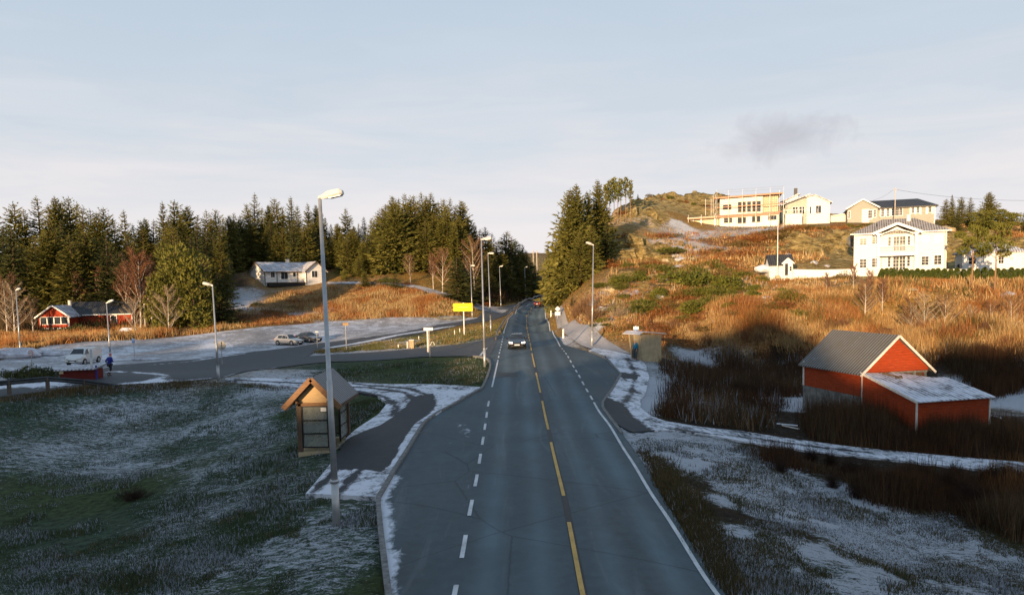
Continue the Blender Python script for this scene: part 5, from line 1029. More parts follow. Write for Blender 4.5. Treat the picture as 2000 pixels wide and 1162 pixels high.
MB().box(LX(1772), LX(1779), 3.2, 3.8, 6.6, 7.9).build('chimney', M['cream_wall'], wh); v_ = MB(); v_.tube([(2.9, 1.8, 6.0), (2.9, 1.8, 6.75)], .09, 8); v_.box(2.62, 3.18, 1.55, 2.05, 5.9, 6.1); v_.build('roof_vent', M['dark_metal'], wh)
dp = MB(); dp.tube([(LX(1721), -.06, -.2), (LX(1721), -.06, 5.2)], .045, 6); dp.tube([(W-.2, -.06, 0), (W-.2, -.06, 5.1)], .045, 6); dp.build('downpipe', M['beige_wall'], wh)
# garage wing
O2 = C(1850, 528, 104.5); wg = thing('white_garage', 'low white garage wing with dark hipped roof behind the two pines', 'garage', (O2[0], O2[1]-3.5, O2[2]-.2), R(-22)); s2 = 104.5/F
MB().box(0, 7.2, 0, 5.5, -1.2, 2.5).build('wall', M['white_wall'], wg); hip_roof(0, 7.2, 0, 5.5, 2.55, 4.0, 2.2, 5.0, .35).build('roof', M['tile_frost'], wg)
win(wg, .75, .95, .85, .9, 0, 2, 2); win(wg, 4.25, .95, .6, .95, 0, 2, 2); win(wg, 5.5, .95, .5, .9, 0, 1, 2, pane='glasslight')
# terrace edge, low white walls
def wall_between(name, pts, h, t, m, label, cat, top_m=None, grp=None):
    a = Vector(pts[0]); o = thing(name, label, cat, a, 0, grp); mb = MB(); cp = MB()
    for p, q in zip(pts[:-1], pts[1:]):
        p = Vector(p)-a; q = Vector(q)-a; d = (q-p); d.z = 0; d.normalize(); n_ = Vector((-d.y, d.x, 0))*t/2
        mb.add([p-n_+Vector((0, 0, -1.2)), q-n_+Vector((0, 0, -1.2)), q+n_+Vector((0, 0, -1.2)), p+n_+Vector((0, 0, -1.2)), p-n_+Vector((0, 0, h)), q-n_+Vector((0, 0, h)), q+n_+Vector((0, 0, h)), p+n_+Vector((0, 0, h))], [(0, 3, 2, 1), (4, 5, 6, 7), (0, 1, 5, 4), (1, 2, 6, 5), (2, 3, 7, 6), (3, 0, 4, 7)])
        n2 = n_*1.5; cp.add([p-n2+Vector((0, 0, h)), q-n2+Vector((0, 0, h)), q+n2+Vector((0, 0, h)), p+n2+Vector((0, 0, h)), p-n2+Vector((0, 0, h+.07)), q-n2+Vector((0, 0, h+.07)), q+n2+Vector((0, 0, h+.07)), p+n2+Vector((0, 0, h+.07))], [(0, 3, 2, 1), (4, 5, 6, 7), (0, 1, 5, 4), (1, 2, 6, 5), (2, 3, 7, 6), (3, 0, 4, 7)])
    mb.build('wall', M[m], o); cp.build('coping', M[top_m or m], o); return o
wall_between('garden_wall', [C(1527, 540, 99.5), C(1600, 541.5, 99.5), C(1668, 540, 99.5), C(1716, 538, 99.6)], .95, .22, 'white_trim', 'long white garden wall between the playhouse and the white house', 'garden wall')
wall_between('terrace_wall', [C(1716, 536.5, 99.8), C(1850, 533, 99.8), C(1962, 530.5, 99.8)], .45, .25, 'white_trim', 'low white terrace edge behind the clipped thuja hedge', 'terrace wall')
tr = MB(); q = [C(1716, 531.5, 99.9), C(1962, 526, 99.9), C(1962, 524, 104.4), C(1716, 529, 102.5)]; tr.slab([tuple(v) for v in q], 1.5); tag(tr.build('terrace', M['concrete']), kind='structure')
# small things on the terrace
def at(px, py, Y): return C(px, py, Y)
p = at(1790, 529, 101.6); bn = thing('garden_bench', 'dark garden bench against the white house wall behind the hedge', 'bench', p); MB().box(-.7, .7, -.22, .22, .38, .44).build('seat', M['dark_metal'], bn); MB().box(-.7, .7, .2, .26, .5, .9).build('backrest', M['dark_metal'], bn)
for sx in (-.62, .62): MB().box(sx-.04, sx+.04, -.2, .2, 0, .38).build('leg', M['dark_metal'], bn)
p = at(1840, 528, 101.8); um = thing('parasol', 'closed dark red parasol standing at the corner of the white house', 'parasol', p); u = MB(); u.tube([(0, 0, 0), (0, 0, 2.3)], .03, 6); u.build('pole', M['galv'], um); u = MB(); u.tube([(0, 0, .7), (0, 0, 1.2), (0, 0, 2.25)], [.12, .16, .04], 8); u.build('canopy', M['dark_metal'], um); MB().box(-.25, .25, -.25, .25, 0, .09).build('base', M['dark_metal'], um)
p = at(1861, 529, 102); tb = thing('garden_table', 'thin dark garden table before the garage window', 'table', p); MB().box(-.4, .4, -.4, .4, .68, .72).build('table_top', M['dark_metal'], tb)
for sx in (-.34, .34):
    for sy in (-.34, .34): MB().box(sx-.02, sx+.02, sy-.02, sy+.02, 0, .68).build('leg', M['dark_metal'], tb)
for px, lb, f in [(1869, 'dark garden chair right of the terrace table', 1), (1851, 'dark garden chair left of the terrace table', -1)]:
    p = at(px, 529, 102); ch = thing('garden_chair', lb, 'chair', p); MB().box(-.24, .24, -.24, .24, .42, .46).build('seat', M['dark_metal'], ch); MB().box(.2*f-.02, .2*f+.02, -.22, .22, .46, .9).build('backrest', M['dark_metal'], ch)
    for sx in (-.2, .2):
        for sy in (-.2, .2): MB().box(sx-.02, sx+.02, sy-.02, sy+.02, 0, .42).build('leg', M['dark_metal'], ch)
# playhouse
p = C(1503, 540, 99.3); ph = thing('playhouse', 'tiny white playhouse with dark roof and a gabled dormer beside the flagpole', 'playhouse', p, R(-6)); 
gable_walls(0, 3.1, 0, 2.4, -.6, 1.75, 3.0).build('wall', M['white_wall'], ph); gable_roof(0, 3.1, 0, 2.4, 1.75, 3.0, oh=.18, ohe=.22, t=.1).build('roof', M['tile_black'], ph)
d_ = MB(); d_.prism([(1.75, -.35, -.3), (2.95, -.35, -.3), (2.95, -.35, 1.75), (2.35, -.35, 2.3), (1.75, -.35, 1.75)], (0, 0, 0), (0, .6, 0)); d_.build('porch', M['white_wall'], ph)
d_ = MB(); [d_.bar((2.35, -.40, 2.42), (2.35+sg*.82, -.40, 1.68), .05, .16) for sg in (-1, 1)]; d_.build('porch_trim', M['white_trim'], ph)
MB().box(1.95, 2.35, -.37, -.34, .1, 1.7).build('door', M['dark_metal'], ph); win(ph, 2.55, .7, .28, .6, -.35, 1, 2)
# snowy boulder left of playhouse
def boulder(px, py, Y, r, lb, m='snow', seed=1, sc=(1, .8, .5), name='boulder'):
    import mathutils; p = C(px, py, Y) if Y else g1(px, py); rng = random.Random(seed); mb = MB(); n1_, n2_ = 14, 9; V = []
    for i in range(n2_+1):
        for j in range(n1_):
            th = math.pi*i/n2_; ph_ = 2*math.pi*j/n1_; d = (math.sin(th)*math.cos(ph_), math.sin(th)*math.sin(ph_), math.cos(th)); k = r*(1+.35*float(fbm(np.array([d[0]*1.5+seed*3]), np.array([d[1]*1.5+d[2]*2]), 3, seed)[0])); V.append((d[0]*k*sc[0], d[1]*k*sc[1], d[2]*k*sc[2]))
    Fc = [(i*n1_+j, (i+1)*n1_+j, (i+1)*n1_+(j+1) % n1_, i*n1_+(j+1) % n1_) for i in range(n2_) for j in range(n1_)]
    mb.add(V, Fc); return tag(mb.build(name, M[m], smooth=False, loc=(p[0], p[1], (zg(p[0], p[1]) if not Y else p[2])+r*sc[2]*.35)), lb, 'rock')
boulder(1490, 528, 100.5, 1.1, 'snow covered boulder left of the white playhouse', seed=2); boulder(250, 650, None, 1.5, 'frosted boulder at the edge of the parking area right of the red cabin', seed=5, sc=(1, .7, .45))
boulder(30, 697, None, 2.4, 'long snow covered mound at the left edge behind the speed sign', m='frostmound', seed=7, sc=(1.3, .9, .36), name='snow_mound'); boulder(92, 694, None, 1.2, 'smaller snow covered mound beside the left street lamp', m='frostmound', seed=8, sc=(1.5, .8, .3), name='snow_mound'); boulder(286, 703, None, 1.1, 'low snowy gravel heap at the foot of the blue sign', m='frostmound', seed=9, sc=(1.5, .9, .16), name='snow_mound'); boulder(880, 622, None, 1.5, 'grey rubble heap with snow left of the yellow sign', 'stone', 12, (2.0, .9, .28), 'rubble_heap')
boulder(1860-15, 455, 145, 1.6, 'pale rock on the slope right of the grey house', 'concrete', 13, (1.4, .9, .6)); boulder(1675, 478, 112, 1.6, 'grey rock outcrop at the left side of the white house roof', 'stone', 15, (1.0, .8, .8))
# flagpole
p = C(1518.5, 540, 98.5); t = C(1516.5, 437, 98.5); fp = thing('flagpole', 'tall white flagpole in front of the white playhouse', 'flagpole', p); h = t[2]-p[2]; MB().tube([(0, 0, -.3), (0, 0, h*.5), (0, 0, h)], [.075, .06, .035], 10).build('pole', M['white_trim'], fp, True); MB().tube([(0, 0, h), (0, 0, h+.06), (0, 0, h+.12)], [.03, .09, .02], 8).build('finial', M['white_trim'], fp, True); MB().box(-.25, .25, -.25, .25, -.3, .12).build('base', M['concrete'], fp)

# ------------------------------------------------------------------ house being built, with scaffolding
RH = R(-15); YS = 157.; sS = YS/F; O3 = C(1406, 444, YS); z0 = O3[2]; hs = thing('unfinished_house', 'pale two-storey house under construction behind the scaffolding', 'house', (O3[0], O3[1], z0), RH)
X = front(1406, YS, RH); Zp = lambda py: (444-py)*sS
MB().box(0, X(1489), 0, 9, -3, Zp(388)).build('wall', M['osb'], hs)
m_ = MB(); m_.box(X(1489)+.01, X(1520), .8, 9, Zp(425), Zp(386)); m_.build('framed_wall', M['raw_wood'], hs); MB().box(X(1489)+.01, X(1520), 0, 9, -3, Zp(423)).build('lower_wall', M['osb'], hs)
st = MB()
for i in range(9): x = X(1489)+.2+i*.41; st.box(x-.03, x+.03, .1, .2, Zp(421), Zp(387))
st.box(X(1489), X(1520), .08, .22, Zp(404), Zp(403)); st.build('studs', M['new_wood'], hs)
MB().slab([(-1.2, -1.0, Zp(387.5)), (X(1528), -1.0, Zp(384)), (X(1528), 9.6, Zp(384)), (-1.2, 9.6, Zp(387.5))], .12).build('roof', M['tile_black'], hs); MB().add([(-1.2, -1.06, Zp(390.3)), (X(1528), -1.06, Zp(386.8)), (X(1528), -1.06, Zp(384.4)), (-1.2, -1.06, Zp(388)), (-1.2, -1.01, Zp(390.3)), (X(1528), -1.01, Zp(386.8)), (X(1528), -1.01, Zp(384.4)), (-1.2, -1.01, Zp(388))], [(0, 1, 2, 3), (4, 7, 6, 5), (0, 4, 5, 1), (3, 2, 6, 7)]).build('fascia', M['orange'], hs)
MB().box(X(1345), -.02, .8, 8, -3, Zp(427)).build('garage_wall', M['raw_wood'], hs); MB().slab([(X(1343), -.6, Zp(424)), (X(1520), -.6, Zp(421.5)), (X(1520), .5, Zp(419.5)), (X(1350), 6, Zp(419))], .22).build('lower_roof', M['osb'], hs); MB().bar((X(1343), -.66, Zp(426)), (X(1521), -.66, Zp(422.5)), .07, .28).build('lower_fascia', M['orange'], hs)
for a, b in [(1347, 1351), (1353, 1355), (1368, 1371), (1395, 1398)]: MB().box(X(a), X(b), .45, .8, -2.6, Zp(427)).build('post', M['white_trim'], hs)
for a, b, c, d, nx, nz in [(1412, 1421.5, 411, 402, 1, 2), (1423, 1428, 411, 402, 1, 2), (1441, 1448, 417, 398, 1, 3), (1450, 1456, 417, 398, 1, 3), (1459, 1466, 417, 398, 1, 3), (1469, 1476, 417, 398, 1, 3), (1478, 1485, 417, 398, 1, 3), (1414, 1422, 436, 427, 1, 2), (1424.5, 1430, 436, 427, 1, 2), (1440.5, 1448.5, 438, 427, 1, 1), (1451, 1456.5, 438, 427, 1, 1), (1468.5, 1474.5, 437, 426, 1, 1), (1478, 1484.5, 437, 426, 1, 1), (1500, 1516, 434, 426, 3, 1)]:
    win(hs, X(a), Zp(c), X(b)-X(a), Zp(d)-Zp(c), 0, nx, nz, fm='new_wood', pane='glass')
sc = thing('scaffolding', 'scaffolding of thin posts and orange planks round the unfinished house', 'scaffolding', (O3[0], O3[1], z0), RH)
for px in (1400, 1422, 1449, 1475, 1502, 1520, 1528):
    pm = MB(); pm.tube([(X(px), -1.6, -2.6 if px < 1430 else -1.2), (X(px), -1.6, Zp(375 if px != 1520 else 381))], .024, 5); pm.build('upright', M['white_sign'], sc)
    if px not in (1520,): pm = MB(); pm.tube([(X(px), -1.15, -2.4 if px < 1430 else -1), (X(px), -1.15, Zp(388))], .03, 5); pm.build('upright', M['galv'], sc)
for px in (1378, 1389, 1393, 1397): MB().tube([(X(px), 1.0, Zp(420)), (X(px), 1.0, Zp(388 if px < 1393 else 380))], .035, 5).build('upright', M['white_sign'], sc)
for px in (1345, 1370, 1396): MB().tube([(X(px), -1.3, -3.0), (X(px), -1.3, Zp(419))], .035, 5).build('upright', M['white_sign'], sc)
for za, zb_, m__ in [(408, 406, 'orange'), (423.3, 420.6, 'orange')]: MB().add([(X(1400), -1.7, Zp(za)), (X(1528), -1.7, Zp(zb_)), (X(1528), -1.15, Zp(zb_)), (X(1400), -1.15, Zp(za)), (X(1400), -1.7, Zp(za)+.1), (X(1528), -1.7, Zp(zb_)+.1), (X(1528), -1.15, Zp(zb_)+.1), (X(1400), -1.15, Zp(za)+.1)], [(0, 3, 2, 1), (4, 5, 6, 7), (0, 1, 5, 4), (1, 2, 6, 5), (2, 3, 7, 6), (3, 0, 4, 7)]).build('deck', M[m__], sc)
for za in (380, 376, 403, 400, 417): MB().tube([(X(1400), -1.62, Zp(za)), (X(1528), -1.62, Zp(za-2))], .022, 4).build('guard_rail', M['galv'], sc)
for za in (408, 404, 397, 391): MB().tube([(X(1378), 1.0, Zp(za)), (X(1400), 1.0, Zp(za))], .03, 4).build('guard_rail', M['orange' if za == 408 else 'galv'], sc)
for a, b in [(1396, 1400), (1393, 1400)]: MB().tube([(X(a), 1.0, Zp(418)), (X(b), -1.5, Zp(390))], .03, 4).build('brace', M['galv'], sc)
# cream house with mono-pitched roofs
O4 = C(1531, 440, 160.); s4 = 160/F; cr = thing('cream_house', 'cream house with two stepped single-pitch roofs and black chimney', 'house', tuple(O4), R(-17)); X = front(1531, 160., R(-17)); Zp = lambda py: (440-py)*s4
MB().prism([(X(1575), 0, -3), (X(1620), 0, -3), (X(1620), 0, Zp(399)), (X(1592), 0, Zp(386)), (X(1575), 0, Zp(389))], (0, 0, 0), (0, 9, 0)).build('wall', M['cream_wall'], cr)
MB().prism([(X(1534), .6, -3), (X(1574.9), .6, -3), (X(1574.9), .6, Zp(385)), (X(1534), .6, Zp(398))], (0, 0, 0), (0, 8, 0)).build('recessed_wall', M['beige_wall'], cr); MB().prism([(X(1531), 3, -3), (X(1560), 3, -3), (X(1560), 3, Zp(378)), (X(1531), 3, Zp(391))], (0, 0, 0), (0, 7, 0)).build('rear_wall', M['cream_wall'], cr)
r = MB(); r.slab([(X(1590), -.6, Zp(384.3)), (X(1624.5), -.6, Zp(400.5)), (X(1624.5), 9.5, Zp(400.5)), (X(1590), 9.5, Zp(384.3))], .2); r.slab([(X(1572), -.55, Zp(387.5)), (X(1590), -.55, Zp(384.3)), (X(1590), 9.5, Zp(384.3)), (X(1572), 9.5, Zp(387.5))], .2); r.slab([(X(1524), -.5, Zp(401)), (X(1582), -.5, Zp(382)), (X(1582), 8, Zp(379.5)), (X(1524), 8, Zp(396))], .28); r.slab([(X(1524), 2.6, Zp(393)), (X(1565), 2.6, Zp(377.5)), (X(1565), 10, Zp(375.5)), (X(1524), 10, Zp(388))], .24); r.build('roof', M['tile_frost'], cr)
MB().box(X(1552.5), X(1559), 3.2, 4, Zp(386), Zp(367.5)).build('chimney', M['dark_metal'], cr)
for a, b, c, d in [(1548, 1553, 419, 406), (1554, 1558, 419, 406), (1561, 1566, 420, 406), (1567, 1571, 420, 406)]: win(cr, X(a), Zp(c), X(b)-X(a), Zp(d)-Zp(c), .6, 1, 1)
for a, b, c, d, nx in [(1593, 1603, 420, 406, 2), (1581, 1584, 420, 407, 1)]: win(cr, X(a), Zp(c), X(b)-X(a), Zp(d)-Zp(c), 0, nx, 1)
MB().box(X(1531), X(1564), -3.2, .5, -3, Zp(421)).build('terrace_wall', M['cream_wall'], cr)
rl = MB(); [rl.box(X(1530)+i*.6-.02, X(1530)+i*.6+.02, -3.1, -3.06, Zp(421), Zp(414)) for i in range(12)]; rl.box(X(1530), X(1575), -3.12, -3.04, Zp(414)-.03, Zp(414)+.03); rl.build('balustrade', M['galv'], cr)
# flat garage
O5 = C(1621, 438, 163); gg = thing('small_garage', 'small cream garage with low sloping roof between cream and grey house', 'garage', tuple(O5), 0); s5 = 163/F
MB().prism([(0, 0, -3), (34*s5, 0, -3), (34*s5, 0, 20*s5), (0, 0, 15*s5)], (0, 0, 0), (0, 6, 0)).build('wall', M['cream_wall'], gg); MB().slab([(-.4, -.4, 15.6*s5), (35*s5, -.4, 21*s5), (35*s5, 6.5, 21*s5), (-.4, 6.5, 15.6*s5)], .18).build('roof', M['white_trim'], gg)
# grey house
O6 = C(1655, 440, 158.); s6 = 158/F; gh = thing('grey_house', 'long grey-beige bungalow with black roof on the ridge', 'house', tuple(O6), R(-20)); X = front(1655, 158., R(-20)); Zp = lambda py: (440-py)*s6
gable_walls(0, X(1714), 0, 9, -3, Zp(409), Zp(393), 'y').build('wall', M['grey_wall'], gh); MB().box(X(1714)+.01, X(1826), 1.2, 9.5, -3, Zp(409)).build('wing_wall', M['grey_wall'], gh)
gable_roof(0, X(1714), 0, 8, Zp(409), Zp(392), 'y', oh=.5, ohe=.35, t=.18).build('roof', M['tile_black'], gh)
r = MB(); ze = Zp(409.6); zt = Zp(392); r.add([(X(1700), .6, ze), (X(1833), .6, ze), (X(1833), 10.2, ze), (X(1700), 10.2, ze), (X(1684), 5.2, zt), (X(1799), 5.2, zt), (X(1700), .6, ze-.2), (X(1833), .6, ze-.2), (X(1833), 10.2, ze-.2), (X(1700), 10.2, ze-.2)], [(0, 1, 5, 4), (1, 2, 5), (2, 3, 4, 5), (3, 0, 4), (6, 9, 8, 7), (0, 6, 7, 1), (1, 7, 8, 2), (2, 8, 9, 3), (3, 9, 6, 0)]); r.build('wing_roof', M['tile_black'], gh)
b_ = MB(); [b_.bar((X(1714)/2, -.52, Zp(392.6)), ((X(1714)/2)+sg*(X(1714)/2+.35), -.52, Zp(409.5)), .06, .24) for sg in (-1, 1)]; b_.build('bargeboard', M['white_trim'], gh)
MB().box(X(1683), X(1697), -.02, .1, -1, Zp(411)).build('entrance_wall', M['cream_wall'], gh); door(gh, X(1694), Zp(431), .95, 2.1, -.03)
for a, b, c, d, y, nx in [(1656.5, 1659.5, 427, 414, 0, 1), (1706, 1710, 427, 413, 0, 2), (1722, 1727, 426, 412, 1.2, 2), (1733, 1737, 426, 412, 1.2, 2), (1742, 1748, 425, 412, 1.2, 2), (1749.5, 1756, 425, 412, 1.2, 2), (1757.5, 1763, 425, 412, 1.2, 2), (1781, 1786, 422, 412, 1.2, 2), (1791, 1796, 422, 412, 1.2, 2), (1814, 1820, 422, 412, 1.2, 2)]: win(gh, X(a), Zp(c), X(b)-X(a), Zp(d)-Zp(c), y, nx, 3, fw=.12)
[MB().box(X(a), X(b), 1.12, 1.19, Zp(425), Zp(411)).build('shutter', M['white_trim'], gh) for a, b in ((1719, 1721), (1728.5, 1731.5), (1738.5, 1741), (1777.5, 1780), (1787.3, 1789.8), (1797.2, 1800), (1809, 1812.8), (1821.2, 1824))]; cn = MB(); cn.box(X(1826)-.05, X(1826)+.12, 1.1, 1.3, -2.5, ze); cn.build('corner_board', M['white_trim'], gh)
MB().box(X(1686)-.2, X(1686)+.2, 4.8, 5.2, Zp(393), Zp(390)).build('chimney', M['stone'], gh)
# mast and overhead line
p = C(1747.5, 436, 150); t = C(1747.5, 367, 150); ms = thing('power_pole', 'thin pale utility pole in front of the grey house', 'utility pole', p); h = t[2]-p[2]; MB().tube([(0, 0, -1), (0, 0, h)], [.12, .07], 8).build('pole', M['bark_birch'], ms); MB().box(-.45, .45, -.04, .04, h-.45, h-.35).build('crossarm', M['bark_birch'], ms)
def wire(a, b, sag, r, lb, name='power_line'):
    a = Vector(a); b = Vector(b); pts = []; 
    for i in range(17): f = i/16; q = a.lerp(b, f); q.z -= sag*4*f*(1-f); pts.append(q-a)
    return tag(MB().tube(pts, r, 4).build(name, M['dark_metal'], loc=a), lb, 'power line')
wire((t[0]+.3, 150, t[2]-.4), C(2060, 391, 142), .8, .022, 'thin overhead line running right from the utility pole over the ridge trees'); wire((t[0]-.3, 150, t[2]-.4), C(1705, 392, 158), .3, .018, 'short overhead line from the utility pole down to the grey house roof')
for px, pyt, lb in [(1042, 489, 'left one of two distant timber power poles in the gap above the bend'), (1049, 489, 'right one of two distant timber power poles in the gap above the bend')]:
    p = C(px, 532, 270); t = C(px, pyt, 270); o = thing('power_pole', lb, 'utility pole', p); h = t[2]-p[2]; MB().tube([(0, 0, -6), (0, 0, h)], [.24, .16], 8).build('pole', M['bark_birch'], o); MB().box(-1.0, 1.0, -.08, .08, h-.9, h-.75).build('crossarm', M['bark_birch'], o)

# ------------------------------------------------------------------ white bungalow on the left
A_ = C(518, 551, 150.); z0 = A_[2]; bg_ = thing('white_bungalow', 'white bungalow with frosty roof at the foot of the left forest', 'house', (A_[0], A_[1], z0), R(42)); Lf = 12.6; Wd = 7.6; he = 2.45; hr = 4.3
gable_walls(0, Lf, 0, Wd, -.8, he, hr).build('wall', M['white_wall'], bg_); gable_roof(0, Lf, 0, Wd, he, hr, oh=.45, ohe=.6).build('roof', M['tile_frost'], bg_)
gable_walls(Lf-4.2, Lf+.3, -1.7, 3, -.8, he, hr, 'y').build('wing_wall', M['white_wall'], bg_); gable_roof(Lf-4.2, Lf+.3, -1.7, Wd/2, he, hr+.02, 'y', oh=.4, ohe=.45).build('wing_roof', M['tile_frost'], bg_)
b_ = MB(); [b_.bar((-.47, Wd/2, hr-.05), (-.47, Wd/2+sg*(Wd/2+.62), he-.40), .05, .22) for sg in (-1, 1)]; b_.bar((-.4, -.62, he-.34), (Lf-4.5, -.62, he-.34), .06, .14); b_.build('bargeboard', M['bark'], bg_)
b_ = MB(); [b_.bar((Lf-1.95, -2.12, hr-.05), (Lf-1.95+sg*2.7, -2.12, he-.38), .05, .2) for sg in (-1, 1)]; b_.build('wing_bargeboard', M['bark'], bg_)
for x, z, w_, h_, nx, y in [(1.3, .95, .8, 1.1, 2, 0), (3.5, .6, 1.5, 1.5, 2, 0), (6.2, 1.1, .6, .9, 1, 0), (Lf-2.9, .9, 1.3, 1.35, 2, -1.7)]: win(bg_, x, z, w_, h_, y, nx, 1, fw=.1)
dk = MB(); dk.box(.2, Lf-4.4, -1.5, -.02, -.28, -.10); dk.build('deck', M['bark'], bg_); MB().box(.3, Lf-4.5, -1.3, -.1, -.9, -.35).build('deck_shadow', M['black'], bg_); MB().box(6.8, 7.4, 4.2, 4.8, hr-.5, hr+.7).build('chimney', M['barn_trim'], bg_)  # black box below the deck stands in for the shadow under it
[MB().box(x-.06, x+.06, y-.06, y+.06, -.6, he).build('corner_board', M['bark'], bg_) for x, y in ((0, 0), (Lf-4.2, -1.7), (Lf+.3, -1.7), (Lf-5.4, -.02), (2.6, -.02))]
win(bg_, Wd*.40, 1.5, .5, .6, 0, 1, 1, face='left')
# ------------------------------------------------------------------ red cabin
A_ = C(77, 645, 118.); s7 = 118/F; rc = thing('red_cabin', 'red timber cabin with white trim, wide windows and snow-blue roof', 'house', tuple(A_), R(9)); w1 = 55*s7; he = 28*s7; hr = 48*s7
MB().box(.05, w1-.05, .05, 7.9, -.8, .34).build('foundation', M['white_trim'], rc)
gable_walls(0, w1, 0, 8, .35, he, hr, 'y').build('wall', M['red_wall'], rc); gable_roof(0, w1, 0, 8, he, hr, 'y', oh=.45, ohe=.4, t=.14).build('roof', M['tile_frost'], rc)
b_ = MB(); k = (hr-he)/(w1/2); [b_.bar((w1/2, -.50, hr-.02), (w1/2+sg*(w1/2+.45), -.50, he-.45*k-.02), .06, .22) for sg in (-1, 1)]; b_.build('bargeboard', M['white_trim'], rc)
for i in range(4): win(rc, .28+i*1.06, .95, .92, 1.15, 0, 1, 1)
cn = MB(); cn.box(w1-.12, w1+.04, -.05, .04, .35, he-.1); cn.build('corner_board', M['white_trim'], rc)
# rear wing along x
x1 = 13.0; gable_walls(w1+.01, x1, 4.2, 9.2, -.5, 2.6, 4.5).build('wing_wall', M['red_wall'], rc); gable_roof(w1/2, x1, 4.2, 9.2, 2.6, 4.5, oh=.3, ohe=.4, t=.14).build('wing_roof', M['tile_black'], rc)
b_ = MB(); [b_.bar((x1+.34, 6.7, 4.48), (x1+.34, 6.7+sg*2.9, 2.33), .06, .2) for sg in (-1, 1)]; b_.box(w1+.5, x1+.3, 3.72, 3.80, 2.16, 2.32); b_.box(x1-.06, x1+.05, 4.14, 4.26, -.3, 2.5); b_.build('wing_trim', M['white_trim'], rc); win(rc, 9.6, .85, .85, 1.1, 4.2, 1, 1, fw=.13)
MB().tube([(2.6, 5.5, hr-.6), (2.6, 5.5, hr+.75)], .28, 12).build('chimney', M['barn_trim'], rc)

# ------------------------------------------------------------------ red barn with lean-to
ba = thing('red_barn', 'old red barn with grey corrugated roof, white bargeboards and stone footing', 'barn', (20.7, 43.0, 0), R(14)); LB = 5.6; WB = 4.75; he = 2.25; hr = 4.3
w = MB(); w.prism([(0, 0, 2.05), (WB, 0, 2.05), (WB, 0, he-.05), (WB/2, 0, hr-.16), (0, 0, he-.05)], (0, 0, 0), (0, .12, 0)); w.build('gable_wall', M['barn_wall'], ba)
w = MB(); w.box(0, .12, .12, LB, .62, he-.02); w.build('wall', M['barn_wall'], ba); MB().box(-.03, .22, 0, LB+.02, -2.6, .615).build('stone_footing', M['stone'], ba)
MB().prism([(0, LB-.12, -2), (WB, LB-.12, -2), (WB, LB-.12, he-.05), (WB/2, LB-.12, hr-.16), (0, LB-.12, he-.05)], (0, 0, 0), (0, .12, 0)).build('rear_wall', M['barn_wall'], ba); MB().box(WB-.12, WB, .12, LB-.13, -2, he-.02).build('right_wall', M['barn_wall'], ba)
gable_roof(0, WB, 0, LB, he, hr, 'y', oh=.22, ohe=.28, t=.07).build('roof', M['roof_barn'], ba)
b_ = MB(); k = (hr-he)/(WB/2); [b_.bar((WB/2, -.26, hr-.06), (WB/2+sg*(WB/2+.32), -.26, he-.32*k-.06), .05, .13) for sg in (-1, 1)]; b_.build('bargeboard', M['barn_trim'], ba)
cn = MB(); cn.box(-.04, .10, -.05, .02, -.9, he-.05); cn.box(-.05, .0, LB-.12, LB+.03, .62, he); cn.build('corner_board', M['barn_trim'], ba)
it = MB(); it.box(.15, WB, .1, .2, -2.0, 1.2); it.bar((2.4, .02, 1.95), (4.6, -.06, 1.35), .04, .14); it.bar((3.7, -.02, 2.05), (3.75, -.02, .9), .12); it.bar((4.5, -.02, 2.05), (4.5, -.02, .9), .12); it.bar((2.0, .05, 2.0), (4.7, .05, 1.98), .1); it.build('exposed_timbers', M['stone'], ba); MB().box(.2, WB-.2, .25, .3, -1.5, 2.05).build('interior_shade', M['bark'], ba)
le = thing('barn_annex', 'red lean-to with snowy sagging roof built against the barn front', 'barn annex', (20.7, 43.0, 0), R(14)); D2 = 4.2
w = MB(); w.prism([(0, -.02, -2.2), (0, -D2, -2.2), (0, -D2, .88), (0, -.02, 2.0)], (0, 0, 0), (.1, 0, 0)); w.build('left_wall', M['barn_wall'], le); MB().box(.101, WB+.15, -D2, -D2+.1, -2.2, .88).build('wall', M['barn_wall'], le); MB().box(WB+.05, WB+.15, -D2+.11, -.5, -2.2, .9).build('right_wall', M['barn_wall'], le)
r = MB(); nX, nY = 14, 10; V = []
for i in range(nX+1):
    for j in range(nY+1):
        u = i/nX; v = j/nY; x = -.15+u*(WB+.45); yhi = -.06-.9*max(0, u-.35)*1.3-.25*math.sin(u*9)*(u > .35); y = -D2-.25+v*(yhi+D2+.25)
        z = 1.0+1.12*((y+D2+.25)/(D2+.2))-.12*math.sin(math.pi*u)*v-.25*max(0, u-.3)*v*v; V += [(x, y, z), (x, y, z-.05)]
f = []
for i in range(nX):
    for j in range(nY):
        a = 2*(i*(nY+1)+j); b = a+2; c = a+2*(nY+1); d = c+2; f += [(a, c, d, b), (a+1, b+1, d+1, c+1)]
        if j == 0: f.append((a, a+1, c+1, c))
        if j == nY-1: f.append((b, d, d+1, b+1))
        if i == 0: f.append((a, b, b+1, a+1))
        if i == nX-1: f.append((c, c+1, d+1, d))
r.add(V, f); r.build('roof', M['roof_snow'], le)
b_ = MB(); b_.bar((-.17, -.05, 2.08), (-.17, -D2-.25, .97), .05, .13); b_.build('bargeboard', M['barn_trim'], le); cn = MB(); cn.box(-.03, .06, -D2-.05, -D2+.02, -1.4, .9); cn.box(WB+.1, WB+.19, -D2-.05, -D2+.02, -1.4, .9); cn.build('corner_board', M['barn_trim'], le)
pl = MB(); [pl.bar(a, b, .05, .09) for a, b in (((1.2, -.25, 2.03), (1.9, -1.1, 1.83)), ((1.4, -1.1, 1.86), (2.0, -.9, 1.9)))]; pl.build('loose_batten', M['bark'], le)
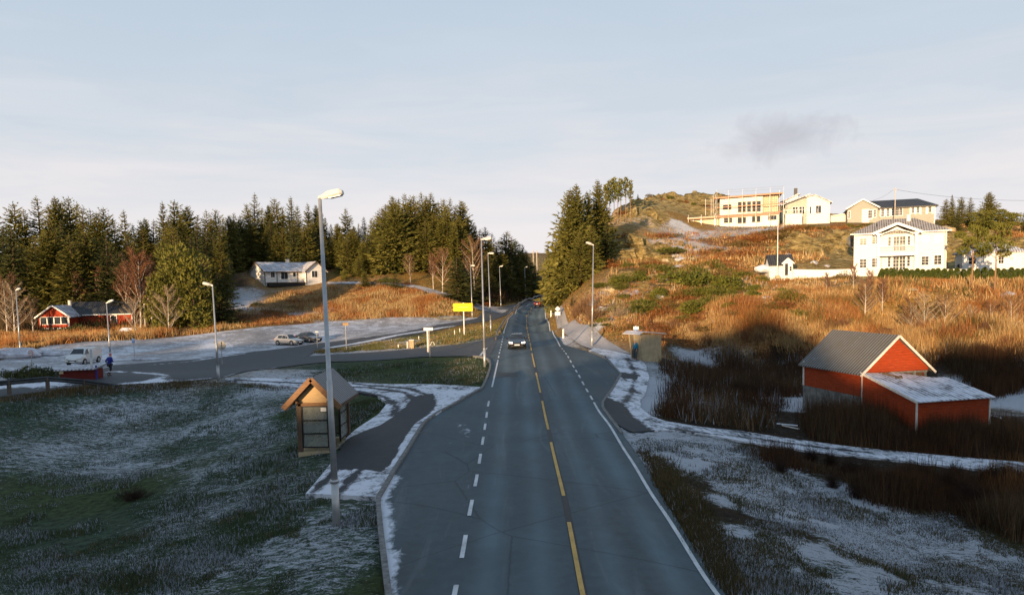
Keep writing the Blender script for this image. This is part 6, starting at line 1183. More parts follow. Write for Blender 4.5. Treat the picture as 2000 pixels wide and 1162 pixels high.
for (a, b, c, d, lb) in [(1517, 827, 1558, 831, 'pair of snowy planks lying in the brown grass left of the barn'), (1925, 808, 1956, 816, 'snowy planks lying right of the barn annex')]:
    p = PZ(a, b, -.7); q = PZ(c, d, -.75); o = thing('plank_stack', lb, 'planks', p); MB().bar((0, 0, 0), Vector(q)-Vector(p), .10, .06).build('plank', M['snow'], o); MB().bar((.2, -.3, -.05), Vector(q)-Vector(p)+Vector((-.1, -.5, -.1)), .08, .05).build('plank', M['barn_trim'], o)

# ------------------------------------------------------------------ timber bus shelter
bs = thing('bus_shelter', 'small timber bus shelter with steep corrugated roof beside the bus bay', 'bus shelter', (-10.55, 34.0, .05)); w = 1.5; Ld = 3.3; he = 2.15; ov = .55
zb = float(Hs(-10, 35))-.2
for i, (x, y) in enumerate([(0, 0), (w, 0), (0, Ld), (w, Ld)]): MB().box(x-.11, x+.11, y-.09, y+.09, -.3, he+.1).build('post', M['shelter_post'], bs)
fr = MB()
for z in (.12, .78, 1.42, he-.05): fr.box(.11, w-.11, -.05, .03, z-.03, z+.03); fr.box(-.04, .04, .1, Ld-.1, z-.03, z+.03); fr.box(w-.04, w+.04, 1.7, Ld-.1, z-.03, z+.03)
for x in (.14, w-.14): fr.box(x-.03, x+.03, -.055, .035, .1, he)
for y in (1.1, 2.2): fr.box(-.045, .045, y-.03, y+.03, .1, he)
fr.box(w-.045, w+.045, 1.67, 1.73, 0, he); fr.box(.1, w-.1, Ld-.04, Ld+.04, .1, .16); fr.build('frame', M['black'], bs)
for (a, b, c, d) in ((.15, w-.15, -.015, -.005), (-.01, .0, .12, Ld-.12), (w-.005, w+.005, 1.73, Ld-.12), (.15, w-.15, Ld-.015, Ld-.005)): MB().box(a, b, c, d, .14, he-.06).build('pane', M['clear'], bs)
g = MB(); k = 1.02; g.prism([(-.02, -.06, he-.0), (w+.02, -.06, he-.0), (w+.02, -.06, he+.34), (w/2, -.06, he+.34+w/2*k), (-.02, -.06, he+.34)], (0, 0, 0), (0, .05, 0)); g.build('gable_boards', M['shelter_board'], bs); MB().box(-.04, w+.04, -.09, -.061, he-.02, he+.14).build('gable_beam', M['shelter_wood'], bs)
g = MB(); g.prism([(0, Ld+.06, he), (w, Ld+.06, he), (w, Ld+.06, he+.3), (w/2, Ld+.06, he+.3+w/2*k), (0, Ld+.06, he+.3)], (0, 0, 0), (0, .05, 0)); g.build('rear_gable', M['shelter_board'], bs)
zr_ = he+.62+w/2*k; ze = zr_-(w/2+ov)*k
r = MB()
for sg in (-1, 1):
    xe = w/2+sg*(w/2+ov); q = [(w/2, -.45, zr_), (xe, -.45, ze), (xe, Ld+.35, ze), (w/2, Ld+.35, zr_)]; q = q if sg > 0 else [q[1], q[0], q[3], q[2]]; r.slab(q, .05)
r.build('roof', M['roof_dark'], bs)
b_ = MB()
for sg in (-1, 1): xe = w/2+sg*(w/2+ov+.06); b_.bar((w/2, -.50, zr_-.06), (xe, -.50, ze-.12), .07, .24); b_.bar((w/2+sg*.1, -.44, zr_-.28), (xe-sg*.12, -.44, ze-.16), .05, .1)
b_.build('bargeboard', M['shelter_wood'], bs)
b_ = MB()
for sg in (-1, 1): xe = w/2+sg*(w/2+ov); b_.bar((xe, -.42, ze-.09), (xe, Ld+.3, ze-.09), .05, .14); b_.bar((w/2+sg*w/2, -.4, he+.2), (w/2+sg*w/2, Ld+.3, he+.2), .1, .12)
b_.build('eaves_board', M['bark'], bs); MB().box(w/2-.35, w-.35, -.075, -.067, 0, 0).v; MB().box(w-.46, w-.20, -.03, -.02, he-.30, he-.12).build('timetable', M['white_sign'], bs); MB().box(.1, .55, .4, 2.9, .42, .5).build('bench', M['shelter_board'], bs); MB().box(-.10, w+.12, -.10, Ld+.1, -.45, -.10).build('base', M['concrete'], bs)

# ------------------------------------------------------------------ concrete bus shelter with flaring walls, right
pc = PZ(1257, 703, .62); pr = pc+np.array([1.95, 1.5, 0]); z0 = .45; d = Vector((pr[0]-pc[0], pr[1]-pc[1], 0)); Lw = d.length; d.normalize(); nrm = Vector((-d.y, d.x, 0)); ang = math.atan2(d.y, d.x)
cs = thing('bus_shelter', 'grey concrete bus shelter with flaring walls where a man waits', 'bus shelter', (pc[0], pc[1], z0), ang); Hc = 2.55; fl = .42; dp_ = 1.5
wl = MB(); wl.add([(0, 0, -.3), (Lw, 0, -.3), (Lw, 0, Hc-.15), (-fl, 0, Hc+.02), (0, .14, -.3), (Lw, .14, -.3), (Lw, .14, Hc-.15), (-fl, .14, Hc+.02)], [(0, 1, 2, 3), (7, 6, 5, 4), (0, 4, 5, 1), (1, 5, 6, 2), (2, 6, 7, 3), (3, 7, 4, 0)]); wl.build('near_wall', M['concrete'], cs)
MB().box(Lw-.14, Lw, .141, dp_-.141, -.3, Hc-.16).build('rear_wall', M['concrete'], cs)
wl = MB(); wl.add([(0, dp_-.14, -.3), (Lw, dp_-.14, -.3), (Lw, dp_-.14, Hc-.15), (-fl, dp_-.14, Hc+.02), (0, dp_, -.3), (Lw, dp_, -.3), (Lw, dp_, Hc-.15), (-fl, dp_, Hc+.02)], [(0, 1, 2, 3), (7, 6, 5, 4), (0, 4, 5, 1), (1, 5, 6, 2), (2, 6, 7, 3), (3, 7, 4, 0)]); wl.build('far_wall', M['concrete'], cs)
wl = MB(); wl.add([(.0, .3, -.3), (-.0, dp_-.6, -.3), (-fl, dp_-.6, Hc), (-fl, .142, Hc), (.12, .142, -.3), (.12, dp_-.6, -.3), (-fl+.12, dp_-.6, Hc), (-fl+.12, .142, Hc)], [(0, 3, 2, 1), (4, 5, 6, 7), (0, 1, 5, 4), (1, 2, 6, 5), (2, 3, 7, 6), (3, 0, 4, 7)]); wl.build('front_wall', M['concrete'], cs)
r = MB(); r.slab([(-fl-.45, -.3, Hc+.10), (-.35, -.3, Hc+.32), (-.35, dp_+.3, Hc+.32), (-fl-.45, dp_+.3, Hc+.10)], .09); r.slab([(-.35, -.3, Hc+.322), (Lw+.35, -.3, Hc-.02), (Lw+.35, dp_+.3, Hc-.02), (-.35, dp_+.3, Hc+.322)], .09); r.build('roof', M['frostmound'], cs)
def sign_post(px, py_base, z, py_top, label, name='road_sign', pole_r=.035, m='galv', py_=None):
    b = PZ(px, py_base, z) if z is not None else g1(px, py_base); h = C(px, py_top, b[1])[2]-b[2]; o = thing(name, label, 'road sign', b); MB().tube([(0, 0, -.3), (0, 0, h)], pole_r, 8).build('post', M[m], o); return o, b, h, b[1]/F
def box_panel(o, name, cx, cz, w, h, m, y=-.05, t=.03, parent=None): return MB().box(cx-w/2, cx+w/2, y-t, y, cz-h/2, cz+h/2).build(name, M[m], parent or o)
def disc(o, name, cz, r, m, y, t=.02, n=28, cx=0): return MB().prism([(cx+r*math.cos(2*math.pi*k/n), y, cz+r*math.sin(2*math.pi*k/n)) for k in range(n)], (0, 0, 0), (0, -t, 0)).build(name, M[m], o)
def text(o, name, s, cx, cz, size, m, y, ext=.002, rz=0):
    cu = bpy.data.curves.new(name, 'FONT'); cu.body = s; cu.size = size; cu.align_x = 'CENTER'; cu.align_y = 'CENTER'; cu.extrude = ext; cu.materials.append(M[m]); t = bpy.data.objects.new(name, cu); t.location = (cx, y, cz); t.rotation_euler = (math.pi/2, 0, 0); COL.objects.link(t); bpy.context.view_layer.update(); me = bpy.data.meshes.new_from_object(t.evaluated_get(bpy.context.evaluated_depsgraph_get())); bpy.data.objects.remove(t); t = bpy.data.objects.new(name, me); t.location = (cx, y, cz); t.rotation_euler = (math.pi/2, 0, 0); return link(t, o)
o, b, h, s = sign_post(1242, 700, .6, 636, 'white and blue bus stop sign standing above the concrete shelter', 'bus_stop_sign'); box_panel(o, 'sign_panel', .02, h-.22, .50, .30, 'white_sign'); box_panel(o, 'route_panel', .02, h-.42, .50, .08, 'blue')
# yellow direction sign
o, b, h, s = sign_post(907, 662, .95, 591, 'bright yellow double direction sign on a white post on the grass', 'direction_sign', .075, 'white_sign')
pan = 39*s
for k, zc_ in ((0, h-.33), (1, h-.86)):
    x0, x1 = -21*s, 17.5*s; v = MB(); v.prism([(x0, -.10, zc_), (x0+.13, -.10, zc_+.25), (x1, -.10, zc_+.25), (x1, -.10, zc_-.25), (x0+.13, -.10, zc_-.25)], (0, 0, 0), (0, -.04, 0)); v.build('arrow_panel', M['yellow_sign'], o)
MB().bar((-.6, -.08, h-.6), (.6, -.08, h-.6), .05, .6).build('bracket', M['galv'], o)
o, b, h, s = sign_post(840, 697, .55, 640, 'white name sign on a thin post at the junction', 'road_sign'); box_panel(o, 'sign_panel', -.1, h-.13, 18*s, .30, 'white_sign'); g_ = MB(); g_.tube([(.05, 0, 1.2), (.2, 0, 1.55), (.42, 0, 1.5), (.5, 0, 1.2)], .03, 6); g_.build('bent_bracket', M['white_sign'], o)
MB().box(-.28, -.12, -.02, .05, .5, h-.2).build('second_post', M['galv'], o)
o, b, h, s = sign_post(64.5, 742, .7, 684, 'round fifty speed limit sign with red ring above the dark bush', 'speed_limit_sign', .035, 'galv'); r_ = 5.2*s; disc(o, 'sign_ring', h-r_, r_, 'red', -.05); disc(o, 'sign_face', h-r_, r_*.80, 'white_sign', -.071, .006); text(o, 'numeral', '50', 0, h-r_, r_*1.15, 'black', -.080, .004)
o, b, h, s = sign_post(434, 712, .25, 667, 'round white sign seen from behind, beside the street lamp on the left road', 'road_sign', .04); disc(o, 'sign_plate', h-.42, .46, 'sign_back', .07); 
o, b, h, s = sign_post(263, 700, None, 661, 'small blue rectangular sign at the edge of the frosty parking area', 'road_sign', .04); box_panel(o, 'sign_panel', 0, h-.25, .36, .5, 'blue')
o, b, h, s = sign_post(677, 684, .3, 632, 'brown wooden board on a grey post beside the upper road', 'road_sign', .06); box_panel(o, 'sign_panel', 0, h-.05, 11*s, .32, 'brown_sign')
o, b, h, s = sign_post(620, 679, .25, 648, 'small thin grey post with a short top plate beside the parked cars', 'road_sign', .04); box_panel(o, 'sign_panel', 0, h, .42, .12, 'sign_back')
# diamond priority sign right
o, b, h, s = sign_post(1089.5, 637, 1.5, 598, 'white diamond sign with a rectangular plate below, right of the bend', 'road_sign', .035, 'sign_back'); k = 5.2*s; v = MB(); v.prism([(-k, -.06, h-k), (0, -.06, h), (k, -.06, h-k), (0, -.06, h-2*k)], (0, 0, 0), (0, -.03, 0)); v.build('diamond_plate', M['white_sign'], o); box_panel(o, 'lower_plate', 0, h-2*k-.32, 10*s, .55, 'white_sign', -.06); MB().box(-.35, .35, -.3, .3, -.2, .06).build('base', M['concrete'], o)
o, b, h, s = sign_post(1084, 572, None, 557, 'tiny pale sign in the shade at the far end of the bend', 'road_sign', .05)
box_panel(o, 'sign_panel', 0, h, 1.0, .7, 'white_sign')
# delineator posts
GD = 'white delineator posts along the main road'
for px, py, pt, lb in [(1100, 660, 642, 'white delineator post nearest the bus bay on the right verge'), (1076, 619, 606, 'lower white delineator post before the diamond sign'), (1078, 605, 593, 'upper white delineator post before the diamond sign'), (1089, 593, 586.5, 'farthest white delineator post at the bend')]:
    b = g1(px, py); h = C(px, pt, b[1])[2]-b[2]; h = min(max(h, .9), 1.5); o = thing('delineator_post', lb, 'marker post', b, 0, GD); MB().prism([(-.10, -.06, -.2), (.10, -.06, -.2), (.09, -.06, h), (-.09, -.06, h-.1)], (0, 0, 0), (0, .12, 0)).build('post', M['white_sign'], o); MB().box(-.05, .05, -.075, -.061, h-.45, h-.3).build('reflector', M['sign_back'], o)
for px, py, pt, lb in [(888, 655, 645, 'thin white stake on the grass right of the rubble'), (898, 651, 641, 'thin white stake just left of the yellow sign post'), (818, 664, 658, 'short white stake left of the white name sign'), (778, 681, 673, 'short white stake by the junction edge')]:
    b = g1(px, py); h = C(px, pt, b[1])[2]-b[2]; tag(MB().bar((0, 0, -.1), (0, 0, max(.5, h)), .09).build('marker_stake', M['white_sign'], loc=b), lb, 'marker stake', 'thin stakes on the grass by the junction')
b = g1(804, 680); cb_ = thing('cable_cabinet', 'small beige utility cabinet on the grass at the junction edge', 'utility cabinet', b); MB().box(-.28, .28, -.2, .2, -.1, .95).build('cabinet', M['concrete'], cb_); MB().box(-.32, .32, -.24, .24, .951, 1.02).build('lid', M['galv'], cb_); MB().box(-.55, -.33, -.15, .15, -.1, .8).build('side_box', M['barn_trim'], cb_)

# ------------------------------------------------------------------ red mailbox shed and tall grey post behind the guardrail
b = PZ(118, 752, .6); e = PZ(181, 752, .6); s = b[1]/F; Lr = e[0]-b[0]; o = thing('mailbox_shelter', 'low red wooden mailbox shelter with snow-covered roof behind the guardrail', 'mailbox shelter', b, R(3)); MB().box(0, Lr, 0, 1.1, -.3, 1.2).build('wall', M['dark_red'], o); MB().slab([(-.25, -.35, 1.25), (Lr+.15, -.35, 1.31), (Lr+.15, 1.4, 1.50), (-.25, 1.4, 1.44)], .10).build('roof', M['tile_frost'], o)
MB().box(.02, .3, -.09, -.0, .9, 1.2).build('mailbox', M['new_wood'], o); MB().box(Lr+.001, Lr+.09, -.05, .05, -.3, 1.5).build('corner_post', M['cloth_blue'], o)
b = PZ(181, 750, .6); t = C(177, 682, b[1]); o = thing('grey_post', 'tall plain grey post rising beside the red mailbox shelter', 'post', b); MB().tube([(0, 0, -.3), (t[0]-b[0], 0, t[2]-b[2])], .09, 10).build('pole', M['galv'], o, True); MB().tube([(0, 0, -.2), (0, 0, .3)], .13, 10).build('sleeve', M['galv'], o, True)
# ------------------------------------------------------------------ guardrails
def wbeam(mb, pts, side=1):
    prof = [(-.19, 0), (-.12, .045), (-.06, .045), (-.02, 0), (.02, 0), (.06, .045), (.12, .045), (.19, 0)]; P = [Vector(p) for p in pts]; V = []
    for i, p in enumerate(P):
        d = (P[min(i+1, len(P)-1)]-P[max(i-1, 0)]); d.z = 0; d.normalize(); n = Vector((d.y, -d.x, 0))*side
        for (z, o) in prof: V.append(p+n*(o+.05)+Vector((0, 0, z)))
        for (z, o) in prof[::-1]: V.append(p+n*(o+.035)+Vector((0, 0, z)))
    k = len(prof)*2; mb.add(V, [(i*k+j, i*k+(j+1) % k, (i+1)*k+(j+1) % k, (i+1)*k+j) for i in range(len(P)-1) for j in range(k)])
def guardrail(pix, label, hb=.68, sp=2.0, w=.32, side=1, drop=None, z=None, pw=.1):
    l = np.array([PZ(a, b, z)[:2] if z is not None else g1(a, b)[:2] for a, b in pix]); L_ = slen(l); n_ = max(3, int(L_/sp)+1); l = resample(l, n_); base = [Vector((x, y, zg(x, y))) for x, y in l]; o0 = base[0].copy()
    o = thing('guardrail', label, 'guardrail', o0); pts = []
    for i, p in enumerate(base):
        hh = hb*(min(1, (n_-1-i)/2.0) if drop == 'end' else (min(1, i/1.5+.35) if drop == 'start' else 1)); pts.append(p-o0+Vector((0, 0, hh)))
        if hh > .15: MB().box(p.x-o0.x-pw/2, p.x-o0.x+pw/2, p.y-o0.y-pw/2, p.y-o0.y+pw/2, p.z-o0.z-.3, p.z-o0.z+hh+.12).build('post', M['post'], o)
    f = []; 
    for a, b in zip(pts[:-1], pts[1:]): f += [a.lerp(b, t_) for t_ in (0, .5)]
    f.append(pts[-1]); mb = MB(); wbeam(mb, f, side); mb.build('rail', M['rail_dark' if pw > .15 else 'rail'], o, True); return o
guardrail([(-60, 780), (0, 772), (72, 765), (124, 759), (176, 756), (232, 758)], 'dark steel guardrail on the crest of the left bank', hb=.88, sp=2.25, drop='end', pw=.20, side=1)
guardrail([(968, 664), (975, 650), (984, 635), (993, 620), (1003, 608), (1016, 597), (1032, 588.5), (1050, 582), (1070, 576), (1088, 572.5)], 'long curved steel guardrail along the left side of the road bend', hb=.62, sp=3.4, side=1, drop='start', pw=.12)

# ------------------------------------------------------------------ street lamps
GLp = 'street lamps along the roads'
def lamp(bx, by, tx, ty, hx, hy, label, z=None, rad=.085, Y=None, hs=1.0):
    b = Vector(PZ(bx, by, z) if z is not None else (g1(bx, by) if Y is None else C(bx, by, Y))); b.z = zg(b.x, b.y) if z is None and Y is None else b.z
    t = Vector(C(tx, ty, b.y)); hd = Vector(C(hx, hy, b.y)); o = thing('street_lamp', label, 'street lamp', b, 0, GLp); T = t-b; Hd = hd-b
    MB().tube([(0, 0, -.4), T*.14], rad*1.35, 12).build('lower_pole', M['galv'], o, True); MB().tube([T*.14, T*.45, T*.451, T], [rad*1.15, rad, rad*.85, rad*.6], 12).build('pole', M['galv'], o, True)
    MB().tube([T*.135, T*.145], rad*1.5, 12).build('collar', M['galv'], o, True)
    d = (Hd-T); L = max(d.length, .7); d.normalize(); d = (d+Vector((0, -.15, 0))).normalized(); Lh = L*hs; hw = .17; up = Vector((0, 0, 1)); sd = d.cross(up).normalized(); u = sd.cross(d)
    V = []; secs = [(-.04, .05, .06, .05), (.12, .07, .08, .05), (.35, .7, .13, .07), (.6, .95, .14, .07), (.9, .9, .12, .07), (1.0, .55, .06, .05)]
    for (f_, w_, tp, bt) in secs:
        c = T+d*(Lh*f_)
        for (a_, b2) in ((-1, -.2), (-.8, 1), (.8, 1), (1, -.2), (.75, -1), (-.75, -1)): V.append(c+sd*(a_*w_*hw if f_ > .1 else a_*.06)+u*(b2*tp if b2 > 0 else b2*bt))
    mb = MB(); mb.add(V, [(i*6+k, i*6+(k+1) % 6, (i+1)*6+(k+1) % 6, (i+1)*6+k) for i in range(len(secs)-1) for k in range(6)]+[(5, 4, 3, 2, 1, 0), tuple((len(secs)-1)*6+k for k in range(6))]); head = mb.build('lamp_head', M['lampwhite'], o)
    c0 = T+d*(Lh*.42)-u*.075; c1 = T+d*(Lh*.92)-u*.075; MB().bar(c0, c1, hw*1.3, .03, up=u).build('lens', M['lens'], head); return o
lamp(658, 1028, 624.5, 387, 672, 377, 'nearest street lamp, a tall grey pole in front of the timber bus shelter', rad=.095)
lamp(947, 716, 940, 468, 958.5, 466, 'tall white street lamp on the corner of the traffic island', rad=.085, hs=1.1)
lamp(959, 648, 953, 495, 965, 495, 'street lamp right of the yellow sign beside the guardrail start', rad=.085)
lamp(922.5, 619, 919, 519, 928, 519, 'shorter street lamp directly behind the yellow sign', rad=.085)
lamp(978.5, 599, 975.5, 521, 982.5, 519.5, 'street lamp against the dark trees left of the bend', rad=.09)
lamp(1027, 585, 1024.5, 523, 1031, 521, 'shaded street lamp deep in the bend, almost lost in the dark', rad=.1)
lamp(1156, 676, 1159, 479, 1144, 474, 'street lamp on the right verge beside the gravel path', rad=.085)
lamp(427, 740, 415, 558, 397, 553, 'street lamp left of the round white sign, its head pointing left', rad=.085)
lamp(216, 702, 208, 592, 223, 586, 'street lamp behind the running man by the parking area', rad=.085)
lamp(40, 685, 31, 567, 40, 564, 'street lamp at the far left behind the snow mound', rad=.085)
# ------------------------------------------------------------------ cars
def car(name, label, cat, loc, rz, L=4.3, Wd=1.8, H=1.46, body='car_silver', kind='hatch', sz=1.0, lights_on=False, seen='front', group=None, tilt=0):
    """nose towards -y in local space"""
    o = thing(name, label, cat, loc, rz, group); o.rotation_euler = (tilt, 0, rz); w = Wd/2
    # stations along y (front -> back): y fraction, belt height, roof height, half width at belt, half width at roof
    if kind == 'hatch': S = [(0, .48, .48, .80, .80), (.03, .62, .62, .93, .93), (.10, .72, .72, .98, .97), (.27, .90, .90, 1, .90), (.30, .93, .95, 1, .86), (.46, .95, 1.42, 1, .74), (.62, .96, H, 1, .74), (.82, .97, H-.04, .99, .73), (.93, .98, 1.22, .96, .76), (.975, .95, .97, .93, .90), (1.0, .60, .60, .86, .86)]
    elif kind == 'sedan': S = [(0, .46, .46, .78, .78), (.03, .62, .62, .92, .92), (.12, .74, .74, .98, .97), (.28, .90, .90, 1, .90), (.31, .92, .94, 1, .86), (.46, .94, 1.38, 1, .72), (.60, .95, H, 1, .72), (.76, .96, H-.10, 1, .72), (.88, 1.0, 1.06, .98, .84), (.975, .98, .99, .94, .90), (1.0, .60, .60, .86, .86)]
    elif kind == 'van': S = [(0, .50, .50, .80, .80), (.025, .72, .72, .93, .93), (.08, .92, .92, .98, .96), (.18, 1.08, 1.10, 1, .90), (.20, 1.10, 1.14, 1, .88), (.32, 1.12, 1.72, 1, .80), (.40, 1.13, H, 1, .80), (.96, 1.14, H, 1, .82), (.985, 1.14, H-.06, .98, .82), (1.0, .60, .62, .95, .92)]
    else: S = [(0, .60, .60, .84, .84), (.03, .85, .85, .95, .95), (.10, .98, .98, .99, .97), (.24, 1.08, 1.08, 1, .92), (.27, 1.10, 1.14, 1, .88), (.38, 1.12, 1.66, 1, .80), (.5, 1.13, H, 1, .80), (.9, 1.14, H-.03, 1, .80), (.97, 1.14, 1.30, .97, .84), (1.0, .70, .70, .92, .92)]
    V = []; k = 12
    for (f, zb, zr_, wb, wr) in S:
        y = (f-.5)*L; lo = .24 if .04 < f < .97 else .34; zm = lo+(zb-lo)*.45
        ring = [(-w*wb*.86, lo), (-w*wb*.985, lo+.10), (-w*wb*1.0, zm), (-w*wb*.965, zb-.02), (-w*wr*(.98 if zr_-zb < .1 else 1), max(zb, zr_-.10)), (-w*wr*.80, zr_), (w*wr*.80, zr_), (w*wr*(.98 if zr_-zb < .1 else 1), max(zb, zr_-.10)), (w*wb*.965, zb-.02), (w*wb*1.0, zm), (w*wb*.985, lo+.10), (w*wb*.86, lo)]
        V += [(x, y, z) for x, z in ring]
    n = len(S); Fc = [(i*k+j, i*k+(j+1) % k, (i+1)*k+(j+1) % k, (i+1)*k+j) for i in range(n-1) for j in range(k)]+[tuple(range(k))[::-1], tuple((n-1)*k+j for j in range(k))]
    me_o = mesh_obj('body', V, Fc, M[body], o, True)
    md = me_o.modifiers.new('edge', 'BEVEL'); md.width = .03; md.segments = 2; md.limit_method = 'ANGLE'; md.angle_limit = R(28)
    P = lambda i, j: Vector(V[i*k+j])
    def patch(name, q, off, m, parent=None, shrink=.08):
        c = sum(q, Vector())/len(q); nn = (q[1]-q[0]).cross(q[2]-q[0]).normalized()
        if nn.dot(c-Vector((0, c.y*.9, .8))) < 0: nn = -nn
        qq = [p.lerp(c, shrink)+nn*off for p in q]; return MB().prism(qq, (0, 0, 0), nn*.012).build(name, M[m], parent or o)
    a = 4; b = 5 if kind != 'van' else 5; rb = next(i for i, s_ in enumerate(S) if s_[0] > .88)
    patch('windscreen', [P(a, 4), P(a, 7), P(a+1, 6), P(a+1, 5)], .012, 'carglass', shrink=.05)
    last = n-3
    patch('rear_window', [P(last, 5), P(last, 6), P(last+1, 7), P(last+1, 4)] if kind != 'sedan' else [P(7, 5), P(7, 6), P(8, 7), P(8, 4)], .012, 'carglass', shrink=.1)
    for sd in (0, 1):
        J = lambda i, q: P(i, q if sd == 0 else 11-q)
        sp = [(5, 6), (6, 7)] if kind != 'van' else [(5, 6)]
        for (i0, i1) in sp:
            q = [J(i0, 3), J(i1, 3), J(i1, 4), J(i0, 4)]; patch('side_window', q, .012, 'carglass', shrink=.12)
        q = [J(a, 3), J(5, 3), J(5, 4)]; patch('side_window', q, .012, 'carglass', shrink=.12)
        if kind in ('hatch', 'suv'): q = [J(last-(0 if kind == 'hatch' else 1), 3), J(last, 3) if kind != 'hatch' else J(last+0, 3), J(last, 4), J(7, 4)]
    for sx in (-1, 1):
        m_ = MB(); m_.box(sx*w*1.0 if sx > 0 else -w-.20, w+.20 if sx > 0 else -w*1.0, -L*.20-.04, -L*.20+.06, .93, 1.08); m_.build('mirror', M[body], o)
        for yw in (-.5+.19, .5-.19):
            wh_ = MB(); r = .32; cx = sx*(w-.09); wh_.tube([(cx-.10, yw*L, r), (cx-.08, yw*L, r), (cx+.08, yw*L, r), (cx+.11, yw*L, r)], [r*.9, r, r, r*.9], 20); wo = wh_.build('wheel', M['tyre'], o, True); rm = MB(); rm.tube([(cx+sx*.10, yw*L, r), (cx+sx*.125, yw*L, r)], [.21, .19], 16); rm.build('rim', M['rim'], wo)
            ar = MB(); ar.tube([(sx*(w-.02), yw*L, r+.02), (sx*(w+.004), yw*L, r+.02)], [.38, .38], 20); ar.build('wheel_arch', M['black'], o)
        hl = MB(); hl.prism([(sx*w*.90, -L/2+.055, .60), (sx*w*.48, -L/2+.01, .58), (sx*w*.50, -L/2+.015, .70), (sx*w*.90, -L/2+.085, .76)], (0, -.03, 0), (0, .10, 0)); hl.build('headlight', M['headlight' if lights_on else 'rim'], o)
        tl = MB(); tl.box(min(sx*w*.58, sx*w*.90), max(sx*w*.58, sx*w*.90), L/2-.10, L/2+.012, .78 if kind != 'van' else .7, .92 if kind != 'van' else 1.3); tl.build('taillight', M['taillight'], o)
    gr = MB(); gr.box(-w*.46, w*.46, -L/2-.015, -L/2+.1, .44, .58); gr.build('grille', M['black'], o); gr = MB(); gr.box(-w*.7, w*.7, -L/2-.008, -L/2+.12, .27, .38); gr.build('lower_grille', M['black'], o)
    MB().box(-.26, .26, -L/2-.04, -L/2-.016, .38, .49).build('number_plate', M['plate'], o); MB().box(-.26, .26, L/2+.01, L/2+.03, .62, .73).build('number_plate', M['plate'], o)
    return o
def on_road(px, py): p = g1(px, py); return (p[0], p[1], p[2]+.05)
def slope_to(px, py, dx, dy): return 0
p = on_road(1010, 679); c1 = car('car', 'dark oncoming car with headlights on, driving towards the camera', 'car', p, R(0), 4.55, 1.84, 1.46, 'car_black', 'hatch', lights_on=True)
dm = MB(); dm.tube([(.36, -.1, .9), (.36, -.1, 1.18)], [.16, .1], 8); c_ = MB()
p = on_road(1057, 599); c2 = car('car', 'dark red car driving away round the bend', 'car', p, R(180-28), 4.4, 1.82, 1.5, 'car_red', 'hatch', lights_on=True)
p = on_road(565, 674); c3 = car('car', 'small silver hatchback parked at the edge of the frosty parking area', 'car', p, R(62), 4.25, 1.8, 1.48, 'car_silver', 'hatch')
p = g1(597, 669); c4 = car('car', 'dark grey car parked behind the silver hatchback', 'car', (p[0]+.3, p[1]+.6, p[2]+.05), R(52), 4.4, 1.8, 1.45, 'car_grey', 'sedan')
p = on_road(164, 711); c5 = car('van', 'white delivery van on the frosty parking area behind the guardrail', 'van', p, R(2), 4.4, 1.82, 1.84, 'car_white', 'van')
p = C(1995, 527, 101.5); car('suv', 'dark off-road car on the driveway at the right edge of the photo', 'car', (p[0], p[1], zg(p[0], p[1])+.02), R(50), 4.5, 1.85, 1.85, 'car_black', 'suv')
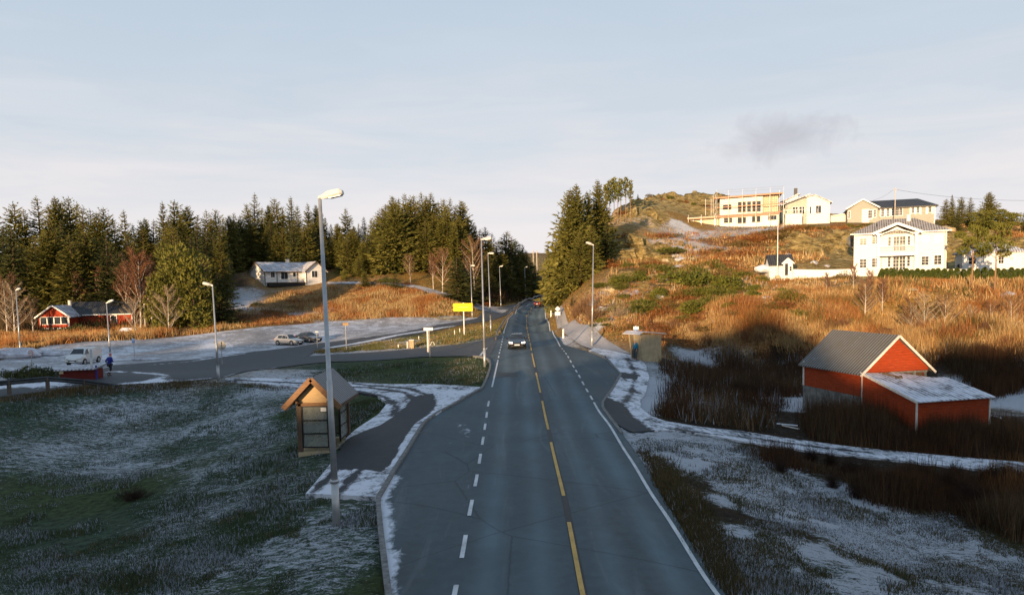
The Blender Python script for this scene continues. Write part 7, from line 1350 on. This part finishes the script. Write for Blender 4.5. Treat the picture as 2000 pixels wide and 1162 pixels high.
# ------------------------------------------------------------------ people
def skin_mesh(name, joints, edges, m, parent, sub=2, root=0):
    me = bpy.data.meshes.new(name); me.from_pydata([j[:3] for j in joints], edges, []); me.materials.append(m); o = bpy.data.objects.new(name, me); link(o, parent)
    sk = o.modifiers.new('skin', 'SKIN'); sk.use_smooth_shade = True
    for i, j in enumerate(joints): r = j[3]; me.skin_vertices[0].data[i].radius = (r, r) if not isinstance(r, tuple) else r
    me.skin_vertices[0].data[root].use_root = True
    s = o.modifiers.new('sub', 'SUBSURF'); s.levels = sub; s.render_levels = sub; return o
def person(loc, rz, label, J, jacket, trousers, hat=None, reflect=False, shoes='cloth_dark', group=None, scale=1):
    o = thing('person', label, 'person', loc, rz); o.scale = (scale,)*3
    # J: dict of joints
    P = J; V = []; E = []; idx = {}
    def a(n, r, par=None): idx[n] = len(V); V.append((*P[n], r)); 
    def e(x, y): E.append((idx[x], idx[y]))
    for n, r in [('pelvis', (.14, .11)), ('waist', (.12, .095)), ('chest', (.155, .11)), ('neck', .055), ('head', .085), ('crown', .08), ('shL', .065), ('elL', .045), ('haL', .035), ('shR', .065), ('elR', .045), ('haR', .035), ('hipL', .09), ('knL', .06), ('anL', .042), ('toL', .04), ('hipR', .09), ('knR', .06), ('anR', .042), ('toR', .04)]: a(n, r)
    for x, y in [('pelvis', 'waist'), ('waist', 'chest'), ('chest', 'neck'), ('neck', 'head'), ('head', 'crown'), ('chest', 'shL'), ('shL', 'elL'), ('elL', 'haL'), ('chest', 'shR'), ('shR', 'elR'), ('elR', 'haR'), ('pelvis', 'hipL'), ('hipL', 'knL'), ('knL', 'anL'), ('anL', 'toL'), ('pelvis', 'hipR'), ('hipR', 'knR'), ('knR', 'anR'), ('anR', 'toR')]: e(x, y)
    # fingers as short chains rooted at the hands
    for sdn in ('L', 'R'):
        h = Vector(P['ha'+sdn]); el = Vector(P['el'+sdn]); d = (h-el).normalized(); sd_ = d.cross(Vector((0, 1, .2))).normalized(); pm = h+d*.07; idx['pm'+sdn] = len(V); V.append((*pm, .026)); E.append((idx['ha'+sdn], idx['pm'+sdn]))
        for q in range(4):
            st = pm+sd_*(q-1.5)*.019; m1 = st+d*.045; m2 = m1+(d*.6+Vector((0, -.5, 0)))*.04*(1 if q in (1, 2) else .8); i0 = len(V); V += [(*m1, .0095), (*m2, .008)]; E += [(idx['pm'+sdn], i0), (i0, i0+1)]
        th = h+d*.03+sd_*.035; i0 = len(V); V += [(*th, .011), (*(th+d*.035+sd_*.012), .009)]; E += [(idx['ha'+sdn], i0), (i0, i0+1)]
    skin_mesh('body', V, E, M['skin'], o)
    def sub(names, edges, name, m):
        VV = [(*P[n], r) for n, r in names]; ii = {n: i for i, (n, r) in enumerate(names)}; return skin_mesh(name, VV, [(ii[x], ii[y]) for x, y in edges], M[m], o)
    sub([('waist', (.155, .125)), ('pelvis', (.175, .14)), ('chest', (.19, .14)), ('neck', .07), ('shL', .088), ('elL', .066), ('wrL', .05), ('shR', .088), ('elR', .066), ('wrR', .05)], [('waist', 'pelvis'), ('waist', 'chest'), ('chest', 'neck'), ('chest', 'shL'), ('shL', 'elL'), ('elL', 'wrL'), ('chest', 'shR'), ('shR', 'elR'), ('elR', 'wrR')], 'jacket', jacket)
    sub([('pelvis', (.165, .13)), ('hipL', .108), ('knL', .078), ('anL', .06), ('hipR', .108), ('knR', .078), ('anR', .06)], [('pelvis', 'hipL'), ('hipL', 'knL'), ('knL', 'anL'), ('pelvis', 'hipR'), ('hipR', 'knR'), ('knR', 'anR')], 'trousers', trousers)
    for sdn in ('L', 'R'): sub([('an'+sdn, .058), ('he'+sdn, .05), ('to'+sdn, .048)], [('an'+sdn, 'he'+sdn), ('he'+sdn, 'to'+sdn)], 'shoe', shoes)
    c = Vector(P['crown']); f = MB(); fc = Vector(P['face'])
    nose = MB(); nose.add([fc+Vector((-.013, .0, -.015)), fc+Vector((.013, 0, -.015)), fc+Vector((0, -.03, -.012)), fc+Vector((0, 0, .03))], [(0, 1, 2), (0, 2, 3), (1, 3, 2)]); nose.build('nose', M['skin'], o)
    for sx in (-1, 1): MB().box(fc.x+sx*.03-.010, fc.x+sx*.03+.010, fc.y-.006, fc.y+.01, fc.z+.022, fc.z+.032).build('eye', M['black'], o)
    MB().box(fc.x-.022, fc.x+.022, fc.y-.004, fc.y+.01, fc.z-.045, fc.z-.038).build('mouth', M['cloth_red'], o)
    hd = Vector(P['head']); hp = MB(); n_ = 14; VV = []
    for i in range(6):
        th_ = math.pi/2*i/5*1.05
        for j in range(n_): ph_ = 2*math.pi*j/n_; VV.append(hd+Vector((math.cos(ph_)*.105*math.cos(th_*.98), .012+math.sin(ph_)*.118*math.cos(th_*.98), .055+.105*math.sin(th_))))
    hp.add(VV, [(i*n_+j, i*n_+(j+1) % n_, (i+1)*n_+(j+1) % n_, (i+1)*n_+j) for i in range(5) for j in range(n_)]+[tuple(5*n_+j for j in range(n_))]); hp.build('hat' if hat else 'hair', M[hat or 'bark'], o, True)
    if reflect:
        for sdn in ('L', 'R'):
            a_ = Vector(P['kn'+sdn]); b_ = Vector(P['an'+sdn]); q = a_.lerp(b_, .45); q2 = a_.lerp(b_, .62); MB().tube([q, q2], [.092, .085], 12).build('reflective_band', M['reflective'], o, True)
        a_ = Vector(P['hipR']); b_ = Vector(P['knR']); d = Vector((.10, -.0, 0)); MB().bar(a_.lerp(b_, .35)+d, b_+d*.95, .03, .05).build('reflective_stripe', M['reflective'], o)
    return o
def stand(dx=0, lean=0):
    return dict(pelvis=(0, 0, .95), waist=(0, lean*.3, 1.10), chest=(0, lean, 1.34), neck=(0, lean-.01, 1.50), head=(0, lean-.03, 1.61), crown=(0, lean-.03, 1.70), face=(0, lean-.125, 1.62), shL=(-.19, lean, 1.42), elL=(-.25, lean+.03, 1.14), wrL=(-.24, -.04, .93), haL=(-.24, -.06, .87), shR=(.19, lean, 1.42), elR=(.25, lean+.03, 1.14), wrR=(.24, -.04, .93), haR=(.24, -.06, .87),
        hipL=(-.10, 0, .90), knL=(-.12, -.03, .50), anL=(-.13, .02, .09), heL=(-.13, .05, .045), toL=(-.145, -.14, .04), hipR=(.10, 0, .90), knR=(.12, -.02, .50), anR=(.13, .02, .09), heR=(.13, .05, .045), toR=(.145, -.14, .04))
J = stand(); J.update(knR=(.11, -.20, .55), anR=(.10, -.05, .14), heR=(.10, -.01, .10), toR=(.10, -.20, .05), knL=(-.11, .02, .50), anL=(-.10, .28, .20), heL=(-.10, .33, .18), toL=(-.10, .20, .04), elL=(-.28, -.02, 1.15), wrL=(-.20, -.20, 1.12), haL=(-.19, -.25, 1.13), elR=(.30, .10, 1.16), wrR=(.28, -.04, 1.02), haR=(.28, -.09, 1.0), chest=(0, -.05, 1.34), neck=(0, -.08, 1.50), head=(0, -.11, 1.61), crown=(0, -.11, 1.70), face=(0, -.205, 1.62), shL=(-.19, -.05, 1.42), shR=(.19, -.05, 1.42))
p = PZ(216, 742, .62); person((p[0], p[1], zg(p[0], p[1])+.03), R(160), 'running man in blue jacket, red cap and dark trousers with white bands', J, 'cloth_blue', 'cloth_dark', 'cloth_red', True, scale=1.05)
J = stand(); J.update(wrL=(-.17, -.16, .98), haL=(-.15, -.22, .97)); p = PZ(1241, 702.5, .62); person((p[0], p[1], zg(p[0], p[1])+.04), R(-60), 'man in teal jacket and grey trousers waiting by the concrete shelter', J, 'cloth_teal', 'cloth_jeans', 'grey_cap', scale=1.05)
J = stand(); p = C(1904, 529.5, 101.2); person(tuple(p), R(10), 'person in dark red jacket standing by the white garage wall', J, 'cloth_red', 'cloth_dark', None)
def SHADOW():
    r = [(-9.5, 34, 1.45), (-75, 95, 1.6), (-62, 88, 1.0), (-110, 100, 1.2), (-160, 120, 1.0)]
    for px, py, dz in [(190, 703, .15), (400, 668, .5), (330, 690, .15), (480, 672, .1), (600, 665, .0), (700, 690, .2), (850, 690, .1), (960, 735, .15), (1100, 715, .1), (1250, 695, .9), (1330, 668, .2), (1400, 650, .1), (1440, 640, .1), (1485, 622, .1), (1520, 622, .0), (1550, 645, .1), (1610, 668, .0)]:
        q = g1(px, py); r.append((q[0], q[1], q[2]+dz))
    r += [(20.0, 43.0, 1.95), (26.0, 44.2, 1.85)]
    for px, py, dz in [(1830, 682, .1), (1900, 688, .1), (1990, 690, .2), (2100, 700, .2)]:
        q = g1(px, py); r.append((q[0], q[1], q[2]+dz))
    return r
# ------------------------------------------------------------------ light
AZ = R(25); EL = R(6.8)
SD = Vector((-math.sin(AZ)*math.cos(EL), -math.cos(AZ)*math.cos(EL), math.sin(EL)))   # towards the sun
sl = bpy.data.lights.new('sun', 'SUN'); sl.energy = 5.0; sl.angle = R(.5); sl.color = (1.0, .69, .39)
so = bpy.data.objects.new('sun', sl); COL.objects.link(so); so.rotation_euler = SD.to_track_quat('Z', 'Y').to_euler()
# unseen ridge added behind the bridge, its crest shaped to cast the foreground shadow
ca_, sa_ = math.cos(AZ), math.sin(AZ); D = 150.0; TE = math.tan(EL)
def ts(X, Y): return X*ca_-Y*sa_, X*sa_+Y*ca_
sh = []
for X, Y, z in SHADOW():
    t, s = ts(X, Y); sh.append((t, z+(s+D)*TE))
sh.sort(); sh = np.array(sh)
tt = np.arange(-330, 330, .7)
hh = np.interp(tt, sh[:, 0], sh[:, 1])+.7*fbm(tt/2.1, tt*0+3, 3, 5)*.6+.5*fbm(tt/.9, tt*0+9, 2, 15)
hh += np.where(tt > sh[-1, 0], 2, 0)
mb = MB(); V = []
prof = [(-70, -2), (-25, .62), (-6, .9), (0, 1.0), (5, .86), (24, .5), (60, -2)]
for i, t in enumerate(tt):
    for (o_, k) in prof:
        s = -D+o_; hgt = hh[i]*k if k > 0 else -2; hgt += (0 if k == 1.0 else fbm(np.array([t/6]), np.array([o_/6.]), 3, 9)[0]*2*(k > 0))
        V.append((t*ca_+s*sa_, -t*sa_+s*ca_, hgt))
n_ = len(prof); mb.add(V, [(i*n_+k, i*n_+k+1, (i+1)*n_+k+1, (i+1)*n_+k) for i in range(len(tt)-1) for k in range(n_-1)])
mh = simple('ridge', (.05, .05, .025), .95, vs=.3)
tag(mb.build('shadow_ridge', mh), kind='structure')

# ------------------------------------------------------------------ sky: Nishita, thin high cloud and a pale band of cloud low down
w = bpy.data.worlds.new("World"); scene.world = w; w.use_nodes = True; nt = w.node_tree; bg = nt.nodes['Background']
sky = nt.nodes.new('ShaderNodeTexSky'); sky.sky_type = 'NISHITA'; sky.sun_disc = False; sky.sun_elevation = EL; sky.sun_rotation = math.atan2(SD.x, SD.y); sky.air_density = 1.0; sky.dust_density = .6; sky.ozone_density = 1.0
SKYK = 1.0
tc = nt.nodes.new('ShaderNodeTexCoord'); sp = nt.nodes.new('ShaderNodeSeparateXYZ'); nt.links.new(tc.outputs['Generated'], sp.inputs[0])
zz = mathn(nt, 'MAXIMUM', sp.outputs[2], 0.0)
# project on a cloud deck
dv = mathn(nt, 'ADD', zz, .06); cx = mathn(nt, 'DIVIDE', sp.outputs[0], dv); cy = mathn(nt, 'DIVIDE', sp.outputs[1], dv)
cb = nt.nodes.new('ShaderNodeCombineXYZ'); nt.links.new(cx, cb.inputs[0]); nt.links.new(cy, cb.inputs[1])
n1 = noise(nt, .42, 7, .56, .8, cb.outputs[0]); n2 = noise(nt, .16, 3, .5, .3, cb.outputs[0])
thin = mathn(nt, 'MULTIPLY', mapr(nt, mathn(nt, 'ADD', n1.outputs[0], mathn(nt, 'MULTIPLY', n2.outputs[0], .6)), .68, 1.02), .50)
low = mapr(nt, zz, .33, .0)
nl = noise(nt, 3.4, 6, .6, .4, None); mp = nt.nodes.new('ShaderNodeMapping'); mp.inputs['Scale'].default_value = (1, 1, 7.5); nt.links.new(tc.outputs['Generated'], mp.inputs[0]); nt.links.new(mp.outputs[0], nl.inputs['Vector'])
lowc = mathn(nt, 'MULTIPLY', mapr(nt, mathn(nt, 'ADD', nl.outputs[0], mathn(nt, 'MULTIPLY', low, .45)), .56, .92), mapr(nt, zz, .36, .12))
base = mixc(nt, 1.0, sky.outputs[0], (SKYK, SKYK, SKYK), 'MULTIPLY')
SKYLIN = dict(top=(3.6, 5.0, 6.9), mid=(5.4, 6.4, 7.4), hor=(7.0, 6.9, 6.9), cloud=(5.0, 5.2, 5.6), warm=(6.5, 5.9, 5.8))
vr = nt.nodes.new('ShaderNodeValToRGB'); nt.links.new(zz, vr.inputs[0]); e = vr.color_ramp.elements
e[0].position = 0; e[0].color = (.72, .69, .70, 1); e[1].position = 1; e[1].color = (.25, .35, .48, 1)
for ps, cl in ((.10, (.60, .62, .66)), (.22, (.50, .56, .63)), (.38, (.42, .51, .61)), (.55, (.30, .40, .52)), (.75, (.27, .37, .50))): x = e.new(ps); x.color = (*cl, 1)
veil = mixc(nt, 1.0, vr.outputs[0], (8.3, 8.3, 8.3), 'MULTIPLY')
c = mixc(nt, .965, base, veil)
vis = mapr(nt, zz, .6, .3)
c = mixc(nt, mathn(nt, 'MULTIPLY', mathn(nt, 'MULTIPLY', thin, .75), vis), c, SKYLIN['cloud'])
c = mixc(nt, mathn(nt, 'MULTIPLY', lowc, .55), c, SKYLIN['warm'])
# one small grey cloud, upper right
d0 = rays(1530, 268)[0]; d0 = d0/np.linalg.norm(d0)
vm = nt.nodes.new('ShaderNodeVectorMath'); vm.operation = 'SUBTRACT'; nt.links.new(tc.outputs['Generated'], vm.inputs[0]); vm.inputs[1].default_value = tuple(d0)
mp2 = nt.nodes.new('ShaderNodeMapping'); mp2.inputs['Rotation'].default_value = (0, .12, 0); mp2.inputs['Scale'].default_value = (13, 13, 36); nt.links.new(vm.outputs[0], mp2.inputs[0])
ln = nt.nodes.new('ShaderNodeVectorMath'); ln.operation = 'LENGTH'; nt.links.new(mp2.outputs[0], ln.inputs[0])
ncl = noise(nt, 22, 6, .62, .5, tc.outputs['Generated'])
sc_ = mapr(nt, mathn(nt, 'ADD', ln.outputs['Value'], mathn(nt, 'MULTIPLY', mathn(nt, 'SUBTRACT', ncl.outputs[0], .5), 2.2)), 1.15, .2)
c = mixc(nt, mathn(nt, 'MULTIPLY', sc_, .50), c, (3.0, 2.9, 3.3))
nt.links.new(c, bg.inputs[0]); bg.inputs[1].default_value = .090
vs_ = scene.view_settings; scene.display_settings.display_device = 'sRGB'; vs_.view_transform = 'Standard'; vs_.look = 'None'; vs_.exposure = .72; vs_.gamma = 1; vs_.use_curve_mapping = False
scene.cycles.use_denoising = True; scene.cycles.max_bounces = 4; scene.cycles.diffuse_bounces = 2; scene.cycles.glossy_bounces = 2; scene.cycles.transparent_max_bounces = 12; scene.cycles.transmission_bounces = 2
scene.cycles.sample_clamp_indirect = 4
